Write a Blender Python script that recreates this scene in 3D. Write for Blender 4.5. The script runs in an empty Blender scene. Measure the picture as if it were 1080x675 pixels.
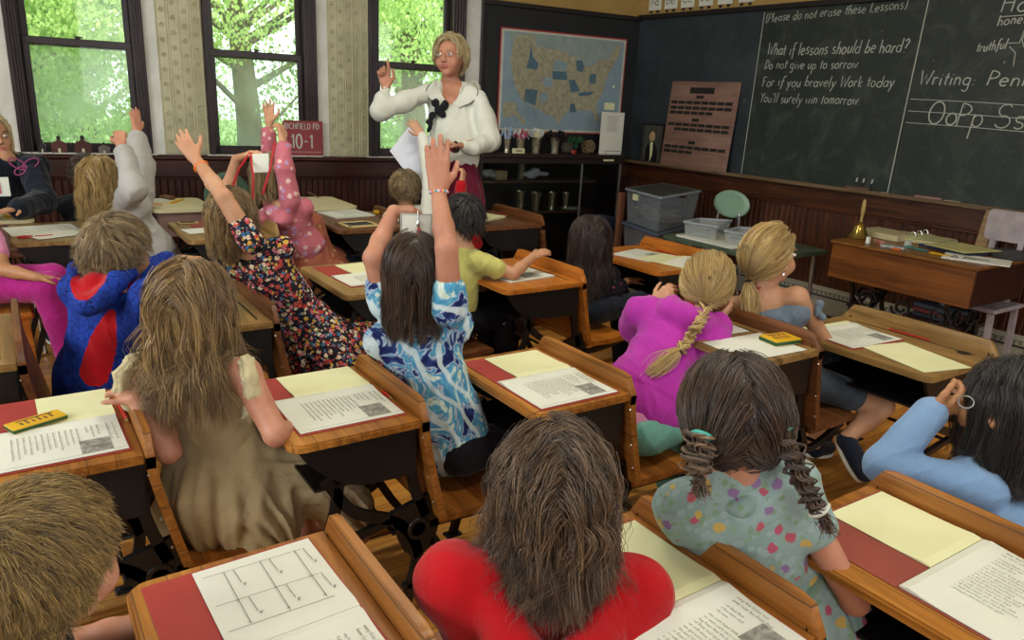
import bpy, math, random
import numpy as np
from mathutils import Vector, Matrix
rnd = random.Random(7)
nrs = np.random.RandomState(11)
SC = bpy.context.scene
COL = SC.collection
pi = math.pi

# ------------------------------------------------------------------ camera model (real camera pose, metres)
CAM = np.array([0.0, 0.0, 1.45])
FPX = 780.0
_yaw, _pit, _rol = [math.radians(a) for a in (34.8, 16.5, 2.95)]
FW = np.array([math.sin(_yaw)*math.cos(_pit), math.cos(_yaw)*math.cos(_pit), -math.sin(_pit)])
_rt = np.array([math.cos(_yaw), -math.sin(_yaw), 0.0]); _up = np.cross(_rt, FW)
RT = math.cos(_rol)*_rt + math.sin(_rol)*_up
UP = -math.sin(_rol)*_rt + math.cos(_rol)*_up

def ray(px, py):
    return FW + RT*(px-540)/FPX + UP*(337.5-py)/FPX
def D(px, py, d):            # survey point at distance d along the view
    return CAM + ray(px, py)*d
def Zp(px, py, z):           # survey point on the level z
    v = ray(px, py); return CAM + v*((z-CAM[2])/v[2])
def Yp(px, py, y):
    v = ray(px, py); return CAM + v*(y/v[1])
def dep(p):
    return float((np.array(p)-CAM) @ FW)
V3 = lambda *a: np.array(a, float)
def nrm(v):
    v = np.array(v, float); n = np.linalg.norm(v); return v/n if n > 1e-9 else v

# ------------------------------------------------------------------ materials
def lin(c):
    if isinstance(c, str):
        c = c.lstrip('#'); c = [int(c[i:i+2], 16)/255 for i in (0, 2, 4)]
    return tuple((x/12.92 if x <= .04045 else ((x+.055)/1.055)**2.4) for x in c[:3]) + (1.0,)
MATS = {}
def base_mat(name, rough=.6, metal=0., spec=.4):
    m = bpy.data.materials.new(name); m.use_nodes = True
    nt = m.node_tree; b = nt.nodes['Principled BSDF']
    b.inputs['Roughness'].default_value = rough; b.inputs['Metallic'].default_value = metal
    b.inputs['Specular IOR Level'].default_value = spec
    MATS[name] = m
    return m, nt, b
def N(nt, t, **kw):
    n = nt.nodes.new(t)
    for k, v in kw.items():
        if k.startswith('i_'):
            key = k[2:].replace('_', ' ')
            n.inputs[int(key) if key.isdigit() else key].default_value = v
        else: setattr(n, k, v)
    return n
def coords(nt, scale=(1, 1, 1), kind='Object', rot=(0, 0, 0)):
    tc = N(nt, 'ShaderNodeTexCoord'); mp = N(nt, 'ShaderNodeMapping')
    mp.inputs['Scale'].default_value = scale; mp.inputs['Rotation'].default_value = rot
    nt.links.new(tc.outputs[kind], mp.inputs['Vector']); return mp.outputs['Vector']
def ramp(nt, fac, stops, interp='LINEAR'):
    r = N(nt, 'ShaderNodeValToRGB'); cr = r.color_ramp; cr.interpolation = interp
    while len(cr.elements) < len(stops): cr.elements.new(.5)
    for e, (p, c) in zip(cr.elements, stops):
        e.position = p; e.color = lin(c) if isinstance(c, str) or len(c) == 3 else c
    nt.links.new(fac, r.inputs['Fac']); return r.outputs['Color']
def bump(nt, b, h, strength=.3, dist=.01):
    bn = N(nt, 'ShaderNodeBump', i_Strength=strength, i_Distance=dist)
    nt.links.new(h, bn.inputs['Height']); nt.links.new(bn.outputs['Normal'], b.inputs['Normal'])
def mixc(nt, fac, a, b, mode='MIX'):
    n = N(nt, 'ShaderNodeMix', data_type='RGBA', blend_type=mode)
    for s, v in ((0, fac), (6, a), (7, b)):
        if hasattr(v, 'links') or hasattr(v, 'is_output'): nt.links.new(v, n.inputs[s])
        elif s == 0: n.inputs[s].default_value = v
        else: n.inputs[s].default_value = lin(v)
    return n.outputs[2]
def plain(name, c, c2=None, rough=.6, metal=0., scale=8., bmp=0., bscale=60, spec=.4, stretch=(1, 1, 1), sss=0):
    if name in MATS: return MATS[name]
    m, nt, b = base_mat(name, rough, metal, spec)
    co = coords(nt, stretch)
    nz = N(nt, 'ShaderNodeTexNoise', i_Scale=scale, i_Detail=5., i_Roughness=.6); nt.links.new(co, nz.inputs['Vector'])
    if c2 is None:
        l = lin(c); c2 = tuple(x*.8 for x in l[:3])+(1,); c1 = tuple(min(1, x*1.08) for x in l[:3])+(1,)
        stops = [(.35, c1), (.7, c2)]
    else: stops = [(.35, c), (.7, c2)]
    nt.links.new(ramp(nt, nz.outputs['Fac'], stops), b.inputs['Base Color'])
    if bmp:
        n2 = N(nt, 'ShaderNodeTexNoise', i_Scale=float(bscale), i_Detail=4.); nt.links.new(co, n2.inputs['Vector'])
        bump(nt, b, n2.outputs['Fac'], bmp, .005)
    if sss:
        b.inputs['Subsurface Weight'].default_value = sss; b.inputs['Subsurface Radius'].default_value = (.012, .005, .003)
        b.inputs['Subsurface Scale'].default_value = .6
    return m
def wood(name, c1, c2, c3, axis='X', rough=.42, plank=None, scale=1., bmp=.15):
    """grain runs along axis; plank=(width, axis letter across, dark groove colour)"""
    if name in MATS: return MATS[name]
    m, nt, b = base_mat(name, rough)
    st = {'X': (1.2, 16, 16), 'Y': (16, 1.2, 16), 'Z': (16, 16, 1.2)}[axis]
    co = coords(nt, tuple(s*scale for s in st))
    nz = N(nt, 'ShaderNodeTexNoise', i_Scale=2.2, i_Detail=7., i_Roughness=.62, i_Distortion=.9); nt.links.new(co, nz.inputs['Vector'])
    col = ramp(nt, nz.outputs['Fac'], [(.30, c1), (.5, c2), (.72, c3)])
    big = N(nt, 'ShaderNodeTexNoise', i_Scale=3.5, i_Detail=3.); nt.links.new(coords(nt), big.inputs['Vector'])
    col = mixc(nt, .35, col, ramp(nt, big.outputs['Fac'], [(.3, '#ffffff'), (.75, '#8a7a66')]), 'MULTIPLY')
    h = nz.outputs['Fac']
    if plank:
        w, ax, gc = plank
        sx = N(nt, 'ShaderNodeSeparateXYZ'); tc = N(nt, 'ShaderNodeTexCoord'); nt.links.new(tc.outputs['Object'], sx.inputs[0])
        dv = N(nt, 'ShaderNodeMath', operation='DIVIDE'); nt.links.new(sx.outputs['XYZ'.index(ax)], dv.inputs[0]); dv.inputs[1].default_value = w
        fr = N(nt, 'ShaderNodeMath', operation='FRACT'); nt.links.new(dv.outputs[0], fr.inputs[0])
        fl = N(nt, 'ShaderNodeMath', operation='FLOOR'); nt.links.new(dv.outputs[0], fl.inputs[0])
        wn = N(nt, 'ShaderNodeTexWhiteNoise', noise_dimensions='1D'); nt.links.new(fl.outputs[0], wn.inputs['W'])
        col = mixc(nt, .55, col, ramp(nt, wn.outputs['Value'], [(0., '#b89a7a'), (.5, '#ffffff'), (1., '#d8c2a2')]), 'MULTIPLY')
        gv = ramp(nt, fr.outputs[0], [(0., (0, 0, 0, 1)), (.035, (1, 1, 1, 1)), (.965, (1, 1, 1, 1)), (1., (0, 0, 0, 1))])
        col = mixc(nt, gv, gc, col)
        h = gv
    nt.links.new(col, b.inputs['Base Color']); bump(nt, b, h, bmp, .003)
    return m
def emis(name, c, s):
    if name in MATS: return MATS[name]
    m, nt, b = base_mat(name); b.inputs['Emission Color'].default_value = lin(c); b.inputs['Emission Strength'].default_value = s; return m

# ------------------------------------------------------------------ mesh builder
class MB:
    def __init__(s): s.v = []; s.f = []; s.m = []; s.mi = 0
    def add(s, vs, fs, mi=None):
        o = len(s.v); s.v += [tuple(map(float, p)) for p in vs]
        s.f += [tuple(i+o for i in f) for f in fs]; s.m += [s.mi if mi is None else mi]*len(fs)
        return s
    def box(s, c, d, R=None, mi=None, bev=0.):
        hx, hy, hz = [x/2 for x in d]; b = min(bev, hx*.95, hy*.95, hz*.95)
        if b > 0:
            vs = []; idx = {}
            for sx in (-1, 1):
                for sy in (-1, 1):
                    for sz in (-1, 1):
                        for k in range(3):
                            p = [sx*(hx-b), sy*(hy-b), sz*(hz-b)]; p[k] = [sx*hx, sy*hy, sz*hz][k]
                            idx[(sx, sy, sz, k)] = len(vs); vs.append(p)
            I = lambda x, y, z, k: idx[(x, y, z, k)]
            fs = []
            for a in (-1, 1):
                fs.append([I(a, -1, -1, 0), I(a, 1, -1, 0), I(a, 1, 1, 0), I(a, -1, 1, 0)][::a])
                fs.append([I(-1, a, -1, 1), I(-1, a, 1, 1), I(1, a, 1, 1), I(1, a, -1, 1)][::a])
                fs.append([I(-1, -1, a, 2), I(1, -1, a, 2), I(1, 1, a, 2), I(-1, 1, a, 2)][::a])
                for c2 in (-1, 1):
                    fs.append([I(a, c2, -1, 0), I(a, c2, 1, 0), I(a, c2, 1, 1), I(a, c2, -1, 1)][::-a*c2])
                    fs.append([I(a, -1, c2, 0), I(a, 1, c2, 0), I(a, 1, c2, 2), I(a, -1, c2, 2)][::a*c2])
                    fs.append([I(-1, a, c2, 1), I(1, a, c2, 1), I(1, a, c2, 2), I(-1, a, c2, 2)][::-a*c2])
                    for c3 in (-1, 1): fs.append([I(a, c2, c3, 0), I(a, c2, c3, 1), I(a, c2, c3, 2)][::a*c2*c3])
        else:
            vs = [(x, y, z) for x in (-hx, hx) for y in (-hy, hy) for z in (-hz, hz)]
            fs = [(0, 1, 3, 2), (4, 6, 7, 5), (0, 4, 5, 1), (2, 3, 7, 6), (0, 2, 6, 4), (1, 5, 7, 3)]
        vs = np.array(vs, float)
        if R is not None: vs = vs @ np.array(R, float).T
        return s.add(vs+np.array(c, float), fs, mi)
    def bar(s, a, b, w, t, n=(0, 0, 1), mi=None, bev=0.):
        a = V3(*a); b = V3(*b); x = nrm(b-a); z = nrm(np.array(n)-x*(np.array(n)@x)); y = np.cross(z, x)
        return s.box((a+b)/2, (np.linalg.norm(b-a), w, t), np.column_stack([x, y, z]), mi, bev)
    def prism(s, poly, o, ux, uy, ext, mi=None):
        """polygon (2D) in plane o,ux,uy extruded by vector ext"""
        o = np.array(o, float); ux = np.array(ux, float); uy = np.array(uy, float); ext = np.array(ext, float); n = len(poly)
        A = [o+ux*p[0]+uy*p[1] for p in poly]; B = [p+ext for p in A]
        fs = [tuple(range(n))[::-1], tuple(range(n, 2*n))]+[(i, (i+1) % n, n+(i+1) % n, n+i) for i in range(n)]
        return s.add(A+B, fs, mi)
    def ribbon(s, path, w, o, ux, uy, ext, mi=None):
        """strip of width w along a 2D path, extruded by ext (cast iron work)"""
        P = np.array(path, float); n = len(P); ws = w if hasattr(w, '__len__') else [w]*n
        T = np.gradient(P, axis=0); T /= np.maximum(np.linalg.norm(T, axis=1), 1e-9)[:, None]; Nn = np.column_stack([-T[:, 1], T[:, 0]])
        L = P+Nn*np.array(ws)[:, None]/2; Rr = P-Nn*np.array(ws)[:, None]/2
        o = np.array(o, float); ux = np.array(ux, float); uy = np.array(uy, float); ext = np.array(ext, float)
        vs = []
        for i in range(n):
            for q in (L[i], Rr[i]):
                p = o+ux*q[0]+uy*q[1]; vs += [p, p+ext]
        fs = []
        for i in range(n-1):
            a = 4*i; b = a+4
            fs += [(a, b, b+1, a+1), (a+2, a+3, b+3, b+2), (a, a+2, b+2, b), (a+1, b+1, b+3, a+3)]
        fs += [(0, 1, 3, 2), (4*n-4, 4*n-2, 4*n-1, 4*n-3)]
        return s.add(vs, fs, mi)
    def tube(s, path, r, n=8, mi=None, closed=False, caps=True, flat=1., nref=None):
        P = np.array(path, float); m = len(P); rs = np.array(r if hasattr(r, '__len__') else [r]*m, float)
        if closed:
            T = np.roll(P, -1, 0)-np.roll(P, 1, 0)
        else: T = np.gradient(P, axis=0)
        T /= np.maximum(np.linalg.norm(T, axis=1), 1e-9)[:, None]
        u = np.array(nref if nref is not None else (0, 0, 1.), float)
        if abs(T[0] @ u) > .95: u = V3(1, 0, 0)
        vs = []
        for i in range(m):
            u = nrm(u-T[i]*(u @ T[i])); w = np.cross(T[i], u)
            for k in range(n):
                a = 2*pi*k/n; vs.append(P[i]+rs[i]*(math.cos(a)*u*flat+math.sin(a)*w))
        fs = []
        for i in range(m if closed else m-1):
            j = (i+1) % m
            for k in range(n):
                k2 = (k+1) % n; fs.append((i*n+k, i*n+k2, j*n+k2, j*n+k))
        if not closed and caps: fs += [tuple(range(n))[::-1], tuple(range((m-1)*n, m*n))]
        return s.add(vs, fs, mi)
    def lathe(s, prof, c=(0, 0, 0), n=20, mi=None, axis=None, jit=None):
        c = np.array(c, float); vs = []
        if axis is None: X, Y, Z = V3(1, 0, 0), V3(0, 1, 0), V3(0, 0, 1)
        else:
            Z = nrm(axis); X = nrm(np.cross(Z, (0, 1, .1) if abs(Z[1]) < .9 else (1, 0, 0))); Y = np.cross(Z, X)
        for r, z in prof:
            for k in range(n):
                a = 2*pi*k/n; rr = r*(1+(jit(a, z) if jit else 0)); vs.append(c+X*rr*math.cos(a)+Y*rr*math.sin(a)+Z*z)
        fs = [(i*n+k, i*n+(k+1) % n, (i+1)*n+(k+1) % n, (i+1)*n+k) for i in range(len(prof)-1) for k in range(n)]
        if prof[0][0] > 1e-6: fs.append(tuple(range(n))[::-1])
        if prof[-1][0] > 1e-6: fs.append(tuple(range((len(prof)-1)*n, len(prof)*n)))
        return s.add(vs, fs, mi)
    def ell(s, c, r, R=None, n=16, mi=None):
        vs = []; m = n//2
        for i in range(m+1):
            t = pi*i/m
            for k in range(n):
                a = 2*pi*k/n; vs.append((r[0]*math.sin(t)*math.cos(a), r[1]*math.sin(t)*math.sin(a), r[2]*math.cos(t)))
        vs = np.array(vs)
        if R is not None: vs = vs @ np.array(R).T
        fs = [(i*n+k, (i+1)*n+k, (i+1)*n+(k+1) % n, i*n+(k+1) % n) for i in range(m) for k in range(n)]
        return s.add(vs+np.array(c, float), fs, mi)
    def build(s, name, mats, parent=None, smooth=None, origin=None, auto=True):
        if not isinstance(mats, (list, tuple)): mats = [mats]
        me = bpy.data.meshes.new(name); vs = np.array(s.v, float)
        if origin is not None: vs = vs-np.array(origin, float)
        me.from_pydata(vs.tolist(), [], s.f)
        for m in mats: me.materials.append(m)
        if len(mats) > 1: me.polygons.foreach_set('material_index', s.m)
        if smooth:
            me.polygons.foreach_set('use_smooth', [True]*len(me.polygons))
            if auto:
                try: me.set_sharp_from_angle(angle=math.radians(45))
                except Exception: pass
        me.validate(); me.update()
        o = bpy.data.objects.new(name, me); COL.objects.link(o)
        if parent is not None: o.parent = parent
        elif origin is not None: o.location = tuple(float(x) for x in origin)
        return o

def tag(o, label=None, cat=None, group=None, kind=None):
    if label: o['label'] = label
    if cat: o['category'] = cat
    if group: o['group'] = group
    if kind: o['kind'] = kind
    return o
def thing(name, loc, label, cat, group=None, rz=0):
    o = bpy.data.objects.new(name, None); COL.objects.link(o); o.location = tuple(float(x) for x in loc); o.rotation_euler = (0, 0, rz)
    o.empty_display_size = .1
    return tag(o, label, cat, group)
def np_mesh(name, V, Q, mats, parent=None, origin=None, smooth=True, mi=None, col=None):
    """fast mesh from numpy verts + quads/tris"""
    me = bpy.data.meshes.new(name)
    V = np.asarray(V, np.float32)
    if origin is not None: V = V-np.asarray(origin, np.float32)
    k = Q.shape[1]
    me.vertices.add(len(V)); me.vertices.foreach_set('co', V.astype(np.float32).ravel())
    me.loops.add(Q.size); me.loops.foreach_set('vertex_index', Q.astype(np.int32).ravel())
    me.polygons.add(len(Q)); me.polygons.foreach_set('loop_start', np.arange(0, Q.size, k, dtype=np.int32))
    try: me.polygons.foreach_set('loop_total', np.full(len(Q), k, np.int32))
    except Exception: pass
    if not isinstance(mats, (list, tuple)): mats = [mats]
    for m in mats: me.materials.append(m)
    if mi is not None: me.polygons.foreach_set('material_index', np.asarray(mi, np.int32))
    me.update(calc_edges=True)
    if smooth: me.polygons.foreach_set('use_smooth', np.ones(len(Q), bool))
    if col is not None:
        a = me.attributes.new('strand', 'FLOAT', 'POINT'); a.data.foreach_set('value', np.asarray(col, np.float32))
    me.update()
    o = bpy.data.objects.new(name, me); COL.objects.link(o)
    if parent is not None: o.parent = parent
    elif origin is not None: o.location = tuple(float(x) for x in origin)
    return o

# ------------------------------------------------------------------ signed distance modelling
class SDF:
    def __init__(s, h=.005): s.h = h; s.P = []; s.R = 1.0; s.noise = None
    def cap(s, a, b, ra, rb=None, k=.02, lat=None, f=1., neg=False, fold=None):
        rb = ra if rb is None else rb
        s.P.append(('c', V3(*a), V3(*b), ra, rb, k, None if lat is None else nrm(lat), f, neg, fold)); return s
    def ell(s, c, r, R=None, k=.02, neg=False):
        s.P.append(('e', V3(*c), V3(*r), np.eye(3) if R is None else np.array(R, float), k, neg)); return s
    def chain(s, pts, rs, k=.02, **kw):
        for i in range(len(pts)-1): s.cap(pts[i], pts[i+1], rs[i], rs[i+1], k, **kw)
        return s
    def _bb(s, p):
        if p[0] == 'c':
            r = max(p[3], p[4])*max(1., p[7])+(.03 if p[9] else 0); return np.minimum(p[1], p[2])-r, np.maximum(p[1], p[2])+r
        r = max(p[2]); return p[1]-r, p[1]+r
    def mesh(s, name, mats, parent=None, origin=None, disp=None, paint=None, smooth_it=0):
        h = s.h; bbs = [s._bb(p) for p in s.P if not p[8 if p[0] == 'c' else 5]]
        lo = np.min([b[0] for b in bbs], 0)-3*h; hi = np.max([b[1] for b in bbs], 0)+3*h
        n = np.ceil((hi-lo)/h).astype(int)+1
        F = np.full(tuple(n), .06, np.float32)
        ax = [lo[i]+h*np.arange(n[i]) for i in range(3)]
        for p in s.P:
            b0, b1 = s._bb(p); k = p[5] if p[0] == 'c' else p[4]; mg = k+2.5*h
            i0 = np.maximum(0, np.floor((b0-mg-lo)/h).astype(int)); i1 = np.minimum(n, np.ceil((b1+mg-lo)/h).astype(int)+1)
            if np.any(i1 <= i0): continue
            sl = tuple(slice(a, b) for a, b in zip(i0, i1))
            X, Y, Z = np.meshgrid(ax[0][sl[0]], ax[1][sl[1]], ax[2][sl[2]], indexing='ij', sparse=True)
            if p[0] == 'c':
                _, a, b, ra, rb, k, lat, f, neg, fold = p
                vx, vy, vz = X-a[0], Y-a[1], Z-a[2]; d = b-a
                if lat is not None and f != 1:
                    q = (1-1/f); dl = vx*lat[0]+vy*lat[1]+vz*lat[2]
                    vx = vx-dl*q*lat[0]; vy = vy-dl*q*lat[1]; vz = vz-dl*q*lat[2]; d = d-lat*(d@lat)*q
                dd = max(d@d, 1e-9)
                t = np.clip((vx*d[0]+vy*d[1]+vz*d[2])/dd, 0, 1)
                wx, wy, wz = vx-t*d[0], vy-t*d[1], vz-t*d[2]
                dist = np.sqrt(wx*wx+wy*wy+wz*wz)-(ra+(rb-ra)*t)
                if fold:
                    nf, amp, ph = fold; u = nrm(d); e1 = nrm(np.cross(u, (0.3, 1, .1))); e2 = np.cross(u, e1)
                    th = np.arctan2(wx*e2[0]+wy*e2[1]+wz*e2[2], wx*e1[0]+wy*e1[1]+wz*e1[2])
                    dist = dist-amp*(.15+.85*t)*(np.sin(nf*th+ph+1.6*np.sin(th*2+ph))+.4*np.sin(nf*1.9*th+2*ph))
            else:
                _, c, r, R, k, neg = p
                x, y, z = X-c[0], Y-c[1], Z-c[2]
                lx = (x*R[0, 0]+y*R[1, 0]+z*R[2, 0])/r[0]; ly = (x*R[0, 1]+y*R[1, 1]+z*R[2, 1])/r[1]; lz = (x*R[0, 2]+y*R[1, 2]+z*R[2, 2])/r[2]
                k0 = np.sqrt(lx*lx+ly*ly+lz*lz)
                k1 = np.sqrt((lx/r[0])**2+(ly/r[1])**2+(lz/r[2])**2)+1e-9
                dist = k0*(k0-1)/k1
            G = F[sl]
            if neg:
                dn = -dist; hh = np.maximum(k-np.abs(G-dn), 0)/k; F[sl] = np.maximum(G, dn)+hh*hh*k*.25
            else:
                hh = np.maximum(k-np.abs(G-dist), 0)/k; F[sl] = np.minimum(G, dist)-hh*hh*k*.25
        V, Q = surfnets(F, lo, h)
        if smooth_it: V = relax(V, Q, smooth_it)
        if disp is not None: V = V+disp(V, vnorm(V, Q))
        mi = paint(V[Q].mean(1)) if paint else None
        return np_mesh(name, V, Q, mats, parent, origin, True, mi)
def vnorm(V, Q):
    a = V[Q[:, 2]]-V[Q[:, 0]]; b = V[Q[:, 3]]-V[Q[:, 1]]; fn = np.cross(a, b); nv = np.zeros_like(V)
    for i in range(4): np.add.at(nv, Q[:, i], fn)
    return nv/np.maximum(np.linalg.norm(nv, axis=1), 1e-12)[:, None]
def relax(V, Q, it):
    for _ in range(it):
        A = np.zeros_like(V); c = np.zeros(len(V))
        for i in range(4):
            for j in ((i+1) % 4, (i+3) % 4):
                np.add.at(A, Q[:, i], V[Q[:, j]]); np.add.at(c, Q[:, i], 1)
        V = V*.4+.6*A/np.maximum(c, 1)[:, None]
    return V
def surfnets(F, lo, h):
    S = F < 0
    cnt = np.zeros(tuple(d-1 for d in F.shape), np.int8); cor = [(i, j, k) for i in (0, 1) for j in (0, 1) for k in (0, 1)]
    nx, ny, nz = F.shape
    for i, j, k in cor: cnt += S[i:nx-1+i, j:ny-1+j, k:nz-1+k]
    act = (cnt > 0) & (cnt < 8); I = np.argwhere(act); idx = np.full(act.shape, -1, np.int32); idx[act] = np.arange(len(I))
    vals = np.stack([F[I[:, 0]+i, I[:, 1]+j, I[:, 2]+k] for i, j, k in cor], 1)
    acc = np.zeros((len(I), 3)); c = np.zeros(len(I))
    for a in range(8):
        for b in range(a+1, 8):
            da = np.array(cor[b])-np.array(cor[a])
            if np.abs(da).sum() != 1: continue
            fa, fb = vals[:, a], vals[:, b]; m = (fa < 0) != (fb < 0)
            t = np.where(m, fa/np.where(m, fa-fb, 1), 0)
            acc += np.where(m[:, None], np.array(cor[a])+t[:, None]*da, 0); c += m
    V = lo+h*(I+acc/np.maximum(c, 1)[:, None])
    Qs = []
    for axis in range(3):
        a, b = [x for x in range(3) if x != axis]
        s0 = np.take(S, range(0, F.shape[axis]-1), axis); s1 = np.take(S, range(1, F.shape[axis]), axis)
        E = np.argwhere(s0 != s1); E = E[(E[:, a] > 0) & (E[:, b] > 0) & (E[:, a] < F.shape[a]-1) & (E[:, b] < F.shape[b]-1)]
        ea = np.eye(3, dtype=int)[a]; eb = np.eye(3, dtype=int)[b]
        g = lambda X: idx[X[:, 0], X[:, 1], X[:, 2]]
        q = np.stack([g(E-ea-eb), g(E-eb), g(E), g(E-ea)], 1)
        ins = S[E[:, 0], E[:, 1], E[:, 2]]
        flip = ins if axis != 1 else ~ins
        q[~flip] = q[~flip][:, ::-1]
        Qs.append(q)
    Q = np.concatenate(Qs); Q = Q[(Q >= 0).all(1)]
    return V, Q
def wob(amp, sc, seed=0):
    r = np.random.RandomState(seed); K = r.normal(size=(7, 3))*sc*np.array([1.15, 1.15, .55]); ph = r.uniform(0, 6.28, 7); A = amp/(1+np.linalg.norm(K, axis=1)/sc)
    def f(V, Nn):
        d = np.zeros(len(V))
        W = V+.022*np.sin(V[:, [1, 2, 0]]*sc*.45+ph[:3])
        for i, (k, p, a) in enumerate(zip(K, ph, A)):
            q = np.sin(W@k+p+1.2*np.sin(V@k[::-1]*.4+p)); d += a*(.6*q if i < 3 else 1.7*((1-np.abs(q))**2.5-.25))
        return Nn*d[:, None]
    return f
def frame(front, up=(0, 0, 1)):
    """columns right, front, up"""
    f = nrm(front); r = nrm(np.cross(f, up)); u = np.cross(r, f); return np.column_stack([r, f, u])
def fr3(yaw, pitch=0, roll=0):
    """yaw 0 looks along +Y, positive turns towards +X; pitch up; roll tilts to the right"""
    y, p, r = [math.radians(a) for a in (yaw, pitch, roll)]
    f = V3(math.sin(y)*math.cos(p), math.cos(y)*math.cos(p), math.sin(p)); R = frame(f)
    rt, up = R[:, 0], R[:, 2]
    return np.column_stack([rt*math.cos(r)-up*math.sin(r), f, up*math.cos(r)+rt*math.sin(r)])
# ================================================================== ROOM
COR = V3(4.998, 5.385, 0)
_a = math.radians(173); WU = V3(math.cos(_a), math.sin(_a), 0); WN = V3(-math.sin(_a), math.cos(_a), 0)
_b = math.radians(271.5); CU = V3(math.cos(_b), math.sin(_b), 0); CN = V3(math.sin(_b), -math.cos(_b), 0)
WM = Matrix([[WU[0], WN[0], 0, COR[0]], [WU[1], WN[1], 0, COR[1]], [0, 0, 1, 0], [0, 0, 0, 1]])
CM = Matrix([[-CU[0], CN[0], 0, COR[0]], [-CU[1], CN[1], 0, COR[1]], [0, 0, 1, 0], [0, 0, 0, 1]])
def onW(o): o.matrix_world = WM; return o
def onC(o): o.matrix_world = CM; return o
def Wp(u, n, z): return COR+WU*u+WN*n+V3(0, 0, z)
def Cp(u, n, z): return COR+CU*u+CN*n+V3(0, 0, z)
def bx(b, x0, x1, y0, y1, z0, z1, mi=None, bev=0.):
    return b.box(((x0+x1)/2, (y0+y1)/2, (z0+z1)/2), (abs(x1-x0), abs(y1-y0), abs(z1-z0)), None, mi, bev)

m_floor = wood('floor_boards', '#dca350', '#c98b3c', '#9c6427', 'X', .36, (.062, 'Y', '#4a2c10'), .8, .25)
m_cream = plain('cream_plaster', '#c9c5ae', '#b9b49c', .75, scale=5, bmp=.12, bscale=45)
m_strip = plain('pale_plaster', '#d4d6cf', '#c4c5bb', .75, scale=6, bmp=.1, bscale=80)
m_emb = plain('embossed_paper', '#c2bf9f', '#b0ac8d', .62, scale=9, bmp=.25, bscale=140)
m_tan = plain('tan_wall', '#a98d52', '#997d45', .8, scale=4, bmp=.08)
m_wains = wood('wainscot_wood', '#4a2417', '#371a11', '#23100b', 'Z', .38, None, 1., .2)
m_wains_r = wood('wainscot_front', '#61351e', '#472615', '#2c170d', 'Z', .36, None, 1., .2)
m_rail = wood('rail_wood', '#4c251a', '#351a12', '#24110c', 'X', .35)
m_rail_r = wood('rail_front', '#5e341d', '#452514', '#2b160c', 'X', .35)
m_black = plain('black_trim', '#211c1e', '#151214', .4, scale=14)
m_trim = wood('window_trim', '#3a2a2c', '#291d20', '#181215', 'Z', .35)
m_slateb = plain('slate_black', '#1d2124', '#14171a', .62, scale=2.5)

XL, YB, HC = -3.0, -3.2, 3.3
b = MB(); bx(b, XL, 6, YB, 7, -.06, 0)
o = b.build('floor', m_floor); tag(o, kind='structure')
b = MB(); bx(b, XL, 6, YB, 7, HC, HC+.08); tag(b.build('ceiling', plain('ceiling_white', '#cfc9b8', None, .9)), kind='structure')
b = MB(); bx(b, XL-.1, XL, YB, 7, 0, HC); tag(b.build('wall_left', m_cream), kind='structure')
b = MB(); bx(b, XL, 6, YB-.1, YB, 0, HC); tag(b.build('wall_back', m_cream), kind='structure')

# --- window wall (local x = u from the corner, y = into the room)
WIN = [(4.185, 4.845, 4.119, 4.912), (3.035, 3.715, 2.95, 3.742), (1.84, 2.49, 1.735, 2.548)]
b = MB()
T = -.2
zt, zb = 2.72, .955
edges = [0]+[e for w in sorted(WIN, key=lambda w: w[0]) for e in (w[0], w[1])]+[8.3]
for i in range(0, len(edges), 2): bx(b, edges[i], edges[i+1], T, 0, 0, HC)
for w in WIN: bx(b, w[0], w[1], T, 0, 0, zb); bx(b, w[0], w[1], T, 0, zt, HC)
onW(tag(b.build('wall_window_side', m_cream), kind='structure'))
b = MB()
for (u0, u1) in ((4.04, 4.118), (2.862, 2.949), (1.60, 1.734), (4.915, 5.0)): bx(b, u0, u1, 0, .006, .96, 3.0)
onW(tag(b.build('trim_1', m_strip), kind='structure'))
# embossed paper panels with ribs and rosettes
b = MB()
for (u0, u1) in ((3.748, 4.04), (2.553, 2.862), (5.0, 5.6)):
    bx(b, u0, u1, 0, .012, .965, 3.0, bev=.004)
    n = max(3, round((u1-u0)/.066)); w = (u1-u0)/n
    for k in range(n+1):
        uu = min(max(u0+k*w, u0+.006), u1-.006)
        for dz in ((-.005, .005) if k % 2 else (0,)): b.tube([(uu+dz*1.6, .013, .965), (uu+dz*1.6, .013, 3.0)], .0042, 6)
    for k in range(n):
        for j in range(22):
            z = 1.0+j*.098+(.049 if k % 2 else 0); uc = u0+(k+.5)*w
            if z > 2.5: continue
            big = (j % 6 == 3 and k == 0)
            q = 1.5 if big else 1.
            for a in range(6):
                t = a*pi/3+.2; b.ell((uc+.012*q*math.cos(t), .0135, z+.012*q*math.sin(t)), (.0066*q, .0075*q, .0066*q), None, 6)
            b.ell((uc, .0145, z), (.0045*q, .005*q, .0045*q), None, 6)
onW(tag(b.build('trim_2', m_emb, smooth=True), kind='structure'))
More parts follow.
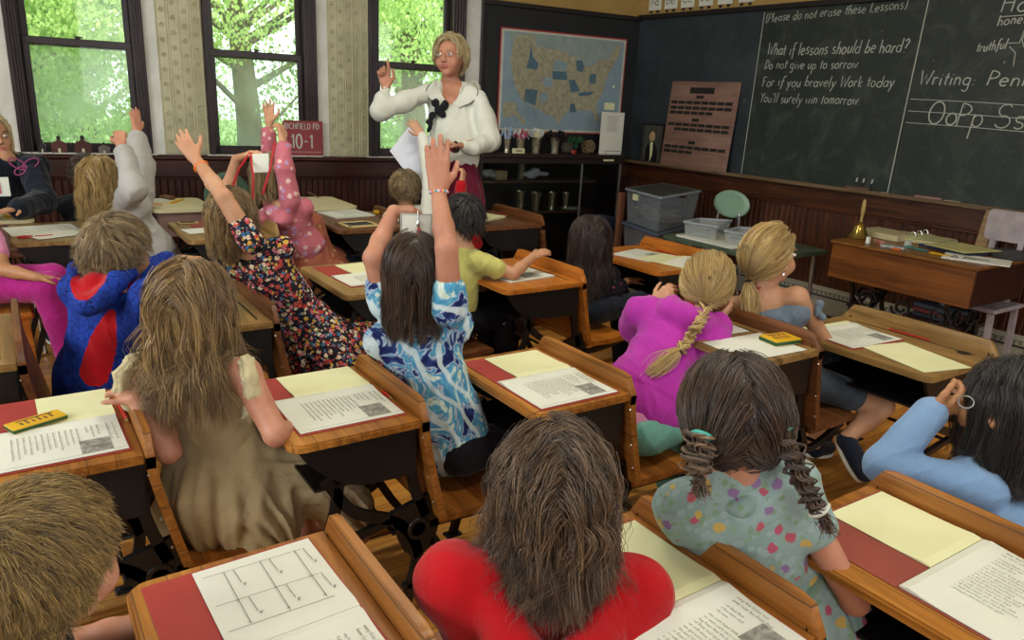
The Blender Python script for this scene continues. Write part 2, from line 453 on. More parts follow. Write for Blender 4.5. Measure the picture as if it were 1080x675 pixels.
# wainscot
def wainscot(u0, u1, zt_, sgn, name, mw, put):
    b = MB(); u = u0; w = .047
    bx(b, sgn*u0, sgn*u1, 0, .008, 0, zt_)
    while u < u1-.01:
        bx(b, sgn*(u+.002), sgn*(min(u+w, u1)-.004), .006, .02, 0, zt_, bev=.005); b.tube([(sgn*(u+w-.0015), .012, 0), (sgn*(u+w-.0015), .012, zt_)], .003, 5); u += w
    put(tag(b.build(name, mw), kind='structure'))
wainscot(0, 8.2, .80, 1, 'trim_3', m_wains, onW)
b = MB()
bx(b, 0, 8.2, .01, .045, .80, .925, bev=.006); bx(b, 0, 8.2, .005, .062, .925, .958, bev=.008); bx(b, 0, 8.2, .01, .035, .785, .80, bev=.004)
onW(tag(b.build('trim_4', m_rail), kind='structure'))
b = MB(); bx(b, 4.09, 4.95, .0, .066, .958, .964); bx(b, 2.93, 3.76, 0, .066, .958, .964); bx(b, 1.72, 2.57, 0, .066, .958, .964)
onW(tag(b.build('trim_5', m_strip), kind='structure'))
# glass
def glass_mat(name, veil, tint):
    m = bpy.data.materials.new(name); m.use_nodes = True; nt = m.node_tree; nt.nodes.clear()
    out = N(nt, 'ShaderNodeOutputMaterial'); tr = N(nt, 'ShaderNodeBsdfTransparent', i_Color=lin(tint)); gl = N(nt, 'ShaderNodeBsdfGlossy', i_Roughness=.03); df = N(nt, 'ShaderNodeBsdfTranslucent', i_Color=(.9, .93, .9, 1))
    fr = N(nt, 'ShaderNodeFresnel', i_IOR=1.3); m1 = N(nt, 'ShaderNodeMixShader'); m2 = N(nt, 'ShaderNodeMixShader')
    nz = N(nt, 'ShaderNodeTexNoise', i_Scale=3., i_Detail=3.); nt.links.new(coords(nt), nz.inputs['Vector'])
    mr = N(nt, 'ShaderNodeMapRange'); nt.links.new(nz.outputs['Fac'], mr.inputs['Value']); mr.inputs[1].default_value = .35; mr.inputs[2].default_value = .7; mr.inputs[3].default_value = veil*.5; mr.inputs[4].default_value = veil*1.4
    nt.links.new(mr.outputs[0], m1.inputs[0]); nt.links.new(tr.outputs[0], m1.inputs[1]); nt.links.new(df.outputs[0], m1.inputs[2])
    nt.links.new(fr.outputs[0], m2.inputs[0]); nt.links.new(m1.outputs[0], m2.inputs[1]); nt.links.new(gl.outputs[0], m2.inputs[2])
    nt.links.new(m2.outputs[0], out.inputs['Surface']); return m
m_g1 = glass_mat('clear_window_glass', .05, '#fafcf8'); m_g2 = glass_mat('dusty_window_glass', .22, '#f2f7f2')
m_gc = glass_mat('cabinet_glass', .008, '#e8eceb')
for wi, (o0, o1, c0, c1) in enumerate(WIN):
    root = onW(thing('window_%d' % (wi+1), (0, 0, 0), None, None)); root['kind'] = 'structure'
    b = MB()
    for (x0, x1, s) in ((c0, o0+.012, 1), (o1-.012, c1, 1)):
        bx(b, x0, x1, 0, .028, .964, 2.8, bev=.004)
        w = x1-x0
        for q in (.12, .32, .52, .75): bx(b, x0+w*q-.006, x0+w*q+.006, .026, .036, .966, 2.8, bev=.003)
    bx(b, c0, c1, 0, .03, 2.70, 2.82, bev=.004)
    b.build('casing', m_trim, root)
    b = MB()   # jamb lining
    bx(b, o0-.01, o0+.012, -.2, .0, zb, zt); bx(b, o1-.012, o1+.01, -.2, .0, zb, zt); bx(b, o0, o1, -.22, .0, zb-.02, zb+.008); bx(b, o0, o1, -.2, 0, zt-.02, zt)
    b.build('jamb', m_trim, root)
    st = .038
    def sash(name, y, z0, z1, rb_, rt_, gm):
        b = MB(); a0, a1 = o0+.012, o1-.012
        bx(b, a0, a0+st, y, y+.03, z0, z1, bev=.004); bx(b, a1-st, a1, y, y+.03, z0, z1, bev=.004)
        bx(b, a0, a1, y, y+.03, z0, z0+rb_, bev=.004); bx(b, a0, a1, y, y+.032, z1-rt_, z1, bev=.004)
        so = b.build(name, m_trim, root)
        g = MB(); bx(g, a0+st-.005, a1-st+.005, y+.012, y+.016, z0+rb_-.004, z1-rt_+.004); g.build('glass_pane', gm, so)
    sash('upper_sash', -.10, 1.645, zt-.02, .045, .05, m_g1)
    sash('lower_sash', -.062, .963, 1.70, .062, .048, m_g2)
    b = MB(); uc = (o0+o1)/2
    b.lathe([(.001, 0), (.016, 0), (.016, .006), (.008, .014), (0, .016)], (uc, -.05, 1.70), 10); b.bar((uc-.03, -.05, 1.71), (uc+.02, -.045, 1.715), .012, .008)
    b.build('sash_lock', m_black, root)

# --- board area on the window wall
b = MB(); bx(b, 0, 1.585, 0, .014, .96, 2.20); onW(tag(b.build('wall_board_side_panel', m_slateb), kind='structure'))
b = MB()
bx(b, 0, 1.60, .0, .035, 2.195, 2.235, bev=.005); bx(b, 1.565, 1.60, 0, .03, .96, 2.235, bev=.005)
onW(tag(b.build('trim_6', m_black), kind='structure'))
b = MB(); bx(b, 0, 1.66, 0, .004, 2.235, HC-.01); onW(tag(b.build('wall_upper_side', m_tan), kind='structure'))

# --- chalkboard wall (local x = -u)
b = MB(); bx(b, .2, -8.8, -.2, 0, 0, HC); onC(tag(b.build('wall_front', m_tan), kind='structure'))
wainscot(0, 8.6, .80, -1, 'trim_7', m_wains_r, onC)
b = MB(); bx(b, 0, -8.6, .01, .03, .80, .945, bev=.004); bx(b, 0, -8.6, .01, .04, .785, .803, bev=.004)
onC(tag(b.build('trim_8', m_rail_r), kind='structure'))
m_tray = wood('tray_wood', '#8a7455', '#6f5a3e', '#463323', 'X', .5)
b = MB(); bx(b, 0, -5.2, .0, .085, .945, .962, bev=.003); bx(b, 0, -5.2, .075, .085, .955, .972, bev=.003)
onC(tag(b.build('trim_9', m_tray), kind='structure'))
# slate: bluish section, then greener sections with chalk dust
def slate(name, c1, c2, dust, seed):
    m, nt, bb = base_mat(name, .55, 0, .35)
    co = coords(nt, (1, 1, 1)); mp = coords(nt, (1.4, 1, 1.1), rot=(0, .5, 0))
    n1 = N(nt, 'ShaderNodeTexNoise', i_Scale=1.6, i_Detail=6., i_Roughness=.65, i_Distortion=.8); nt.links.new(mp, n1.inputs['Vector'])
    col = ramp(nt, n1.outputs['Fac'], [(.35, c1), (.65, c2)])
    n2 = N(nt, 'ShaderNodeTexNoise', i_Scale=3.4, i_Detail=8., i_Roughness=.7, i_Distortion=1.5); nt.links.new(mp, n2.inputs['Vector'])
    d = ramp(nt, n2.outputs['Fac'], [(.48, (0, 0, 0, 1)), (.8, (.22, .22, .22, 1))])
    col = mixc(nt, d, col, dust)
    n3 = N(nt, 'ShaderNodeTexVoronoi', i_Scale=9.); nt.links.new(co, n3.inputs['Vector'])
    sp = ramp(nt, n3.outputs['Distance'], [(.0, (.7, .7, .7, 1)), (.03, (0, 0, 0, 1))]); n4 = N(nt, 'ShaderNodeTexNoise', i_Scale=1.3); nt.links.new(co, n4.inputs['Vector'])
    sp2 = ramp(nt, n4.outputs['Fac'], [(.5, (0, 0, 0, 1)), (.62, (1, 1, 1, 1))]); sp = mixc(nt, 1., sp, sp2, 'MULTIPLY')
    col = mixc(nt, sp, col, dust); nt.links.new(col, bb.inputs['Base Color']); return m
m_sl1 = slate('slate_blue', '#2d363b', '#242c30', '#5d696c', 0); m_sl2 = slate('slate_green', '#283029', '#1e2622', '#7b877c', 1)
m_chalk = plain('chalk', '#b9bcb2', '#8f938a', .95, scale=300, spec=.1)
board = onC(thing('blackboard', (0, 0, 0), None, None)); board['kind'] = 'structure'
b = MB(); bx(b, 0, -1.345, 0, .012, .96, 2.215); b.build('slate_panel', m_sl1, board)
b = MB(); bx(b, -1.348, -2.595, 0, .012, .96, 2.215); b.build('slate_panel', m_sl2, board)
b = MB(); bx(b, -2.598, -3.85, 0, .012, .96, 2.215); b.build('slate_panel', m_sl2, board)
b = MB(); bx(b, -3.853, -5.1, 0, .012, .96, 2.215); b.build('slate_panel', m_sl2, board)
b = MB(); bx(b, 0, -5.15, 0, .04, 2.21, 2.25, bev=.005); b.build('top_frame', m_black, board)

# --- stroke lettering: unit x-height 1
def arc(cx, cy, rx, ry, a0, a1, n=9):
    return [(cx+rx*math.cos(math.radians(a0+(a1-a0)*i/n)), cy+ry*math.sin(math.radians(a0+(a1-a0)*i/n))) for i in range(n+1)]
GL = {
 'a': ([arc(.4, .45, .38, .45, 50, 340), [(.75, .9), (.75, .2), (.9, 0)]], .95),
 'b': ([[(.1, 1.8), (.1, 0)], arc(.42, .42, .34, .42, 150, -190)], .9),
 'c': ([arc(.42, .45, .4, .45, 45, 320)], .8),
 'd': ([arc(.4, .45, .38, .45, 50, 330), [(.78, 1.8), (.78, 0)]], .95),
 'e': ([[(.06, .45), (.72, .52)]+arc(.4, .45, .36, .48, 15, 315)], .85),
 'f': ([arc(.6, 1.45, .3, .35, 60, 180)+[(.28, 0), (.24, -.5)], [(.02, .85), (.6, .9)]], .62),
 'g': ([arc(.4, .45, .36, .45, 50, 340), [(.76, .9), (.74, -.4)]+arc(.42, -.42, .32, .35, 0, -150)], .95),
 'h': ([[(.1, 1.8), (.1, 0)], arc(.4, .5, .3, .42, 170, 0)+[(.72, 0)]], .88),
 'i': ([[(.15, .9), (.15, 0)], [(.15, 1.3), (.19, 1.34)]], .38),
 'k': ([[(.1, 1.8), (.1, 0)], [(.6, .95), (.12, .4), (.65, 0)]], .75),
 'l': ([[(.15, 1.8), (.12, .1), (.22, 0)]], .38),
 'm': ([[(.1, .95), (.1, 0)], arc(.33, .55, .22, .38, 170, 0)+[(.55, 0)], arc(.78, .55, .22, .38, 170, 0)+[(1.0, 0)]], 1.2),
 'n': ([[(.1, .95), (.1, 0)], arc(.4, .5, .28, .42, 170, 0)+[(.7, 0)]], .88),
 'o': ([arc(.42, .46, .38, .46, 90, 450, 14)], .92),
 'p': ([[(.1, .95), (.06, -.95)], arc(.42, .45, .36, .46, 160, -170, 12)], .92),
 'r': ([[(.1, .95), (.1, 0)], arc(.38, .5, .28, .42, 170, 50)], .66),
 's': ([arc(.38, .7, .26, .22, 40, 250)+arc(.36, .24, .28, .24, 80, -150)], .74),
 't': ([[(.25, 1.45), (.22, .1), (.4, 0)], [(0, .95), (.5, .97)]], .55),
 'u': ([[(.08, .92), (.1, .3)]+arc(.38, .3, .28, .3, 180, 350)+[(.7, .92), (.72, 0)]], .88),
 'v': ([[(.02, .92), (.33, 0), (.66, .95)]], .75),
 'w': ([[(.02, .92), (.25, 0), (.48, .75), (.72, 0), (.98, .95)]], 1.08),
 'y': ([[(.05, .92), (.36, .1)], [(.72, .92), (.15, -.75)]], .85),
 'P': ([[(.12, 1.75), (.05, 0)], arc(.12, 1.28, .75, .47, 90, -90)], .95),
 'L': ([[(.15, 1.8), (.1, .05), (.75, 0)]], .85),
 'W': ([[(0, 1.8), (.32, 0), (.65, 1.3), (.95, 0), (1.35, 1.8)]], 1.45),
 'D': ([[(.12, 1.75), (.1, 0)], arc(.1, .88, .8, .87, 90, -90)], 1.05),
 'F': ([[(.12, 1.75), (.1, 0)], [(.1, 1.75), (.8, 1.75)], [(.1, .95), (.65, .98)]], .85),
 'Y': ([[(0, 1.75), (.42, .9), (.85, 1.75)], [(.42, .9), (.4, 0)]], .9),
 'O': ([arc(.6, .9, .58, .9, 100, 470, 18)], 1.28),
 'S': ([arc(.5, 1.33, .42, .45, 35, 250)+arc(.48, .47, .48, .47, 75, -155)], 1.05),
 'H': ([[(.1, 1.75), (.1, 0)], [(.9, 1.75), (.88, 0)], [(.1, .9), (.9, .92)]], 1.1),
 'A': ([[(0, 0), (.5, 1.75), (1, 0)], [(.2, .6), (.8, .6)]], 1.1), 'B': ([[(.1, 1.75), (.1, 0)], arc(.1, 1.32, .6, .43, 90, -90), arc(.1, .45, .75, .45, 90, -90)], 1.),
 'C': ([arc(.62, .88, .58, .88, 45, 315)], 1.1), 'E': ([[(.8, 1.75), (.1, 1.75), (.1, 0), (.8, 0)], [(.1, .9), (.7, .9)]], .95),
 'I': ([[(.1, 1.75), (.1, 0)]], .32), 'R': ([[(.12, 1.75), (.12, 0)], arc(.12, 1.3, .65, .45, 90, -90), [(.3, .85), (.85, 0)]], 1.),
 '1': ([[(.1, 1.4), (.35, 1.75), (.35, 0)]], .6), '0': ([arc(.45, .88, .42, .88, 90, 450, 16)], 1.05), '-': ([[(.1, .85), (.6, .85)]], .75),
 '(': ([arc(.6, .8, .4, 1.15, 120, 240)], .5), ')': ([arc(0, .8, .4, 1.15, 60, -60)], .5), '?': ([arc(.35, 1.4, .3, .35, 170, -60)+[(.4, .8), (.38, .55)], [(.36, .08), (.4, .03)]], .8),
 '.': ([[(.1, .03), (.16, .0)]], .3), ':': ([[(.12, .7), (.17, .66)], [(.12, .12), (.17, .08)]], .45), "'": ([[(.12, 1.8), (.08, 1.45)]], .25), ' ': ([], .55),
}
def lettering(b, txt, x0, z0, xh, wd, width=None, slant=.18, jit=.0, y=.0125, t=.0012, mi=None, flip=-1, slope=0., gap=.14):
    """writes txt with strokes of width wd; flip=-1 because the board's local x runs against the reading direction"""
    adv = sum(GL[c][1]+gap for c in txt); sx = xh if width is None else width/adv
    x = 0.
    for c in txt:
        st, w = GL[c]; jy = rnd.uniform(-jit, jit)*xh; js = slant+rnd.uniform(-jit, jit)
        for s in st:
            P = [((x+p[0]+js*p[1]*.9*xh/sx*.9)*sx, p[1]*xh+jy) for p in s]
            pts = [(flip*(x0+p[0]), y, z0+p[1]+slope*p[0]) for p in P]
            poly = [(q[0], q[2]) for q in pts]
            b.ribbon(poly, wd*rnd.uniform(.75, 1.1), (0, y, 0), (1, 0, 0), (0, 0, 1), (0, t, 0), mi)
        x += w+gap
b = MB()
CS = .0085
lettering(b, '(Please do not erase these Lessons)', 1.375, 2.125, .036, .0055, 1.10, jit=.1, slope=.03)
lettering(b, 'What if lessons should be hard?', 1.43, 1.885, .048, .0075, 1.10, jit=.1)
lettering(b, 'Do not give up to sorrow.', 1.425, 1.785, .038, .006, .79, jit=.1)
lettering(b, 'For if you bravely Work today', 1.427, 1.655, .041, .0065, 1.06, jit=.1, slope=.012)
lettering(b, "You'll surely win tomorrow.", 1.425, 1.535, .040, .006, .84, jit=.1, slope=.01)
lettering(b, 'Writing:', 2.645, 1.683, .048, .008, .36, jit=.06)
lettering(b, 'Penmanship', 3.06, 1.683, .048, .008, .62, jit=.06)
lettering(b, 'Oo', 2.745, 1.440, .078, .008, .20, slant=.1); lettering(b, 'Pp', 2.93, 1.437, .078, .008, .17, slant=.1); lettering(b, 'Ss', 3.15, 1.437, .078, .008, .18, slant=.1)
lettering(b, 'Honor', 3.045, 2.10, .055, .008, .36, jit=.05)
lettering(b, 'honest', 3.045, 2.025, .032, .007, .19, jit=.05, slope=.08); lettering(b, 'truthful', 2.958, 1.878, .032, .007, .17, jit=.05, slope=.1)
lettering(b, 'fair', 3.32, 1.90, .034, .007, .12, jit=.05)
def cl(pts, w=.005): b.ribbon([(-p[0], p[1]) for p in pts], w, (0, .0125, 0), (1, 0, 0), (0, 0, 1), (0, .001, 0))
cl([(1.358, 2.2), (1.35, 1.5), (1.343, .97)], .006); cl([(2.605, 2.2), (2.59, 1.6), (2.578, .97)], .007)
for z in (1.588, 1.512, 1.437): cl([(2.61, z+.003), (3.0, z-.004), (3.5, z-.02)], .004)
cl([(3.05, 2.075), (3.45, 2.085)]); cl([(3.13, 1.925), (3.19, 1.925), (3.2, 1.99), (3.23, 2.01)]); cl([(3.14, 1.905), (3.18, 1.87), (3.185, 1.80)])
cl([(3.21, 1.99), (3.2, 1.94), (3.22, 1.9)])
for k in range(14):
    u = rnd.uniform(.4, 3.3); z = rnd.uniform(1.05, 2.1); cl([(u, z), (u+rnd.uniform(-.008, .008), z+rnd.uniform(.004, .02))], .0025)
b.build('chalk_writing', m_chalk, board)

# --- baseboard heater
m_heat = plain('heater_enamel', '#b5b09c', '#a19c88', .45, scale=6)
t = onC(thing('baseboard_heater', (0, 0, 0), 'long cream metal baseboard heater running under the wainscot of the chalkboard wall', 'heater'))
t.matrix_world = CM @ Matrix.Translation((-3.2, 0, 0))
b = MB(); bx(b, 1.9, -2.0, .02, .075, .025, .15, bev=.006); b.prism([(.02, .15), (.075, .15), (.06, .21), (.02, .222)], (-2.0, 0, 0), (0, 1, 0), (0, 0, 1), (3.9, 0, 0)); b.build('cover', m_heat, t)
b = MB(); bx(b, 1.9, -2.0, .06, .08, .158, .168); b.build('louvre', plain('dark_gap', '#3b3a36'), t)
b = MB(); cmb = [(1.895, .200), (-2.0, .200)]
for k in range(110): x = -2.0+k*.0354; cmb += [(x, .172), (x+.015, .172), (x+.015, .196), (x+.0354, .196)]
b.prism(cmb, (0, .066, 0), (1, 0, 0), (0, 0, 1), (0, .0045, 0)); b.build('grille', plain('grille_grey', '#7d7a6c'), t)

# ------------------------------------------------------------------ outdoors
m_leaf = None
def leafmat():
    m, nt, bb = base_mat('leaves', .5)
    at = N(nt, 'ShaderNodeAttribute', attribute_name='strand')
    c = ramp(nt, at.outputs['Fac'], [(0, '#86a866'), (.45, '#aed07a'), (.8, '#cfe594'), (1, '#e3f2ae')])
    nt.links.new(c, bb.inputs['Base Color'])
    tr = N(nt, 'ShaderNodeBsdfTranslucent'); nt.links.new(c, tr.inputs['Color'])
    mx = N(nt, 'ShaderNodeMixShader'); mx.inputs[0].default_value = .45
    out = nt.nodes['Material Output']; nt.links.new(bb.outputs[0], mx.inputs[1]); nt.links.new(tr.outputs[0], mx.inputs[2]); nt.links.new(mx.outputs[0], out.inputs['Surface'])
    return m
m_leaf = leafmat(); m_bark = plain('bark', '#7a6a58', '#54483b', .9, scale=14, bmp=.5, bscale=30)
def tree(x, y, h, R, nleaf, label, trunk=.2, zc=None, seed=1, droop=1.0, lift=0.):
    rs = np.random.RandomState(seed); t = thing('tree', (x, y, -1), label, 'tree', 'trees outside the windows')
    b = MB(); zc = h*.5 if zc is None else zc
    b.tube([(0, 0, 0), (.05, 0, h*.3), (-.05, .1, h*.6), (0, 0, h)], [trunk, trunk*.8, trunk*.5, .03], 10)
    clumps = []
    for k in range(26):
        d = nrm(rs.normal(size=3)); rr = R*rs.uniform(.35, .95); c = V3(d[0]*rr, d[1]*rr, zc+d[2]*rr*.95+lift); clumps.append((c, R*rs.uniform(.2, .42)))
        s = V3(0, 0, max(.5, min(h*.95, c[2]-.5*rr))); b.tube([s, (s+c)/2+V3(0, 0, .1), c], [trunk*.22, trunk*.13, .012], 6)
    b.build('trunk', m_bark, t, smooth=True)
    ci = rs.randint(0, len(clumps), nleaf); C = np.array([clumps[i][0] for i in ci]); cr = np.array([clumps[i][1] for i in ci])
    d = rs.normal(size=(nleaf, 3)); d /= np.linalg.norm(d, axis=1)[:, None]; rad = rs.uniform(.25, 1, nleaf)**.5
    P = C+d*(cr*rad)[:, None]; L = rs.uniform(.04, .075, nleaf); Wd = L*rs.uniform(.3, .42, nleaf)
    ax = rs.normal(size=(nleaf, 3)); ax[:, 2] -= 1.5*droop; ax /= np.linalg.norm(ax, axis=1)[:, None]
    sd = np.cross(ax, rs.normal(size=(nleaf, 3))); sd /= np.linalg.norm(sd, axis=1)[:, None]
    V = np.stack([P, P+ax*L[:, None]*.5+sd*Wd[:, None], P+ax*L[:, None], P+ax*L[:, None]*.5-sd*Wd[:, None]], 1).reshape(-1, 3)
    Q = np.arange(4*nleaf).reshape(-1, 4); base = rs.uniform(0, .5, len(clumps))[ci]+rs.uniform(0, .5, nleaf)
    np_mesh('foliage', V, Q, m_leaf, t, smooth=False, col=np.repeat(base, 4))
tree(-.3, 10.2, 6.0, 2.3, 40000, 'bright green leafy tree filling the view through the window at the far left', .16, 3.2, 3, lift=.3)
tree(2.6, 9.8, 6.5, 2.1, 32000, 'leafy green tree with a grey trunk seen through the middle window', .2, 3.6, 5, lift=.3)
tree(5.3, 10.6, 7, 2.2, 27000, 'green tree with sky between its branches seen through the window behind the teacher', .22, 4.4, 8)
tree(-3.6, 12.5, 7, 2.8, 20000, 'green tree outside at the far left edge of the left window', .2, 3.6, 12)
tree(1.2, 14.5, 6, 2.9, 20000, 'more distant green tree behind the two trees nearest the windows', .2, 2.6, 15)
tree(7.5, 15.5, 6, 2.9, 16000, 'distant green tree low behind the tree at the third window', .2, 2.4, 17)
tree(-.6, 12.2, 2.2, 1.5, 14000, 'low round bush beyond the tree at the left window', .1, 1.3, 21)
tree(2.2, 12.0, 2.2, 1.5, 12000, 'low round bush beyond the trunk at the middle window', .1, 1.2, 23)
tree(5.4, 12.6, 2.2, 1.6, 12000, 'low round bush beyond the window behind the teacher', .1, 1.3, 25)
b = MB(); bx(b, -30, 40, 6.4, 60, -1.1, -1.0); tag(b.build('ground', plain('lawn', '#8fb266', '#7a9c55', .9, scale=1.5)), kind='structure')
# ================================================================== SCHOOL DESKS
m_oakY = wood('honey_oak_top', '#c98f45', '#b0752f', '#83521f', 'Y', .38, (.056, 'X', '#5b3a17'), .9, .2)
m_oakS = wood('honey_oak_slat', '#bd8240', '#a0682c', '#75481c', 'Y', .4, (.062, 'Z', '#4d2f12'), .9, .2)
m_oakT = wood('honey_oak_seat', '#b77b3b', '#9a6129', '#6f431a', 'Y', .36, (.055, 'X', '#4d2f12'), .9, .2)
m_org = wood('orange_oak', '#d08a38', '#b96f26', '#8a4c18', 'Y', .34, None, .8, .15)
m_mid = wood('worn_oak', '#a98a55', '#8e6f40', '#664b28', 'Y', .4, None, .8, .2)
m_old = wood('old_brown_oak', '#86572f', '#6b4224', '#442816', 'Y', .38, None, .8, .2)
m_iron = plain('cast_iron', '#151414', '#0d0c0c', .42, scale=20, bmp=.15, bscale=120, spec=.5)
m_irong = plain('grey_cast_iron', '#4f5356', '#36393c', .45, scale=20)
m_steel = plain('steel_bolt', '#c9c9c6', None, .25, 1.)
m_hole = plain('inkwell_dark', '#1c120c', None, .7)

def spiral(cx, cy, r0, r1, a0, turns, n=22):
    return [(cx+(r0+(r1-r0)*i/n)*math.cos(a0+turns*2*pi*i/n), cy+(r0+(r1-r0)*i/n)*math.sin(a0+turns*2*pi*i/n)) for i in range(n+1)]
def curve(pts, n=8):
    P = [np.array(p, float) for p in pts]; P = [2*P[0]-P[1]]+P+[2*P[-1]-P[-2]]; out = []
    for i in range(1, len(P)-2):
        for k in range(n):
            t = k/n; a, b, c, d = P[i-1:i+3]
            out.append(.5*((2*b)+(-a+c)*t+(2*a-5*b+4*c-d)*t*t+(-a+3*b-3*c+d)*t**3))
    out.append(P[-2]); return out
def rounded(x0, x1, y0, y1, r00, r10=None, r11=None, r01=None, n=6):
    """rounded rectangle polygon, corner radii at (x0,y0),(x1,y0),(x1,y1),(x0,y1)"""
    r10 = r00 if r10 is None else r10; r11 = r00 if r11 is None else r11; r01 = r00 if r01 is None else r01
    out = []
    for cx, cy, r, a in ((x0+r00, y0+r00, r00, 180), (x1-r10, y0+r10, r10, 270), (x1-r11, y1-r11, r11, 0), (x0+r01, y1-r01, r01, 90)):
        for k in range(n+1):
            t = math.radians(a+90*k/n); out.append((cx+r*math.cos(t), cy+r*math.sin(t)))
    return out
UX, UY, UZ = V3(1, 0, 0), V3(0, 1, 0), V3(0, 0, 1)

def school_desk(label, xr, y0, w, d, z, style='box', mt=None, ms=None, mse=None, rise=.05, seat=.335, rz=0, hole=False, iron=None, seatup=False):
    mt = mt or m_oakY; ms = ms or m_oakS; mse = mse or m_oakT; iron = iron or m_iron
    t = thing('school_desk', (xr, y0+w/2, 0), label, 'school desk', 'wooden classroom desks', math.radians(rz))
    h = w/2
    # desktop with rounded pupil-side corners
    b = MB(); poly = rounded(-d, 0, -h, h, .035, .006, .006, .035)
    b.prism(poly, (0, 0, z-.020), UX, UY, UZ*.015); inner = rounded(-d+.004, -.001, -h+.004, h-.004, .033, .004, .004, .033)
    b.prism(inner, (0, 0, z-.005), UX, UY, UZ*.005)
    top = b.build('desktop', mt, t)
    b = MB(); bx(b, -.045, -.037, -h+.06, h-.09, z-.001, z+.0006, 0); b.build('pencil_groove', m_hole, top)
    if hole: b = MB(); b.lathe([(.024, z-.001), (.024, z+.001), (.02, z+.0012), (0, z+.0008)], (-.055, -h+.09, 0), 18); b.build('inkwell_hole', m_hole, top)
    # curved seat back rising behind the desktop
    b = MB(); prof = [(.012, z+rise), (.012, z), (.018, z-.07), (.034, z-.15), (.052, z-.23), (.072, seat-.01)]
    prof = [tuple(q) for q in curve(prof, 4)]; ny = 18; th = .022; vs = []; fs = []
    for j in range(ny+1):
        y = -h+w*j/ny; e = min(1, (h-abs(y))/.05); drop = (1-math.sqrt(max(0, 1-(1-e)**2)))*.05
        for i, (px_, pz) in enumerate(prof):
            zz = pz-(drop if i < 4 else drop*.3 if i < 8 else 0)*(1 if i < 4 else .5)
            tz = .003 if i == 0 else 0
            vs += [(px_-th/2+tz, y, zz), (px_+th/2-tz, y, zz)]
    m = len(prof)*2
    for j in range(ny):
        for i in range(len(prof)-1):
            a = j*m+2*i; c = a+m
            fs += [(a, c, c+2, a+2), (a+1, a+3, c+3, c+1)]
        fs += [(j*m, j*m+1, (j+1)*m+1, (j+1)*m), (j*m+m-2, (j+1)*m+m-2, (j+1)*m+m-1, j*m+m-1)]
    for j, s in ((0, 1), (ny, -1)):
        for i in range(len(prof)-1):
            a = j*m+2*i; fs.append((a, a+2, a+3, a+1)[::s])
    b.add(vs, fs); bk = b.build('seat_back', ms, t, smooth=True)
    for zz in (z-.05, z-.17, z-.25):
        x = .016+(.035 if zz < z-.2 else .018 if zz < z-.1 else 0); b = MB(); b.ell((x-.012, -(h+.0005), zz), (.004, .003, .004), None, 8); b.build('screw', m_steel, bk)
    # seat
    b = MB(); hs = h-.025
    if seatup:
        b.prism(rounded(-hs, hs, 0, .30, .01, .01, .06, .06), (.085, 0, seat+.01), UY, V3(.12, 0, .99), V3(-.022, 0, 0))
    else:
        pr = [(.075, seat-.012), (.12, seat-.018), (.22, seat-.016), (.31, seat-.006), (.345, seat-.012), (.35, seat-.024), (.338, seat-.034), (.22, seat-.04), (.075, seat-.036)]
        b.prism(pr, (0, -hs, 0), UX, UZ, UY*(2*hs))
    b.build('seat', mse, t, smooth=True)
    # book box
    b = MB()
    zb_ = z-.022
    for s in (-1, 1):
        yy = s*(h-.028)-.006
        side = curve([(-d+.02, zb_), (-d+.05, zb_-.045), (-d+.11, zb_-.10), (-d*.45, zb_-.135), (-.02, zb_-.14)], 5)
        poly = [tuple(q) for q in side]+[(-.005, zb_-.14), (-.005, zb_)]
        b.prism(poly, (0, yy, 0), UX, UZ, UY*.012)
    b.box((-d*.45, 0, zb_-.128), (d*.72, w-.07, .008)); b.box((-.012, 0, zb_-.07), (.012, w-.07, .14))
    b.build('book_box', iron, t)
    # cast iron side frames
    for s in (-1, 1):
        y = s*(h-.045)-.009; o = (0, y, 0); ex = UY*.018; b = MB()
        R = lambda p, wd, n=7: b.ribbon(curve(p, n), wd, o, UX, UZ, ex)
        zc = zb_-.13
        R([(-.012, zb_), (-.01, zc), (.01, .40), (.035, .33)], .028)
        R([(-d*.72, zc+.02), (-d*.5, zc-.09), (-.055, .335), (.0, .26), (.012, .18), (-.03, .03)], .030)
        R([(-d*.62, zc), (-d*.66, .40), (-d*.78, .28), (-d*.98, .035)], .026)
        R([(-d*.74, .30), (-.06, .345)], .020, 3)
        b.prism([(-.075, .36), (.05, .395), (.085, .32), (.06, .23), (.005, .20), (-.03, .235), (-.05, .29)], o, UX, UZ, ex)
        b.lathe([(.001, -.003), (.022, -.003), (.022, .004), (.032, .004), (.034, 0)], (.012, y+(0 if s < 0 else .018), .295), 18, axis=(0, s, 0))
        R([(.05, .30), (.14, .295), (.30, seat-.045)], .022); R([(.06, .25), (.12, .15), (.21, .035)], .026)
        R([(-.03, .12), (.06, .10), (.17, .09)], .014, 4)
        if style == 'scroll':
            zt2 = z-.06; dd = d
            b.ribbon(spiral(-dd*.72, zt2-.10, .012, .05, 0, 1.6), .009, (0, y, 0), UX, UZ, ex)
            b.ribbon(spiral(-dd*.35, zt2-.11, .012, .055, pi, -1.6), .009, (0, y, 0), UX, UZ, ex)
            b.ribbon(spiral(-dd*.55, zt2-.21, .010, .045, pi/2, 1.5), .009, (0, y, 0), UX, UZ, ex)
            b.ribbon(spiral(-dd*.22, zt2-.22, .010, .040, 0, -1.5), .008, (0, y, 0), UX, UZ, ex)
            b.ribbon(spiral(-dd*.40, zt2-.30, .008, .035, 0, 1.5), .008, (0, y, 0), UX, UZ, ex)
            R([(-dd*.85, zt2-.02), (-dd*.9, zt2-.12), (-dd*.7, zt2-.2), (-dd*.75, zt2-.3)], .012)
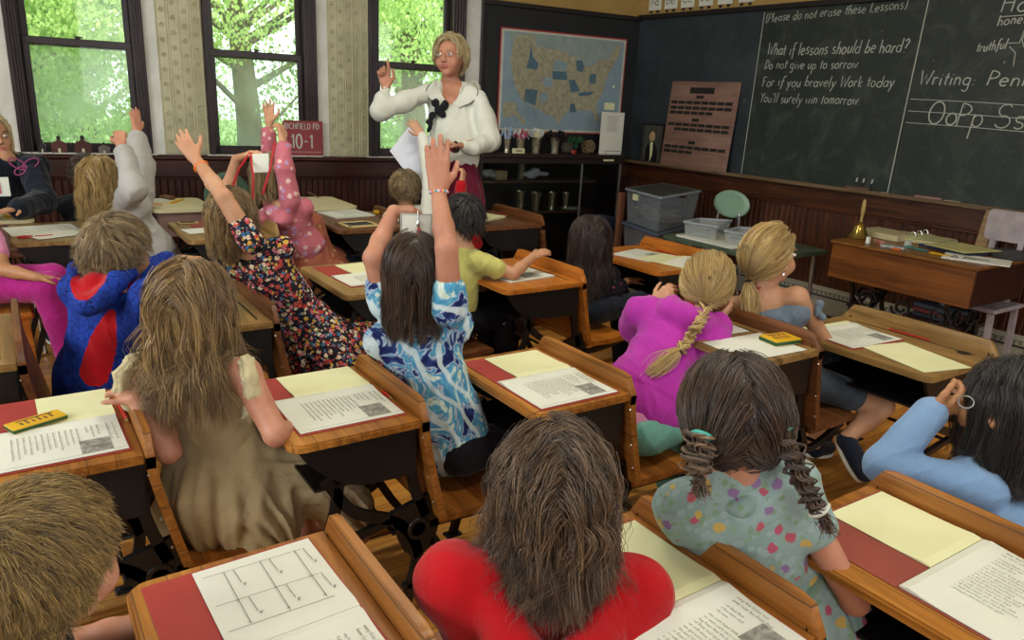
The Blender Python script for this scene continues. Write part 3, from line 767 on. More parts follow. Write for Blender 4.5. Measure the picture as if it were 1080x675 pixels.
        for fx in (-d*.98, -.035, .215):
            b.box((fx, y+.009, .0355), (.06, .04, .010), bev=.004); b.ell((fx-.018, y+.009, .041), (.007, .007, .005), None, 8); b.ell((fx+.018, y+.009, .041), (.007, .007, .005), None, 8)
        b.build('iron_side_frame', iron, t, smooth=False)
    for rx, rz_ in ((-.06, .30), (.19, .29)): b = MB(); b.tube([(rx, -h+.04, rz_), (rx, h-.04, rz_)], .007, 8); b.build('cross_rod', iron, t)
    return t
m_run = wood('runner_wood', '#b98746', '#9b6c35', '#6a4520', 'X', .45)
def runner(x0, x1, y, label):
    b = MB(); bx(b, x0, x1, y-.045, y+.045, 0, .031, bev=.004); tag(b.build('floor_runner', m_run), label, 'wooden runner', 'wooden runners under the desks')

DK = dict(
 B0=('honey oak desk at the left edge behind the girl in the beige dress', .19, 1.70, .46, .35, .64),
 B1=('honey oak desk between the beige-dress girl and the tie-dye girl', .83, 1.58, .46, .345, .64),
 B2=('honey oak desk between the tie-dye girl and the girl in the magenta hoodie', 1.455, 1.46, .48, .345, .64),
 A0=('worn oak desk at the bottom left holding the page with a lined chart', .43, .78, .44, .345, .64),
 A1=('worn oak desk at the bottom centre beside the girl in the red hoodie', 1.005, .53, .45, .33, .64),
 A2=('worn oak desk at the bottom right beside the girl in the flowered dress with braids', 1.575, .33, .46, .38, .64))
for k, a in DK.items():
    school_desk(*a, seat=.335)
school_desk('worn oak desk with a carved iron side, a crayon box on its paper', 2.20, 1.35, .58, .33, .70, 'scroll', m_mid, m_old, m_old, .05, .40)
school_desk('large oak desk with a dark inkwell hole beyond the girl in blue', 2.90, 1.09, .61, .46, .645, 'box', m_mid, m_mid, m_mid, .055, .36, hole=True)
school_desk('orange oak desk where the child in the yellow shirt reaches across', 2.17, 2.56, .58, .43, .66, 'box', m_org, m_org, m_org, .055, .36)
school_desk('orange oak desk right of the dark-haired girl, near the storage totes', 3.12, 2.57, .62, .46, .66, 'box', m_org, m_org, m_org, .06, .36)
school_desk('worn oak desk holding a red folder behind the flower-dress girl', 1.44, 2.68, .57, .38, .68, 'scroll', m_mid, m_mid, m_old, .05, .36)
school_desk('brown desk between the boy in the blue hoodie and the flower-dress girl', .73, 2.52, .58, .40, .66, 'scroll', m_mid, m_old, m_old, .055, .36)
school_desk('brown desk at the left edge whose seat carries the boy in the blue hoodie', -.03, 2.36, .56, .40, .68, 'scroll', m_mid, m_old, m_old, .06, .36)
school_desk('brown desk with a scrolled iron front behind the boy in the blue hoodie', .37, 3.98, .56, .38, .72, 'scroll', m_mid, m_old, m_old, .03, .40)
school_desk('brown desk behind the girl in the pink patterned top', 1.13, 3.80, .58, .42, .72, 'scroll', m_mid, m_mid, m_old, .06, .40)
school_desk('brown desk with a framed slate on it below the middle of the window wall', 1.95, 3.84, .62, .46, .72, 'box', m_old, m_old, m_old, .045, .40)
school_desk('dark brown desk in front of the glass cabinet with a raised curved back', 2.75, 3.68, .60, .46, .72, 'box', m_old, m_old, m_old, .055, .40)
for y, nm in ((1.745, 'left side'), (2.10, 'right side')): runner(-1.2, 3.0, y, 'oak floor runner bolted under the middle desk row, '+('nearer the camera' if y < 1.9 else 'farther from the camera'))
for y, nm in ((.83, ''), (1.17, '')): runner(-1.2, 2.6, y-.01, 'oak floor runner under the front desk row, '+('nearer the camera' if y < 1 else 'farther from the camera'))
for y in (2.62, 3.09): runner(-1., 3.7, y, 'oak floor runner under the desk row of the boy in blue, '+('nearer the camera' if y < 2.8 else 'farther from the camera'))

# modern metal desks at the window wall
m_pinkm = plain('taupe_enamel', '#8e6f68', '#7c605a', .5); m_lam = plain('cream_laminate', '#d9d2a8', '#c9c196', .35, scale=3); m_chr = plain('chrome', '#cfd3d6', None, .2, .9)
def metal_desk(label, x0, x1, y0, y1, z):
    t = thing('metal_desk', ((x0+x1)/2, (y0+y1)/2, 0), label, 'school desk', 'metal desks by the window wall'); hx, hy = (x1-x0)/2, (y1-y0)/2
    b = MB(); b.prism(rounded(-hx, hx, -hy, hy, .05), (0, 0, z-.018), UX, UY, UZ*.018); b.build('desktop', m_lam, t)
    b = MB(); b.prism(rounded(-hx+.015, hx-.015, -hy+.015, hy-.015, .04), (0, 0, z-.16), UX, UY, UZ*.142); b.build('book_box', m_pinkm, t)
    for sx in (-1, 1):
        for sy in (-1, 1):
            b = MB(); b.tube([(sx*(hx-.06), sy*(hy-.06), z-.16), (sx*(hx-.03), sy*(hy-.03), .01)], .011, 8); b.ell((sx*(hx-.03), sy*(hy-.03), .01), (.014, .014, .01), None, 8); b.build('leg', m_chr, t, smooth=True)
    return t
metal_desk('taupe metal desk with cream top, papers and yellow pencils on it, by the left window', .70, 1.04, 4.68, 5.18, .74)
metal_desk('taupe metal desk with cream top behind the pink-topped girl under the red sign', 1.56, 1.90, 4.54, 5.06, .74)
metal_desk('cream-topped desk in front of the seated adult at the left edge', -.36, .11, 4.52, 5.0, .74)

# ================================================================== PAPER THINGS
m_red = plain('red_cover', '#a3372f', '#922e29', .6, scale=5); m_red2 = plain('brick_cover', '#93473a', '#823d31', .65, scale=5)
m_pale = plain('pale_page', '#dedfb4', '#d0d2a2', .8, scale=3, spec=.2); m_white = plain('white_page', '#d9dcd0', '#cccfc4', .8, scale=3, spec=.2)
m_ink = plain('grey_ink', '#93958a', None, .9); m_ink2 = plain('dark_ink', '#2c2d2c', None, .9)
def engraving():
    m, nt, bb = base_mat('engraving', .85); co = coords(nt, (1, 1, 1))
    n1 = N(nt, 'ShaderNodeTexNoise', i_Scale=26., i_Detail=2., i_Distortion=3.5); nt.links.new(co, n1.inputs['Vector'])
    nt.links.new(ramp(nt, n1.outputs['Fac'], [(.3, '#6d6d66'), (.5, '#87877f'), (.72, '#a3a399')]), bb.inputs['Base Color']); return m
m_eng = engraving()
WORDS = 'the and rose work boys girl little sun were that have then said with from lost home find bird over two his she upon many went'.split()
def text_lines(b, x_top, y_left, ww, n, lh, xh, z, mi, seed=0, shape=None):
    """rows of print on a page read facing +X: reading runs -Y, rows step towards -X"""
    r = random.Random(seed)
    for i in range(n):
        x = x_top-i*lh; s = 0.; wmax = ww*(shape[i] if shape else r.uniform(.72, 1.))
        while True:
            wd = r.choice(WORDS)
            L = sum(GL[c][1]+.14 for c in wd)*xh
            if s+L > wmax: break
            for c in wd:
                for st in GL[c][0]:
                    st2 = st[::2] if len(st) > 6 else st
                    if len(st2) > 1: b.ribbon([(-(y_left-s)*-1-0+0 if False else (s+p[0]*xh), p[1]*xh) for p in st2], xh*.16, (x, y_left, z), (0, -1, 0), (1, 0, 0), (0, 0, .0002), mi)
                s += (GL[c][1]+.14)*xh
            s += .6*xh
def page(b, x0, x1, y0, y1, z, spine=None, lift=.008, mi=0, curl=0.):
    nx, ny = 10, 12; vs = []
    for i in range(nx+1):
        for j in range(ny+1):
            x = x0+(x1-x0)*i/nx; y = y0+(y1-y0)*j/ny; q = 0
            if spine is not None: q = abs(y-spine); zz = z+lift*math.exp(-(q/.045)**2)*(1-math.exp(-(q/.008)**2)*.8)
            else: zz = z
            zz += curl*max(0, (i/nx-.75)*4)**2*max(0, (.5-j/ny))*2
            vs += [(x, y, zz)]
    n = len(vs); vs += [(a, c, z-.0012) for a, c, _ in vs]
    f = [(i*(ny+1)+j, (i+1)*(ny+1)+j, (i+1)*(ny+1)+j+1, i*(ny+1)+j+1) for i in range(nx) for j in range(ny)]
    f += [tuple(n+k for k in q[::-1]) for q in f]
    bd = [j for j in range(ny+1)]; rim = [(i*(ny+1)) for i in range(nx+1)]+[nx*(ny+1)+j for j in range(1, ny+1)]+[i*(ny+1)+ny for i in range(nx-1, -1, -1)]+[j for j in range(ny-1, 0, -1)]
    for k in range(len(rim)):
        a, c = rim[k], rim[(k+1) % len(rim)]; f.append((a, a+n, c+n, c))
    b.add(vs, f, mi)
def folder(label, x, y, z, rz=0, far=.22, near=.22, L=.285, flap=.065, cover=None, chart=False, far_flap=True, group='open booklets on the desks', farx=.0, seed=1, page2=None):
    """open booklet: origin at the right end of the fold"""
    cover = cover or m_red; page2 = page2 or m_pale
    t = thing('open_booklet', (x, y, z), label, 'booklet', group, math.radians(rz))
    b = MB(); bx(b, -L-.004, .0, 0.001, far, 0, .0022, bev=.0008); bx(b, -L-.004, 0, -near-.006, -.001, 0, .0022, bev=.0008); b.build('cover', cover, t)
    b = MB(); page(b, -L+flap, -.004, .0, far-.008, .0048, 0, .004)
    if chart:
        def ln(p, q, w=.0009, z=.0078): b.bar((p[0], p[1], z), (q[0], q[1], z), w, .0003, mi=1)
        yA, yB, yC = .20, .115, .045
        for yy in (yA, yB, yC): ln((-L+flap+.01, yy), (-.03, yy-.004), .0005)
        for k in range(3):
            xx = -L+flap+.045+k*.062
            ln((xx, yA), (xx, yC+.002)); ln((xx+.016, yA-.003), (xx+.018, yA-.045)); ln((xx+.016, yB-.003), (xx+.018, yB-.045))
            for yy in (yA-.052, yB-.052): lettering_flat(b, 'he', xx+.019, yy+.004, .0035, .0078, 1)
            for yy in (yB-.004, yC+.006): lettering_flat(b, '1.', xx-.004, yy+.002, .003, .0078, 1)
    b.build('blank_page' if not chart else 'chart_page', [page2 if not chart else m_white, m_ink2], t)
    b = MB(); page(b, -L, -.006, -near, -.002, .0048, 0, .007, curl=.0)
    w = near
    text_lines(b, -.022, -w*.16, w*.6, 2, .013, .0042, .0052+.0016, 1, seed)
    text_lines(b, -.055, -w*.16, w*.42, 3, .012, .0036, .0052+.0014, 1, seed+3)
    text_lines(b, -.098, -w*.16, w*.70, 12, .0118, .0036, .0052+.0014, 1, seed+5)
    bx(b, -.098, -.035, -w*.93, -w*.60, .0040, .0054, 2); bx(b, -L+.008, -.01, -w+.012, -w+.0125, .0045, .0052, 1)
    b.build('printed_page', [m_white, m_ink, m_eng], t)
    return t
def lettering_flat(b, txt, x, y, xh, z, mi):
    s = 0
    for c in txt:
        for st in GL[c][0]:
            st2 = st[::2] if len(st) > 6 else st
            if len(st2) > 1: b.ribbon([(s+p[0]*xh, p[1]*xh) for p in st2], xh*.22, (x, y, z), (0, -1, 0), (1, 0, 0), (0, 0, .0002), mi)
        s += (GL[c][1]+.14)*xh
folder('open red booklet on the left-edge desk with a small yellow crayon box lying on it', .168, 1.962, .6405, 1, far=.20, near=.215, L=.30, flap=.135, seed=2)
folder('open red booklet on the desk between the beige-dress and tie-dye girls', .812, 1.862, .6405, 0, far=.175, near=.225, flap=.06, seed=5)
folder('open red booklet on the desk left of the magenta-hoodie girl', 1.432, 1.712, .6405, 0, far=.20, near=.225, flap=.075, seed=8)
folder('open red booklet showing a lined chart at the bottom left', .405, .972, .6405, 2, far=.235, near=.21, flap=.075, chart=True, seed=11)
folder('open booklet beside the red-hoodie girl, only a thin red rim showing', .985, .712, .6405, 0, far=.235, near=.19, flap=.0, L=.29, seed=14)
folder('open booklet with a brick-red inner flap on the bottom right desk', 1.562, .532, .6405, -1, far=.225, near=.20, flap=.11, L=.31, cover=m_red2, seed=17)
folder('open booklet with a red flap on the desk behind the tie-dye girl', 1.425, 3.02, .6805, 3, far=.20, near=.20, flap=.10, L=.30, seed=20)
def sheet(name, label, c, sx, sy, z, rz, mat=None, ink=None, cat='paper', group=None, th=.0015, seed=0, eng=None, lines=11):
    t = thing(name, (c[0], c[1], z), label, cat, group, math.radians(rz))
    b = MB(); bx(b, -sx/2, sx/2, -sy/2, sy/2, 0, th)
    if ink: text_lines(b, sx/2-.03, sy/2-.02, sy*.75, lines, .014 if sx > .2 else .012, .0038, th+.0001, 1, seed)
    if eng: bx(b, eng[0], eng[1], eng[2], eng[3], th, th+.0004, 2)
    b.build('sheet', [mat or m_white, m_ink, m_eng], t); return t
# large oak desk (right)
p = Zp(905, 352, .646)
folder('open booklet on the large oak desk beyond the girl in blue', 2.80, 1.60, .6455, -4, far=.03, near=.225, L=.30, flap=0, seed=23)
q = (Zp(908.3, 377.3, .65)+Zp(1018, 373.3, .65))/2
sheet('paper_sheet', 'blank pale sheet of paper lying askew near the inkwell hole', q, .216, .28, .6465, -14, m_pale)
m_pr = plain('red_pencil_paint', '#b5281c', '#a02015', .4); m_py = plain('yellow_pencil_paint', '#d8a520', None, .4)
def pencil(label, a, b_, mat, r=.0035, cat='pencil', group=None):
    a, b_ = V3(*a), V3(*b_); t = thing('pencil', a, label, cat, group); d = b_-a; L = np.linalg.norm(d); u = d/L
    m = MB(); m.tube([V3(0, 0, 0), u*(L-.015)], r, 6); m.build('shaft', mat, t)
    m = MB(); m.tube([u*(L-.015), u*L], [r, .0006], 6); m.build('tip', m_mid, t); return t
pencil('red pencil lying behind the booklet on the large oak desk', Zp(938, 347, .651), Zp(985, 360, .651), m_pr)
pencil('long red pencil on the floor under the desks', Zp(346, 571, .006), Zp(397, 564, .006), m_pr)
pencil('red pencil on the orange desk near the storage totes', Zp(692, 263, .666), Zp(716, 270, .666), m_pr)
pencil('red pencil on the dark brown desk before the cabinet', Zp(518, 223, .726), Zp(536, 228, .726), m_pr)
pencil('red crayon pencil tucked between booklet and seat back on the left-edge desk', Zp(126, 428, .644), Zp(135, 445, .644), m_pr, .006)
pencil('red pencil end beside the seat back on the desk behind the tie-dye girl', Zp(404, 413, .644), Zp(414, 421, .644), m_pr, .005)
# crayon box
m_cy = plain('crayon_yellow', '#d8ae1e', '#c49a17', .45); m_cg = plain('crayon_green', '#1f5a34', '#174427', .5)
def crayon_box(label, c, z, rz, sx=.12, sy=.075, sz=.018):
    t = thing('crayon_box', (c[0], c[1], z), label, 'crayon box', None, math.radians(rz))
    b = MB(); bx(b, -sx/2, sx/2, -sy/2, sy/2, 0, sz, bev=.001); b.build('carton', m_cy, t)
    b = MB(); bx(b, -sx/2-.0004, sx/2+.0004, -sy/2-.0004, sy/2+.0004, .002, sz*.75); b.build('side_band', m_cg, t)
    b = MB()
    for k, mm in enumerate(('#c0392b', '#2f8f46', '#d9822b', '#7a3fa0', '#c0392b', '#2f8f46')):
        bx(b, -sx*.3+k*sx*.11, -sx*.25+k*sx*.11, -sy*.22, sy*.1+.01*(k % 2), sz, sz+.0008)
    bx(b, -sx*.32, sx*.36, sy*.25, sy*.36, sz, sz+.0008)
    b.build('printed_crayons', plain('crayon_print', '#a2452a', '#3b6a34', .5, scale=70), t); return t
crayon_box('yellow and green crayon box on the paper of the carved iron desk', Zp(823, 357, .715), .7035, -8, .115, .08)
crayon_box('small yellow crayon box lying across the fold of the left-edge booklet', Zp(38, 443, .66), .650, 22, .12, .05, .012)
q = Zp(800, 371, .703)
sheet('paper_sheet', 'blank white sheet under the crayon box', V3(2.02, 1.475, .703), .28, .20, .7015, -3, m_white)
sheet('booklet_page', 'printed booklet page by the hand of the magenta-hoodie girl', V3(2.02, 1.72, .703), .27, .22, .7012, -4, m_white, True, 'booklet', seed=31, eng=(.0, .09, -.07, .05))
# orange desk papers
sheet('booklet_page', 'printed booklet under the arm of the child in the yellow shirt', Zp(545, 289, .664), .27, .24, .6612, 6, m_white, True, 'booklet', th=.006, seed=33, eng=(-.02, .08, -.10, .0))
sheet('booklet_page', 'printed booklet page with a small picture on the orange desk by the totes', Zp(678, 269, .663), .26, .25, .6612, 14, m_white, True, 'booklet', th=.003, seed=35, eng=(.02, .10, -.1, .0))
t = thing('open_magazine', Zp(715, 276, .663), 'open magazine with yellow and green pages beside the red pencil', 'magazine', None, .2)
b = MB(); page(b, -.12, .10, 0, .16, .006, 0, .015, 0); page(b, -.12, .10, -.17, 0, .006, 0, .02, 1); bx(b, -.13, .12, -.18, .17, 0, .004, 0); b.build('pages', [m_pale, m_white], t)
b = MB(); bx(b, -.06, .06, -.13, -.04, .0065, .0075); b.build('picture', plain('mag_picture', '#c9b93c', '#3f7a4e', .6, scale=30), t)
# dark brown desk papers
sheet('paper_stack', 'stack of papers behind the black-haired child on the dark brown desk', Zp(502, 228, .725), .24, .30, .7212, 24, m_pale, None, 'paper', th=.012)
# D1 desk
sheet('printed_sheet', 'printed sheet on the desk with the framed slate', Zp(365, 226, .723), .27, .24, .7212, 8, m_white, True, 'paper', th=.008, seed=37)
m_slf = plain('slate_frame_wood', '#c9b27c', '#b79f68', .6)
t = thing('framed_slate', Zp(378, 237, .725), 'writing slate in a pale wooden frame at the desk edge', 'slate', None, math.radians(4))
b = MB()
for (x0, x1, y0, y1) in ((-.10, .10, .06, .085), (-.10, .10, -.085, -.06), (-.10, -.08, -.085, .085), (.08, .10, -.085, .085)): bx(b, x0, x1, y0, y1, -.003, .008, bev=.002)
b.build('frame', m_slf, t); b = MB(); bx(b, -.08, .08, -.06, .06, -.002, .005); b.build('slate', m_slateb, t)
b = MB(); c = Zp(397, 223, .735); b.box((0, 0, 0), (.035, .03, .02), bev=.004); tag(b.build('pencil_sharpener', m_cy, origin=V3(0, 0, 0)), 'small yellow sharpener on the desk with the framed slate', 'sharpener').location = (c[0], c[1], .731)
# Dl desk
sheet('printed_sheet', 'printed page on the scrolled iron desk behind the boy in blue', Zp(45, 242, .723), .30, .26, .7212, 8, m_white, True, 'paper', seed=41)
sheet('paper_sheet', 'curved blank sheet at the near edge of the scrolled iron desk', Zp(62, 247, .723), .26, .16, .7235, 22, m_white, None, 'paper')
b = MB(); c = Zp(97, 231, .735); b.box((0, 0, 0), (.05, .03, .022), fr3(30), bev=.006); o = b.build('eraser', m_cy); o.location = (c[0], c[1], .735); tag(o, 'yellow eraser on the page behind the gray-hoodie girl', 'eraser')
t = thing('scissors', Zp(32, 250, .723), 'small scissors with pale rings on the scrolled iron desk', 'scissors')
b = MB(); b.tube([(.03*math.cos(a)-.02, .018*math.sin(a), .002) for a in np.linspace(0, 2*pi, 14)], .004, 6); b.tube([(.02, .0, .002), (.09, .012, .002)], .004, 6); b.build('handle', m_pr, t)
# D0 desk
sheet('paper_sheet', 'small white card on the desk behind the pink-topped girl', Zp(212, 243, .723), .16, .14, .7215, 8, m_white, None, 'paper')
b = MB(); c = Zp(225, 236, .723); b.box((0, 0, 0), (.24, .2, .004), fr3(4)); o = b.build('red_folder', m_red2); o.location = (c[0], c[1], .7205); tag(o, 'closed red folder on the desk behind the pink-topped girl', 'folder')
t = thing('name_card', Zp(198, 235, .723), 'small framed card on the desk corner left of the white card', 'card'); b = MB(); bx(b, -.05, .05, -.03, .03, 0, .004); b.build('frame', m_slf, t); b = MB(); bx(b, -.038, .038, -.02, .02, .004, .005); b.build('card', m_slateb, t)
# metal desks
sheet('paper_sheet', 'white sheet on the cream-topped desk by the left window', Zp(163, 211, .743), .16, .14, .7405, 20, m_white, None, 'paper')
pencil('yellow pencil on the cream-topped desk by the left window', Zp(180, 214, .745), Zp(194, 210, .745), m_py, .008)
b = MB(); c = Zp(177, 208, .75); b.box((0, 0, 0), (.12, .05, .02), fr3(70), bev=.008); o = b.build('pencil_pouch', m_old); o.location = (c[0], c[1], .751); tag(o, 'brown pencil pouch on the cream-topped desk by the left window', 'pouch')
pencil('dark pencil on the cream-topped desk under the red sign', Zp(325, 203, .745), Zp(336, 208, .745), m_old, .006)
sheet('printed_sheet', 'printed sheet on the desk in front of the seated adult', Zp(20, 222, .743), .26, .26, .7405, 4, m_white, True, 'paper', seed=47)
pencil('yellow highlighter in front of the seated adult', Zp(5, 228, .745), Zp(18, 229, .745), m_cy, .009)
# C0 desk paper
sheet('paper_sheet', 'pale sheet on the desk under the sleeve of the boy in blue', V3(.46, 2.93, .663), .24, .26, .6612, 5, m_pale, None, 'paper')
# bits under / on the floor
for i, (px, py, s, r, c) in enumerate(((150, 326, .09, 20, m_white), (143, 352, .12, 50, m_pale))):
    pass
# ================================================================== PEOPLE
def skin_mat(name, c1, c2):
    m = plain(name, c1, c2, .5, scale=14, bmp=.05, bscale=260, sss=.12); return m
m_skin = skin_mat('skin_fair', '#c29473', '#b07f60'); m_skin2 = skin_mat('skin_rosy', '#bf8a70', '#ab735c'); m_skin3 = skin_mat('skin_tan', '#b08059', '#996b49')
m_lip = plain('lips', '#a8605a', None, .45); m_eyew = plain('eye_white', '#d8d4cc', None, .2); m_iris = plain('iris', '#3a2e28', None, .2)
def hair_mat(name, dark, mid, light, rough=.36):
    m, nt, b = base_mat(name, rough, 0, .45)
    at = N(nt, 'ShaderNodeAttribute', attribute_name='strand')
    nt.links.new(ramp(nt, at.outputs['Fac'], [(0, dark), (.5, mid), (1, light)]), b.inputs['Base Color'])
    b.inputs['Sheen Weight'].default_value = .15
    return m
hb_beige = hair_mat('hair_light_brown', '#4a3822', '#866b45', '#b3955f'); hb_dark = hair_mat('hair_dark_brown', '#1f1510', '#3f2d21', '#6a513b')
hb_blond = hair_mat('hair_blond', '#7d6239', '#b6975c', '#dcc689'); hb_black = hair_mat('hair_black', '#0b0909', '#1a1514', '#3a3230', .35)
hb_mid = hair_mat('hair_mid_brown', '#2c1f17', '#5b4633', '#8a7053'); hb_sand = hair_mat('hair_sandy', '#54452e', '#8b7550', '#b39c6d'); hb_grey = hair_mat('hair_ash_blond', '#8f7d55', '#cbb988', '#eee2bd')
hb_dbr = hair_mat('hair_deep_brown', '#120c0a', '#2c1d18', '#5c4034')
def surf(o, px, py, lift=.004):
    from mathutils.bvhtree import BVHTree
    me = o.data; off = o.parent.location; bvh = BVHTree.FromPolygons([v.co+off for v in me.vertices], [p.vertices for p in me.polygons]); r = Vector(ray(px, py)).normalized(); hit = bvh.ray_cast(Vector(CAM), r)
    return None if hit[0] is None else np.array(hit[0]-r*lift)

def tubes(P, r, sides=3):
    """P (n,s,3) strand paths, r (n,s) radii -> verts, quads"""
    n, s, _ = P.shape; T = np.gradient(P, axis=1); T /= np.maximum(np.linalg.norm(T, axis=2), 1e-9)[..., None]
    ref = np.tile(np.array([.31, .17, .93]), (n, s, 1)); U = np.cross(T, ref); U /= np.maximum(np.linalg.norm(U, axis=2), 1e-6)[..., None]; W = np.cross(T, U)
    V = np.stack([P+(U*math.cos(2*pi*k/sides)+W*math.sin(2*pi*k/sides))*r[..., None] for k in range(sides)], 2)
    idx = np.arange(n*s*sides).reshape(n, s, sides); a = idx[:, :-1]; b = idx[:, 1:]
    Q = np.stack([a, np.roll(a, -1, 2), np.roll(b, -1, 2), b], -1).reshape(-1, 4)
    return V.reshape(-1, 3), Q
HC_ = V3(0, -.008, .012)
def head_R(s): return np.array([.0755, .094, .090])*s
def hairline(L):   # L unit dirs, local (right, front, up)
    x, y, z = L[:, 0], L[:, 1], L[:, 2]
    return (y < np.where(z > .1, .12+.98*np.clip(z-.1, 0, 1), .12-.5*(.1-z))) & (z > np.where(y < -.2, -.80, -.45))
def hair_cap(H, R, s, grow=1.05, seed=0):
    rr = head_R(s)*grow; n, m = 56, 36; th = np.linspace(0.02, pi-.02, m); ph = np.linspace(0, 2*pi, n, endpoint=False)
    TH, PH = np.meshgrid(th, ph, indexing='ij'); L = np.stack([np.sin(TH)*np.cos(PH), np.sin(TH)*np.sin(PH), np.cos(TH)], -1).reshape(-1, 3)
    V = H+(HC_*s+L*rr)@R.T; idx = np.arange(m*n).reshape(m, n); a = idx[:-1]; b = idx[1:]
    Q = np.stack([a, b, np.roll(b, -1, 1), np.roll(a, -1, 1)], -1).reshape(-1, 4); ok = hairline(L)
    return V, Q[ok[Q].all(1)], np.full(len(V), .12)
def scalp_roots(n, rs, zmin=-.75):
    L = rs.normal(size=(n*6, 3)); L /= np.linalg.norm(L, axis=1)[:, None]; L = L[hairline(L) & (L[:, 2] > zmin)]; return L[:n]
def collide(P, H, R, s, lay, body):
    rr = head_R(s); q = (P-H)@R-HC_*s; k = np.linalg.norm(q/(rr*(1+lay)[:, None]), axis=1); inn = k < 1
    q2 = q/np.maximum(k, .05)[:, None]; P = np.where(inn[:, None], H+(q2+HC_*s)@R.T, P)
    for a, b, r in body:
        d = b-a; t = np.clip(((P-a)@d)/max(d@d, 1e-9), 0, 1); w = P-(a+t[:, None]*d); l = np.linalg.norm(w, axis=1); rr_ = r+lay*.05
        P = np.where((l < rr_)[:, None], a+t[:, None]*d+w/np.maximum(l, 1e-6)[:, None]*rr_[:, None], P)
    return P
def make_hair(name, H, R, s, mat, parent, origin, style='long', length=.25, guides=150, kids=8, seed=1, part=0., wave=.004, thick=.0014, body=(), gather=None, spread=.011, back=.25, frizz=.25, tail=None, lay_max=.14, grav=.42, label=None, cap=1.05, face_pull=0.):
    rs = np.random.RandomState(seed); L = scalp_roots(guides, rs); n = len(L); rr = head_R(s)
    lay = rs.uniform(.04, lay_max, n); P0 = H+(HC_*s+L*rr*(1+lay)[:, None])@R.T
    if style == 'long':
        S = 18; ln = length*(1.1-.42*rs.rand(n)**2.2); side = np.sign(L[:, 0]-part+1e-4)
        d0 = np.stack([side*.9, -back*np.ones(n)-.4*(L[:, 1] < -.1), .05*np.ones(n)], 1); low = np.clip((.35-L[:, 2])*1.4, 0, 1)[:, None]
        d0 = d0*(1-low)+np.array([0, -.25, -1])*low; d0 -= L*np.sum(d0*L, 1)[:, None]
        v = d0@R.T; v /= np.maximum(np.linalg.norm(v, axis=1), 1e-6)[:, None]
        P = P0.copy(); path = [P.copy()]; hd = (L[:, 2].clip(-.3, 1)+.3)*.09*s
        st = ((ln+hd)/(S-1))[:, None]
        for k in range(S-1):
            v = v*(1-grav)+np.array([0, 0, -1.])*grav+rs.normal(size=v.shape)*.05*frizz*4; v /= np.linalg.norm(v, axis=1)[:, None]
            P = P+v*st; P = collide(P, H, R, s, lay, body); path.append(P.copy())
        G = np.stack(path, 1)
        t = np.linspace(0, 1, S); wv = rs.normal(size=(n, 1, 3))*wave*(t**1.2)[None, :, None]; ph = rs.uniform(0, 6.28, (n, 1)); G = G+wv*np.sin(t[None]*9+ph)[..., None]*2
    elif style == 'short':
        S = 6; ln = length*rs.uniform(.6, 1.15, n); wh = nrm((.15, -.55, .82)); d0 = L-wh*np.sum(L*wh, 1)[:, None]
        d0 = d0+np.array([.25, .25, 0])*np.clip(L[:, 2], 0, 1)[:, None]+rs.normal(size=L.shape)*.22*frizz*3; d0 -= L*np.sum(d0*L, 1)[:, None]; d0 /= np.maximum(np.linalg.norm(d0, axis=1), 1e-6)[:, None]
        P = P0.copy(); v = d0@R.T+(L@R.T)*.35; path = [P.copy()]
        for k in range(S-1):
            v = v+np.array([0, 0, -.18]); v /= np.linalg.norm(v, axis=1)[:, None]; P = P+v*(ln/(S-1))[:, None]; P = collide(P, H, R, s, lay*.6, body); path.append(P.copy())
        G = np.stack(path, 1)
    elif style == 'gather':
        S = 12; gl = np.array([g for g in gather], float)
        if len(gl) == 2: gi = np.where(L[:, 0] > part, 1, 0)
        else: gi = np.zeros(n, int)
        g = gl[gi]; gd = g/np.linalg.norm(g, axis=1)[:, None]; t = np.linspace(0, 1, S)
        om = np.arccos(np.clip(np.sum(L*gd, 1), -1, 1)); so = np.maximum(np.sin(om), .05)
        A = np.sin((1-t)[None]*om[:, None])/so[:, None]; B = np.sin(t[None]*om[:, None])/so[:, None]
        Dd = A[..., None]*L[:, None]+B[..., None]*gd[:, None]; Dd /= np.maximum(np.linalg.norm(Dd, axis=2), 1e-6)[..., None]
        rad = (1+lay)[:, None, None]*(1-t[None, :, None]**3)+(np.linalg.norm(g/rr*s/s, axis=1)*1.0)[:, None, None]*t[None, :, None]**3*1.0
        G = H+(HC_*s+Dd*rr*rad)@R.T
        G = G+rs.normal(size=(n, 1, 3))*.0035*np.sin(t*pi)[None, :, None]*frizz*6
    n, S, _ = G.shape; t = np.linspace(0, 1, S)
    off = rs.normal(size=(n, kids, 1, 3))*spread*.5; cl = (1-.65*t**1.0)[None, None, :, None]
    if style == 'short': cl = cl*.9
    W = G[:, None]+off*cl+rs.normal(size=(n, kids, 1, 3))*.5*wave*(t[None, None, :, None]**2)*2
    W = W.reshape(n*kids, S, 3)
    # strands stay outside the skull
    q = (W-H)@R-HC_*s; k = np.linalg.norm(q/(rr*1.03), axis=2); q = q/np.minimum(k, 1)[..., None]; W = H+(q+HC_*s)@R.T
    tt = np.linspace(0, 1, S); rad = thick*rs.uniform(.7, 1.25, (n*kids, 1))*(1-.8*tt**2.0)[None]
    V, Q = tubes(W, rad); col = np.repeat(np.clip(rs.normal(.5, .2, n)[:, None]+rs.normal(0, .16, (n, kids)), 0, 1).ravel(), S*3)
    Vc, Qc, cc = hair_cap(H, R, s, cap); Q2 = np.concatenate([Q, Qc+len(V)]); V = np.concatenate([V, Vc]); col = np.concatenate([col, cc])
    o = np_mesh(name, V, Q2, mat, parent, origin, True, col=col)
    if label: o['label'] = label
    return o
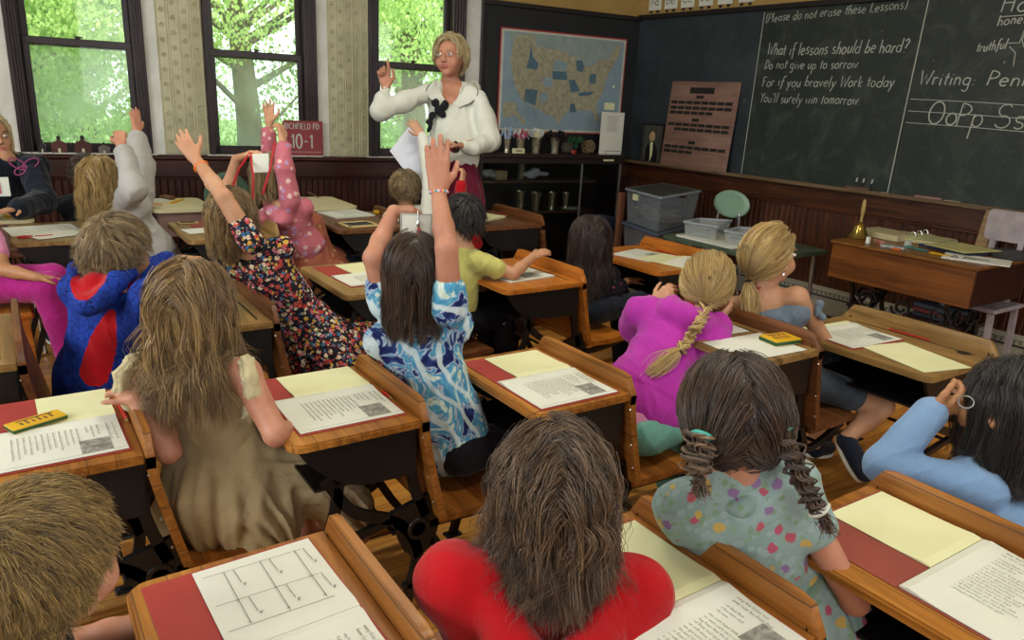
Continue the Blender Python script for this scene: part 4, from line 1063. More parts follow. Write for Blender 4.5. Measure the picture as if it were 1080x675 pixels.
def braid(name, pts, r0, r1, turns, mat, parent, origin, seed=3, tail=.05, label=None, ball=0.):
    rs = np.random.RandomState(seed); C = np.array(curve(pts, 14)); m = len(C); T = np.gradient(C, axis=0); T /= np.linalg.norm(T, axis=1)[:, None]
    U = np.cross(T, (.2, .3, .9)); U /= np.linalg.norm(U, axis=1)[:, None]; W = np.cross(T, U); t = np.linspace(0, 1, m); rad = r0+(r1-r0)*t
    out = []; rr = []
    for k in range(3):
        th = 2*pi*turns*t+2*pi*k/3; a = np.sin(th)*rad*.95; b = np.sin(2*th)*rad*.55
        P = C+U*a[:, None]+W*b[:, None]
        for j in range(16):
            o1, o2 = rs.normal(size=2)*.36; q = P+U*(o1*rad)[:, None]+W*(o2*rad)[:, None]; out.append(q); rr.append(.0021*(.8+.5*rs.rand())*np.ones(m))
    V, Q = tubes(np.array(out), np.array(rr)); col = np.repeat(rs.uniform(.25, .95, len(out)), m*3)
    if tail:
        e = C[-1]; d = T[-1]; S = 8; tl = []
        for j in range(60):
            dd = nrm(d+rs.normal(size=3)*.22+V3(0, 0, -.15)); tl.append([e+rs.normal(size=3)*r1*.3+dd*tail*rs.uniform(.6, 1)*q/(S-1)+V3(0, 0, -.1)*tail*(q/(S-1))**2 for q in range(S)])
        V2, Q2 = tubes(np.array(tl), np.tile(np.linspace(.0018, .0005, S), (60, 1))); Q = np.concatenate([Q, Q2+len(V)]); V = np.concatenate([V, V2]); col = np.concatenate([col, np.repeat(rs.uniform(.3, 1, 60), S*3)])
    o = np_mesh(name, V, Q, mat, parent, origin, True, col=col)
    if label: o['label'] = label
    return o

def add_head(S, H, R, s, detail=True):
    P = lambda x, y, z: H+R@(V3(x, y, z)*s)
    S.ell(P(0, -.008, .012), np.array([.073, .090, .086])*s, R, .02)
    S.ell(P(0, .026, -.044), np.array([.054, .056, .056])*s, R, .03)
    if detail:
        S.ell(P(0, .066, -.088), np.array([.019, .015, .014])*s, R, .03*s)
        for q in (-1, 1):
            S.ell(P(q*.036, .056, -.034), np.array([.026, .024, .026])*s, R, .02*s)
            S.ell(P(q*.031, .098, .004), np.array([.017, .014, .011])*s, R, .012*s, True)
        S.cap(P(0, .082, .008), P(0, .099, -.026), .0065*s, .0095*s, .010*s)
        for q in (-1, 1): S.ell(P(q*.009, .091, -.029), np.array([.007, .008, .006])*s, R, .005*s)
        S.ell(P(0, .0835, -.0535), np.array([.021, .010, .0042])*s, R, .005*s); S.ell(P(0, .0825, -.061), np.array([.018, .010, .005])*s, R, .004*s)
    for q in (-1, 1):
        S.ell(P(q*.077, -.006, -.012), np.array([.007, .017, .028])*s, R@np.array(Matrix.Rotation(math.radians(-22*q), 3, 'Z')), .006)
        S.ell(P(q*.086, -.002, -.010), np.array([.006, .009, .016])*s, R, .004, True)
def face_parts(H, R, s, parent, origin, iris=m_iris, brow=None):
    P = lambda x, y, z: H+R@(V3(x, y, z)*s)
    for q in (-1, 1):
        b = MB(); b.ell(P(q*.031, .0800, .003), (.0125*s, .0115*s, .0065*s), R, 12); e = b.build('eye', m_eyew, None, smooth=True, origin=origin); e.parent = parent; e.location = (0, 0, 0)
        b = MB(); b.ell(P(q*.031, .0885, .003), (.0048*s, .004*s, .0048*s), R, 10); i = b.build('iris', iris, None, smooth=True, origin=origin); i.parent = e; i.location = (0, 0, 0)
        b = MB(); b.tube([P(q*.017, .089, .021), P(q*.032, .088, .026), P(q*.046, .078, .021)], .0022*s, 5); i = b.build('eyebrow', brow or hb_mid, None, origin=origin); i.parent = parent; i.location = (0, 0, 0)
def paint_lips(H, R, s):
    def f(C):
        q = (C-H)@R/s; return ((np.abs(q[:, 0]) < .021) & (q[:, 1] > .08) & (q[:, 2] < -.048) & (q[:, 2] > -.066)).astype(int)
    return f
def rotv(v, axis, ang):
    axis = nrm(axis); c, s_ = math.cos(ang), math.sin(ang); return v*c+np.cross(axis, v)*s_+axis*(axis@v)*(1-c)
def add_hand(S, wr, hd, pn, side, L, curls=(20, 20, 20, 25), spread=.10, thumb=.0, tc=20, wrist_r=None):
    hd = nrm(hd); pn = nrm(np.array(pn)-hd*(np.array(pn)@hd)); ax = np.cross(hd, pn)*side; wr = np.array(wr, float)
    offs = (.165, .055, -.055, -.155); ln = (.42, .47, .43, .34); kn = (.50, .525, .50, .455)
    for i in range(4):
        k0 = wr+hd*kn[i]*L+ax*offs[i]*L
        S.cap(wr+hd*.02*L+ax*offs[i]*.55*L, k0, .085*L, .072*L, .012)
        d = rotv(hd, np.cross(ax, hd)*1., 0); d = nrm(hd+ax*offs[i]*spread*6); axis = np.cross(d, pn); p = k0
        c = math.radians(curls[i])
        for j, (f, r) in enumerate(((.46, .060), (.30, .054), (.24, .047))):
            d = rotv(d, axis, c*(.30, .40, .30)[j]*1.0); q = p+d*ln[i]*L*f; S.cap(p, q, r*L, (r-.006)*L, .004); p = q
    b0 = wr+hd*.10*L+ax*.12*L+pn*.02*L; d = nrm(hd*(.62-thumb*.3)+ax*(.75+thumb)+pn*.15); b1 = b0+d*.26*L; S.cap(b0, b1, .095*L, .066*L, .012)
    d = rotv(d, np.cross(d, nrm(hd+pn*.4)), math.radians(tc)); b2 = b1+d*.17*L; S.cap(b1, b2, .062*L, .056*L, .004); d = rotv(d, np.cross(d, nrm(hd+pn*.5)), math.radians(tc*.6)); S.cap(b2, b2+d*.13*L, .055*L, .045*L, .004)

def person(label, H, R, s, pel, parts, skin=m_skin, hair=None, lat=None, neck=None, chest=None, sw=.115, bust=1., arms=(), legs=None, tops=(), bs=.92, face=False, detail=True, h=.005, cat='child', neck_r=.036, name='person', brow=None, belly=.074, earR=True):
    H = V3(*H); pel = V3(*pel); base = V3(pel[0], pel[1], 0)
    t = thing(name, base, label, 'person')
    neck = H+R@(V3(0, -.028, -.125)*s) if neck is None else V3(*neck)
    up = nrm(neck-pel); lat = nrm(R[:, 0]) if lat is None else nrm(lat); lat = nrm(lat-up*(lat@up)); fwd = np.cross(up, lat)
    sc = neck-up*.045*s; shR = sc+lat*sw; shL = sc-lat*sw; ch = neck-up*.13*s if chest is None else V3(*chest)
    S = SDF(h)
    add_head(S, H, R, s, detail)
    hs_ = s; s = s*bs
    S.cap(H+R@(V3(0, -.02, -.06)*hs_), neck-up*.01, neck_r*s, (neck_r+.006)*s, .03)
    S.cap(neck-up*.01, sc, .04*s, .05*s, .04, lat, 1.4)
    S.cap(shL, shR, .036*s*bust, .036*s*bust, .04)
    S.cap(ch, pel+up*.08, .078*s*bust, belly*s, .05, lat, 1.22)
    S.cap(pel+up*.08, pel, belly*s, .08*s, .05, lat, 1.3)
    J = {}
    for a in arms:
        sd = a['side']; sh = V3(*a['sh']) if 'sh' in a else (shR if sd > 0 else shL); el = V3(*a['el']); wr = V3(*a['wr']); k = a.get('k', 1.)*s
        S.chain([sh, el], [.036*k, .028*k], .03); S.chain([el, (el*.65+wr*.35), wr], [.0275*k, .027*k, .0185*k], .012)
        J[sd] = (sh, el, wr)
        if a.get('hand', True):
            add_hand(S, wr, a['hd'], a['pn'], a.get('thumbside', 1), a.get('L', .128)*s, a.get('curl', (15, 12, 14, 20)), a.get('spread', .1), a.get('thumb', 0), a.get('tc', 20))
    Lg = []
    if legs:
        for l in legs:
            hp, kn, an = V3(*l[0]), V3(*l[1]), V3(*l[2]); toe = V3(*l[3]) if len(l) > 3 else an+nrm(V3(*(kn-hp))*V3(1, 1, 0)+V3(1e-3, 0, 0))*.12+V3(0, 0, -.03)
            S.chain([hp, kn], [.062*s, .045*s], .04); S.chain([kn, kn*.6+an*.4, an], [.043*s, .041*s, .026*s], .02); S.cap(an-V3(0, 0, .01), toe, .026*s, .018*s, .02); Lg.append((hp, kn, an, toe))
    body = S.mesh('body', [skin, m_lip], t, base, paint=paint_lips(H, R, hs_) if face else (lambda C: np.zeros(len(C), int)))
    if face: face_parts(H, R, hs_, t, base, brow=brow)
    ctx = dict(t=t, base=base, H=H, R=R, s=s, neck=neck, up=up, lat=lat, fwd=fwd, sc=sc, shL=shL, shR=shR, ch=ch, pel=pel, J=J, legs=Lg, bust=bust, belly=belly, h=h)
    for f in parts: f(ctx)
    if hair:
        hs = dict(hair); nm = hs.pop('name', 'hair'); mt_ = hs.pop('mat')
        make_hair(nm, H, R, hs_, mt_, t, base, body=[(shL, shR, .05*s), (sc, ch, .095*s), (ch, pel, .09*s), (H+R@(V3(0, -.02, -.06)*s), neck, .042*s)]+[(J[q][0], J[q][1], .038*s) for q in J]+hs.pop('extra', []), **hs)
    return ctx
# garments -----------------------------------------------------------
def along(pts, f):
    """cut a polyline at fraction f of its length"""
    P = [np.array(p, float) for p in pts]; L = [np.linalg.norm(P[i+1]-P[i]) for i in range(len(P)-1)]; tot = sum(L)*f; out = [P[0]]
    for i, l in enumerate(L):
        if tot <= l: out.append(P[i]+(P[i+1]-P[i])*tot/l); return out
        out.append(P[i+1]); tot -= l
    return out
def top(mat, sleeve=.3, pad=.010, name='shirt', puff=.0, paint=None, hem=.0, hood=None, neckcut=.055, cuff=None, wr=.024, seed=1, fold=.003, hem_r=0., sides=(-1, 1), extra=None, necky=.0, label=None, h=None, shpad=0., foldsc=22):
    def f(c):
        s = c['s']; S = SDF(h or c['h']); up, lat = c['up'], c['lat']
        S.cap(c['neck']-up*.035*s, c['sc']-up*.01, .045*s+pad*.6, .055*s+pad*.6, .04, lat, 1.35)
        S.cap(c['shL'], c['shR'], .036*s*c['bust']+pad+shpad, None, .04)
        S.cap(c['ch'], c['pel']+up*.09, .078*s*c['bust']+pad, c['belly']*s+pad+puff, .05, lat, 1.24)
        S.cap(c['pel']+up*.09, c['pel']-up*hem, c['belly']*s+pad+puff, .082*s+pad+puff+hem_r, .05, lat, 1.28)
        for sd in sides:
            if sd not in c['J']: continue
            sl = sleeve[sd] if isinstance(sleeve, dict) else sleeve
            if sl <= 0: continue
            sh, el, w = c['J'][sd]; P = along([sh, el, w], sl); n = len(P)
            rs_ = [.038*s+pad+shpad, .031*s+pad+puff*.6, (.027 if sl < .9 else wr)*s+pad]
            if n == 2: S.cap(P[0], P[1], rs_[0], .036*s+pad, .03)
            else: S.chain(P, rs_, .015)
        if hood:
            hood(S, c)
        if neckcut: S.ell(c['neck']+up*(.02+necky)*s+c['fwd']*.01*s, V3(.048, .048, neckcut)*s, np.column_stack([lat, c['fwd'], up]), .01, True)
        if extra: extra(S, c)
        dsp = wob(fold, foldsc, seed)
        o = S.mesh(name, mat, c['t'], c['base'], disp=dsp, paint=paint); c['top'] = o
        if label: o['label'] = label
    return f
def hood_back(S, c):
    s = c['s']; up, lat, fw = c['up'], c['lat'], c['fwd']; n = c['neck']
    S.cap(n-up*.01-fw*.05*s-lat*.055*s, n-up*.055*s-fw*.085*s, .034*s, .04*s, .03); S.cap(n-up*.01-fw*.05*s+lat*.055*s, n-up*.055*s-fw*.085*s, .034*s, .04*s, .03)
    S.cap(n-fw*.04*s-lat*.06*s, n+fw*.03*s-lat*.05*s, .028*s, .022*s, .02); S.cap(n-fw*.04*s+lat*.06*s, n+fw*.03*s+lat*.05*s, .028*s, .022*s, .02)
def pants(mat, frac=1., pad=.010, name='trousers', shoes=None, puff=0., label=None):
    def f(c):
        s = c['s']; S = SDF(.006); up, lat = c['up'], c['lat']
        S.cap(c['pel']+up*.07, c['pel']-up*.01, .080*s+pad, .082*s+pad, .03, lat, 1.28)
        for hp, kn, an, toe in c['legs']:
            P = along([hp, kn, an], frac); r = [.064*s+pad, .048*s+pad+puff, .034*s+pad+puff]
            S.chain(P, r[:len(P)], .02)
        o = S.mesh(name, mat, c['t'], c['base'], disp=wob(.003, 24, 5))
        if label: o['label'] = label
        if shoes:
            for hp, kn, an, toe in c['legs']:
                add_shoe(an, toe, s, shoes, c)
    return f
def add_shoe(an, toe, s, mat, c, sole=None):
    S = SDF(.005); d = nrm((toe-an)*V3(1, 1, .0)+V3(1e-4, 0, 0)); zb = min(an[2], toe[2])-.03
    S.cap(an+V3(0, 0, -.012), toe, .036*s, .028*s, .02); S.ell((an+toe)/2+V3(0, 0, -.006), np.array([.036, .09, .03])*s, frame(toe-an), .02)
    o = S.mesh('shoe', mat, c['t'], c['base'])
    b = MB(); f = frame(toe-an); 
    b.prism([(x*.037*s, y*.098*s) for x, y in [(math.cos(a), math.sin(a)) for a in np.linspace(0, 2*pi, 20, endpoint=False)]], (an+toe)/2-f[:, 2]*.036*s, f[:, 0], f[:, 1], f[:, 2]*.014); q = b.build('sole', sole or m_white, None, origin=c['base']); q.parent = o; q.location = (0, 0, 0)
def skirt(mat, rings, name='skirt', k=.04, fold=.006, nf=11, seed=2, h=None, label=None, extra=None):
    """rings: list of (a, b, ra, rb, latfactor, foldamp)"""
    def f(c):
        S = SDF(h or c['h']);
        for a, b, ra, rb, lf, fa in rings: S.cap(a, b, ra, rb, k, c['lat'], lf, fold=(nf, fa, seed*1.3) if fa else None)
        if extra: extra(S, c)
        o = S.mesh(name, mat, c['t'], c['base'], disp=wob(fold*.4, 26, seed))
        if label: o['label'] = label
    return f
def seated_legs(pel, yaw, s, spread=.06, kz=None, fwd=.27, foot=.05, dy=(0, 0), toes=.1):
    y = math.radians(yaw); f = V3(math.sin(y), math.cos(y), 0); l = V3(math.cos(y), -math.sin(y), 0); out = []
    for q, o in zip((-1, 1), dy):
        hp = V3(*pel)+l*spread*q*s+V3(0, 0, -.01); kn = hp+f*fwd*s+l*.015*q+V3(0, 0, (kz or 0)+.01); an = kn+V3(0, 0, -kn[2]+.065)+f*(foot+o); out.append((hp, kn, an, an+f*toes+V3(0, 0, -.022)))
    return out
def ring_band(name, c, at, ax, r, w, mat, t=None, beads=False, cols=None):
    ax = nrm(ax); u = nrm(np.cross(ax, (0.1, .2, 1))); v = np.cross(ax, u); b = MB(); at = V3(*at)
    P = [at+(u*math.cos(a)+v*math.sin(a))*r for a in np.linspace(0, 2*pi, 24, endpoint=False)]
    if beads:
        for i, p in enumerate(P): b.ell(p, (w, w, w), None, 8, i % len(cols))
        o = b.build(name, cols, None, smooth=True, origin=c['base'])
    else:
        b.tube(P+[P[0]], w, 6); o = b.build(name, mat, None, smooth=True, origin=c['base'])
    o.parent = c['t']; o.location = (0, 0, 0); return o

# fabrics ------------------------------------------------------------
def spots_mat(name, base, cols, scale=45, size=.42, rough=.8, base2=None, lines=None, bmp=0.):
    m, nt, b = base_mat(name, rough, 0, .15); co = coords(nt)
    nz = N(nt, 'ShaderNodeTexNoise', i_Scale=9., i_Detail=3.); nt.links.new(co, nz.inputs['Vector'])
    col = ramp(nt, nz.outputs['Fac'], [(.35, base), (.65, base2 or base)])
    for k, (cc, sc, sz) in enumerate(cols):
        v = N(nt, 'ShaderNodeTexVoronoi', i_Scale=float(sc)); mp = coords(nt, (1, 1, 1)); v.inputs['Randomness'].default_value = .9
        add = N(nt, 'ShaderNodeVectorMath', operation='ADD'); add.inputs[1].default_value = (k*3.7, k*1.3, k*2.1)
        wn_ = N(nt, 'ShaderNodeTexNoise', i_Scale=sc*1.6, i_Detail=2.); nt.links.new(mp, wn_.inputs['Vector']); ws = N(nt, 'ShaderNodeVectorMath', operation='SCALE'); ws.inputs[3].default_value = .55/sc; nt.links.new(wn_.outputs['Color'], ws.inputs[0]); wa = N(nt, 'ShaderNodeVectorMath', operation='ADD'); nt.links.new(mp, wa.inputs[0]); nt.links.new(ws.outputs[0], wa.inputs[1]); nt.links.new(wa.outputs[0], add.inputs[0]); nt.links.new(add.outputs[0], v.inputs['Vector'])
        mask = ramp(nt, v.outputs['Distance'], [(sz, (1, 1, 1, 1)), (sz+.06, (0, 0, 0, 1))])
        wn = ramp(nt, v.outputs['Color'], [(i/len(cc), x) for i, x in enumerate(cc)], 'CONSTANT')
        col = mixc(nt, mask, col, wn)
    nt.links.new(col, b.inputs['Base Color'])
    n2 = N(nt, 'ShaderNodeTexNoise', i_Scale=18., i_Detail=5.); nt.links.new(co, n2.inputs['Vector']); bump(nt, b, n2.outputs['Fac'], .35, .01); return m
def cloth(name, c, c2=None, rough=.85, sc=6, bs=20, bm=.45, spec=.12):
    m, nt, b = base_mat(name, rough, 0, spec); co = coords(nt)
    nz = N(nt, 'ShaderNodeTexNoise', i_Scale=float(sc), i_Detail=4.); nt.links.new(co, nz.inputs['Vector'])
    l = lin(c); c2 = c2 or tuple(x*.82 for x in l[:3])+(1,)
    nt.links.new(ramp(nt, nz.outputs['Fac'], [(.35, c), (.7, c2)]), b.inputs['Base Color'])
    n2 = N(nt, 'ShaderNodeTexNoise', i_Scale=float(bs), i_Detail=6., i_Distortion=1.2, i_Roughness=.55); nt.links.new(co, n2.inputs['Vector']); bump(nt, b, n2.outputs['Fac'], bm, .012)
    b.inputs['Sheen Weight'].default_value = .15; return m
def tiedye():
    m, nt, b = base_mat('tie_dye', .85, 0, .1); co = coords(nt, (1, 1, 1), rot=(.5, .6, .4))
    nz = N(nt, 'ShaderNodeTexNoise', i_Scale=7.5, i_Detail=3., i_Distortion=2.2, i_Roughness=.6); nt.links.new(co, nz.inputs['Vector'])
    col = ramp(nt, nz.outputs['Fac'], [(.34, '#1d2350'), (.42, '#2c3f7c'), (.46, '#b3c6d2'), (.50, '#3f86b4'), (.57, '#62a9c6'), (.62, '#d6e3dc'), (.68, '#a9c49a'), (.78, '#2f6fb0')])
    w = N(nt, 'ShaderNodeTexWave', i_Scale=4., i_Distortion=11., i_Detail=3.); nt.links.new(co, w.inputs['Vector'])
    mk = ramp(nt, w.outputs['Fac'], [(.78, (0, 0, 0, 1)), (.9, (.8, .8, .8, 1))]); col = mixc(nt, mk, col, '#cfe0e2'); nt.links.new(col, b.inputs['Base Color'])
    n2 = N(nt, 'ShaderNodeTexNoise', i_Scale=16., i_Detail=5.); nt.links.new(co, n2.inputs['Vector']); bump(nt, b, n2.outputs['Fac'], .4, .01); return m
def crackle():
    m, nt, b = base_mat('blue_crackle', .8, 0, .15); co = coords(nt)
    n0 = N(nt, 'ShaderNodeTexNoise', i_Scale=30., i_Detail=3.); nt.links.new(co, n0.inputs['Vector'])
    mxv = N(nt, 'ShaderNodeVectorMath', operation='SCALE'); mxv.inputs[3].default_value = .04; nt.links.new(n0.outputs['Color'], mxv.inputs[0]); ad = N(nt, 'ShaderNodeVectorMath', operation='ADD'); nt.links.new(co, ad.inputs[0]); nt.links.new(mxv.outputs[0], ad.inputs[1])
    v = N(nt, 'ShaderNodeTexVoronoi', feature='DISTANCE_TO_EDGE', i_Scale=38.); nt.links.new(ad.outputs[0], v.inputs['Vector'])
    n3 = N(nt, 'ShaderNodeTexNoise', i_Scale=12.); nt.links.new(co, n3.inputs['Vector'])
    col = ramp(nt, n3.outputs['Fac'], [(.4, '#1f3f9e'), (.65, '#18307f')]); mk = ramp(nt, v.outputs['Distance'], [(.015, (1, 1, 1, 1)), (.05, (0, 0, 0, 1))]); col = mixc(nt, mk, col, '#101a4a')
    nt.links.new(col, b.inputs['Base Color']); n2 = N(nt, 'ShaderNodeTexNoise', i_Scale=15., i_Detail=5.); nt.links.new(co, n2.inputs['Vector']); bump(nt, b, n2.outputs['Fac'], .5, .012); return m
def at(c, dx, dy, dz): return V3(*c)+V3(dx, dy, dz)
m_navy = cloth('navy_cloth', '#1c222e', '#141923'); m_blk = cloth('black_cloth', '#15141a', '#0e0d12')
m_redh = cloth('red_fleece', '#b5121b', '#9a0d15', .9, 5, 16, .5); m_mag = cloth('magenta_fleece', '#b436a6', '#9c2c92', .9, 5, 14, .5)
m_pink = cloth('pink_cotton', '#cf87ab', '#bb7498'); m_beige = cloth('beige_dress', '#b3a17c', '#98865f', .75, 9, 22, .35, .25); m_cr = cloth('cream_ruffle', '#c9bf9a', '#b9ae88')
m_greyh = cloth('grey_white_fleece', '#a9a9a6', '#98978f', .9, 4, 14, .5); m_yel = cloth('yellow_cotton', '#c2c072', '#a9a75c'); m_lbl = cloth('light_blue_cotton', '#7f9fc4', '#6d8cb2', .85, 5, 16, .35)
m_wht = cloth('white_blouse_cloth', '#d3d6cb', '#c4c8bb', .8, 5, 12, .5); m_mar = cloth('maroon_skirt', '#6d1a34', '#561229', .85, 6, 10, .3)
m_den = cloth('denim', '#4c5866', '#3e4955', .85, 30, 60, .3); m_denl = cloth('pale_denim', '#6f7d8c', '#5f6d7b', .85, 30, 60, .3)
m_shoe = cloth('navy_shoe', '#1f2533', '#181d29')
m_magp = cloth('magenta_pants', '#a31f78', '#861862')
m_flor = spots_mat('dark_floral', '#22232c', [(['#b8353a', '#c9a64a', '#d8cdb0', '#3f6f94', '#c4524a', '#20202a', '#c87a8a', '#7d8f5a'], 58, .50), (['#15151c', '#9a3a3a', '#15151c', '#c9b890'], 105, .35)])
m_gflor = spots_mat('pale_floral', '#93aaa9', [(['#93aaa9', '#7d9a80', '#93aaa9', '#86a08a'], 60, .36), (['#93aaa9', '#b0566c', '#93aaa9', '#c2a55a', '#93aaa9', '#8a6f9a', '#93aaa9', '#b05a66'], 34, .34)], base2='#839c98')
m_fox = spots_mat('pink_pattern', '#bf6f7d', [(['#bf6f7d', '#d6b8b0', '#bf6f7d', '#a98ab0', '#cfa08e'], 30, .34)], base2='#b4656f')
m_fox2 = spots_mat('coral_pattern', '#a4624e', [(['#a4624e', '#b98a62', '#a4624e', '#8a6a5a'], 34, .25)], base2='#955743')
m_tie = tiedye(); m_crk = crackle()
m_bag = MATS.get('clear_bag') or plain('clear_bag', '#b5b7b5', '#8e908c', .3, scale=20)
m_lan = plain('red_lanyard', '#b01825', None, .6)

# 1 girl in the beige dress ------------------------------------------------
H = Yp(203, 322, 1.90); d = dep(H); R = fr3(38, -4, -3)
pel = V3(.41, 1.93, .43)
def ruffles(c):
    for sd in (-1, 1):
        S = SDF(.0045); sh, el, w = c['J'][sd]; o = c['lat']*sd
        up, fw = c['up'], c['fwd']; sh = sh+o*.012-fw*.012+up*.006; P = [sh-o*.008+up*.030+fw*.035, sh+o*.006+up*.036, sh+o*.022+up*.018-fw*.036, sh+o*.030-up*.02-fw*.050, sh+o*.020-up*.062-fw*.048, sh-o*.004-up*.088-fw*.040]
        for i in range(5): S.cap(P[i], P[i+1], .016 if i else .010, .016, .014, fold=(5, .004, i))
        for i in range(1, 5): S.cap(P[i]+o*.012, P[i+1]+o*.012, .007, .007, .010)
        S.mesh('sleeve_ruffle', m_cr, c['t'], c['base'], disp=wob(.003, 60, sd+4))
eR = D(291, 458, d-.05)
person('girl with long light-brown hair in a beige dress with cream ruffled shoulders', H, R, 1.02, pel, [
    top(m_beige, 0, .008, 'dress_bodice', hem=-.08, neckcut=.05, necky=.0, fold=.003, seed=3), ruffles,
    skirt(m_beige, [(pel+V3(-.0, 0, .16), pel+V3(0, 0, .02), .085, .135, 1.15, .006), (pel+V3(0, 0, .03), pel+V3(-.01, -.05, -.055), .125, .155, 1.2, .010), (pel+V3(.02, -.05, .0), pel+V3(.24, -.10, -.03), .115, .10, 1.0, .007), (pel+V3(.02, -.12, -.02), pel+V3(.06, -.17, -.09), .07, .075, 1.0, .012),
                   (pel+V3(.20, -.12, .0), pel+V3(.29, -.14, -.12), .07, .07, 1.0, .01), (pel+V3(.05, .12, 0), pel+V3(.25, .06, -.02), .09, .08, 1, .006)], 'dress_skirt', nf=13, fold=.006, seed=4)],
    lat=V3(.80, -.60, 0), sw=.125, hair=dict(mat=hb_beige, length=.235, guides=300, kids=15, seed=4, part=.1, wave=.013, thick=.0009, lay_max=.20, spread=.010, frizz=.16),
    arms=[dict(side=-1, el=D(178, 476, d-.02), wr=D(143, 421, d-.03), hd=D(118, 405, d+.02)-D(143, 421, d-.03), pn=(0, 0, -1), thumbside=1, curl=(60, 65, 70, 75), L=.12, k=1.12), dict(side=1, el=eR, wr=pel+V3(.24, -.02, .10), hd=(.3, .9, 0), pn=(0, 0, -1), thumbside=-1, k=1.12)],
    legs=seated_legs(pel, 70, 1.05), skin=m_skin2, h=.0045)
tagged = None
# dark leggings of girl 1
# 2 boy in the blue hoodie --------------------------------------------------
H = Yp(124, 264, 2.52); d = dep(H); R = fr3(48, -6, 4); pel = V3(.17, 2.60, .44)
def blue_extra(c):
    pass
def bhood(S, c):
    d0 = dep(c['neck']); P = [D(x, y, d0+q) for x, y, q in ((80, 284, -.02), (79, 303, -.075), (92, 321, -.11), (110, 313, -.125), (122, 297, -.10), (138, 289, -.03))]
    S.chain(P, [.026, .030, .032, .030, .026, .022], .02); S.ell(D(102, 297, d0-.085), (.040, .040, .034), None, .02)
def bpaint(C):
    d0 = dep(H)+.03; r = np.zeros(len(C), int)
    q = C-D(100, 296, d0-.12); k = nrm(FW); q = q-(q@k)[:, None]*k*.7; r[np.linalg.norm(q*np.array([1, 1, .95]), axis=1) < .060] = 1
    a, b_ = D(126, 332, d0-.04), D(90, 394, d0-.08); dd = b_-a; t = np.clip((C-a)@dd/(dd@dd), 0, 1); q = C-(a+t[:, None]*dd); q = q-(q@k)[:, None]*k*.6; r[np.linalg.norm(q, axis=1) < .024+.026*t] = 1
    return r
a1 = D(166, 277, d+.12)
person('boy with short sandy hair in a royal-blue crackle hoodie with red hood lining', H, R, 1.0, pel, [
    top([m_crk, m_redh], .95, .022, 'hoodie', puff=.014, hem=.02, hood=bhood, seed=7, fold=.005, foldsc=16, paint=bpaint), blue_extra, pants(m_blk, shoes=m_shoe)],
    lat=nrm(V3(.62, -.78, 0)), sw=.118, hair=dict(mat=hb_sand, style='short', length=.05, guides=520, kids=12, seed=8, thick=.0009, spread=.009, lay_max=.14, frizz=.3), skin=m_skin,
    arms=[dict(side=-1, el=D(158, 290, d+.16), wr=D(178, 275, d+.2), hd=(1, .3, 0), pn=(0, 0, -1), thumbside=1), dict(side=1, el=D(158, 315, d-.08), wr=D(180, 296, d+.05), hd=(1, .3, 0), pn=(0, 0, -1), thumbside=-1)], legs=seated_legs(pel, 75, 1.))
# 3 gray hoodie girl --------------------------------------------------------
H = Yp(107, 190, 4.25); d = dep(H); R = fr3(35, 0, 0); pel = V3(.62, 4.22, .52)
person('girl with wavy blond hair and pale grey hoodie raising both hands', H, R, 1.05, pel, [
    top(m_greyh, .90, .022, 'hoodie', puff=.02, hem=.06, hood=hood_back, seed=9, fold=.007, foldsc=16), pants(m_navy, shoes=m_shoe)],
    neck=D(122, 213, d), lat=nrm(V3(.75, -.65, 0)), sw=.12, bust=1.1, hair=dict(mat=hb_blond, length=.17, guides=200, kids=12, seed=10, wave=.010, thick=.0012, spread=.014, lay_max=.16),
    arms=[dict(side=-1, sh=D(132, 213, d-.02), el=D(141, 199, d-.22), wr=D(128, 153, d-.16), hd=D(125, 130, d-.14)-D(128, 153, d-.16), pn=(.3, .9, 0), thumbside=1, curl=(190, 200, 210, 215), tc=50, L=.135), dict(side=1, sh=D(150, 216, d+.05), el=D(149, 178, d+.05), wr=D(144, 139, d+.1), hd=D(142, 105, d+.1)-D(144, 139, d+.1), pn=(-.5, .8, 0), thumbside=-1, curl=(15, 10, 20, 40), L=.135)],
    legs=seated_legs(pel, 80, 1.), skin=m_skin2, h=.0055)
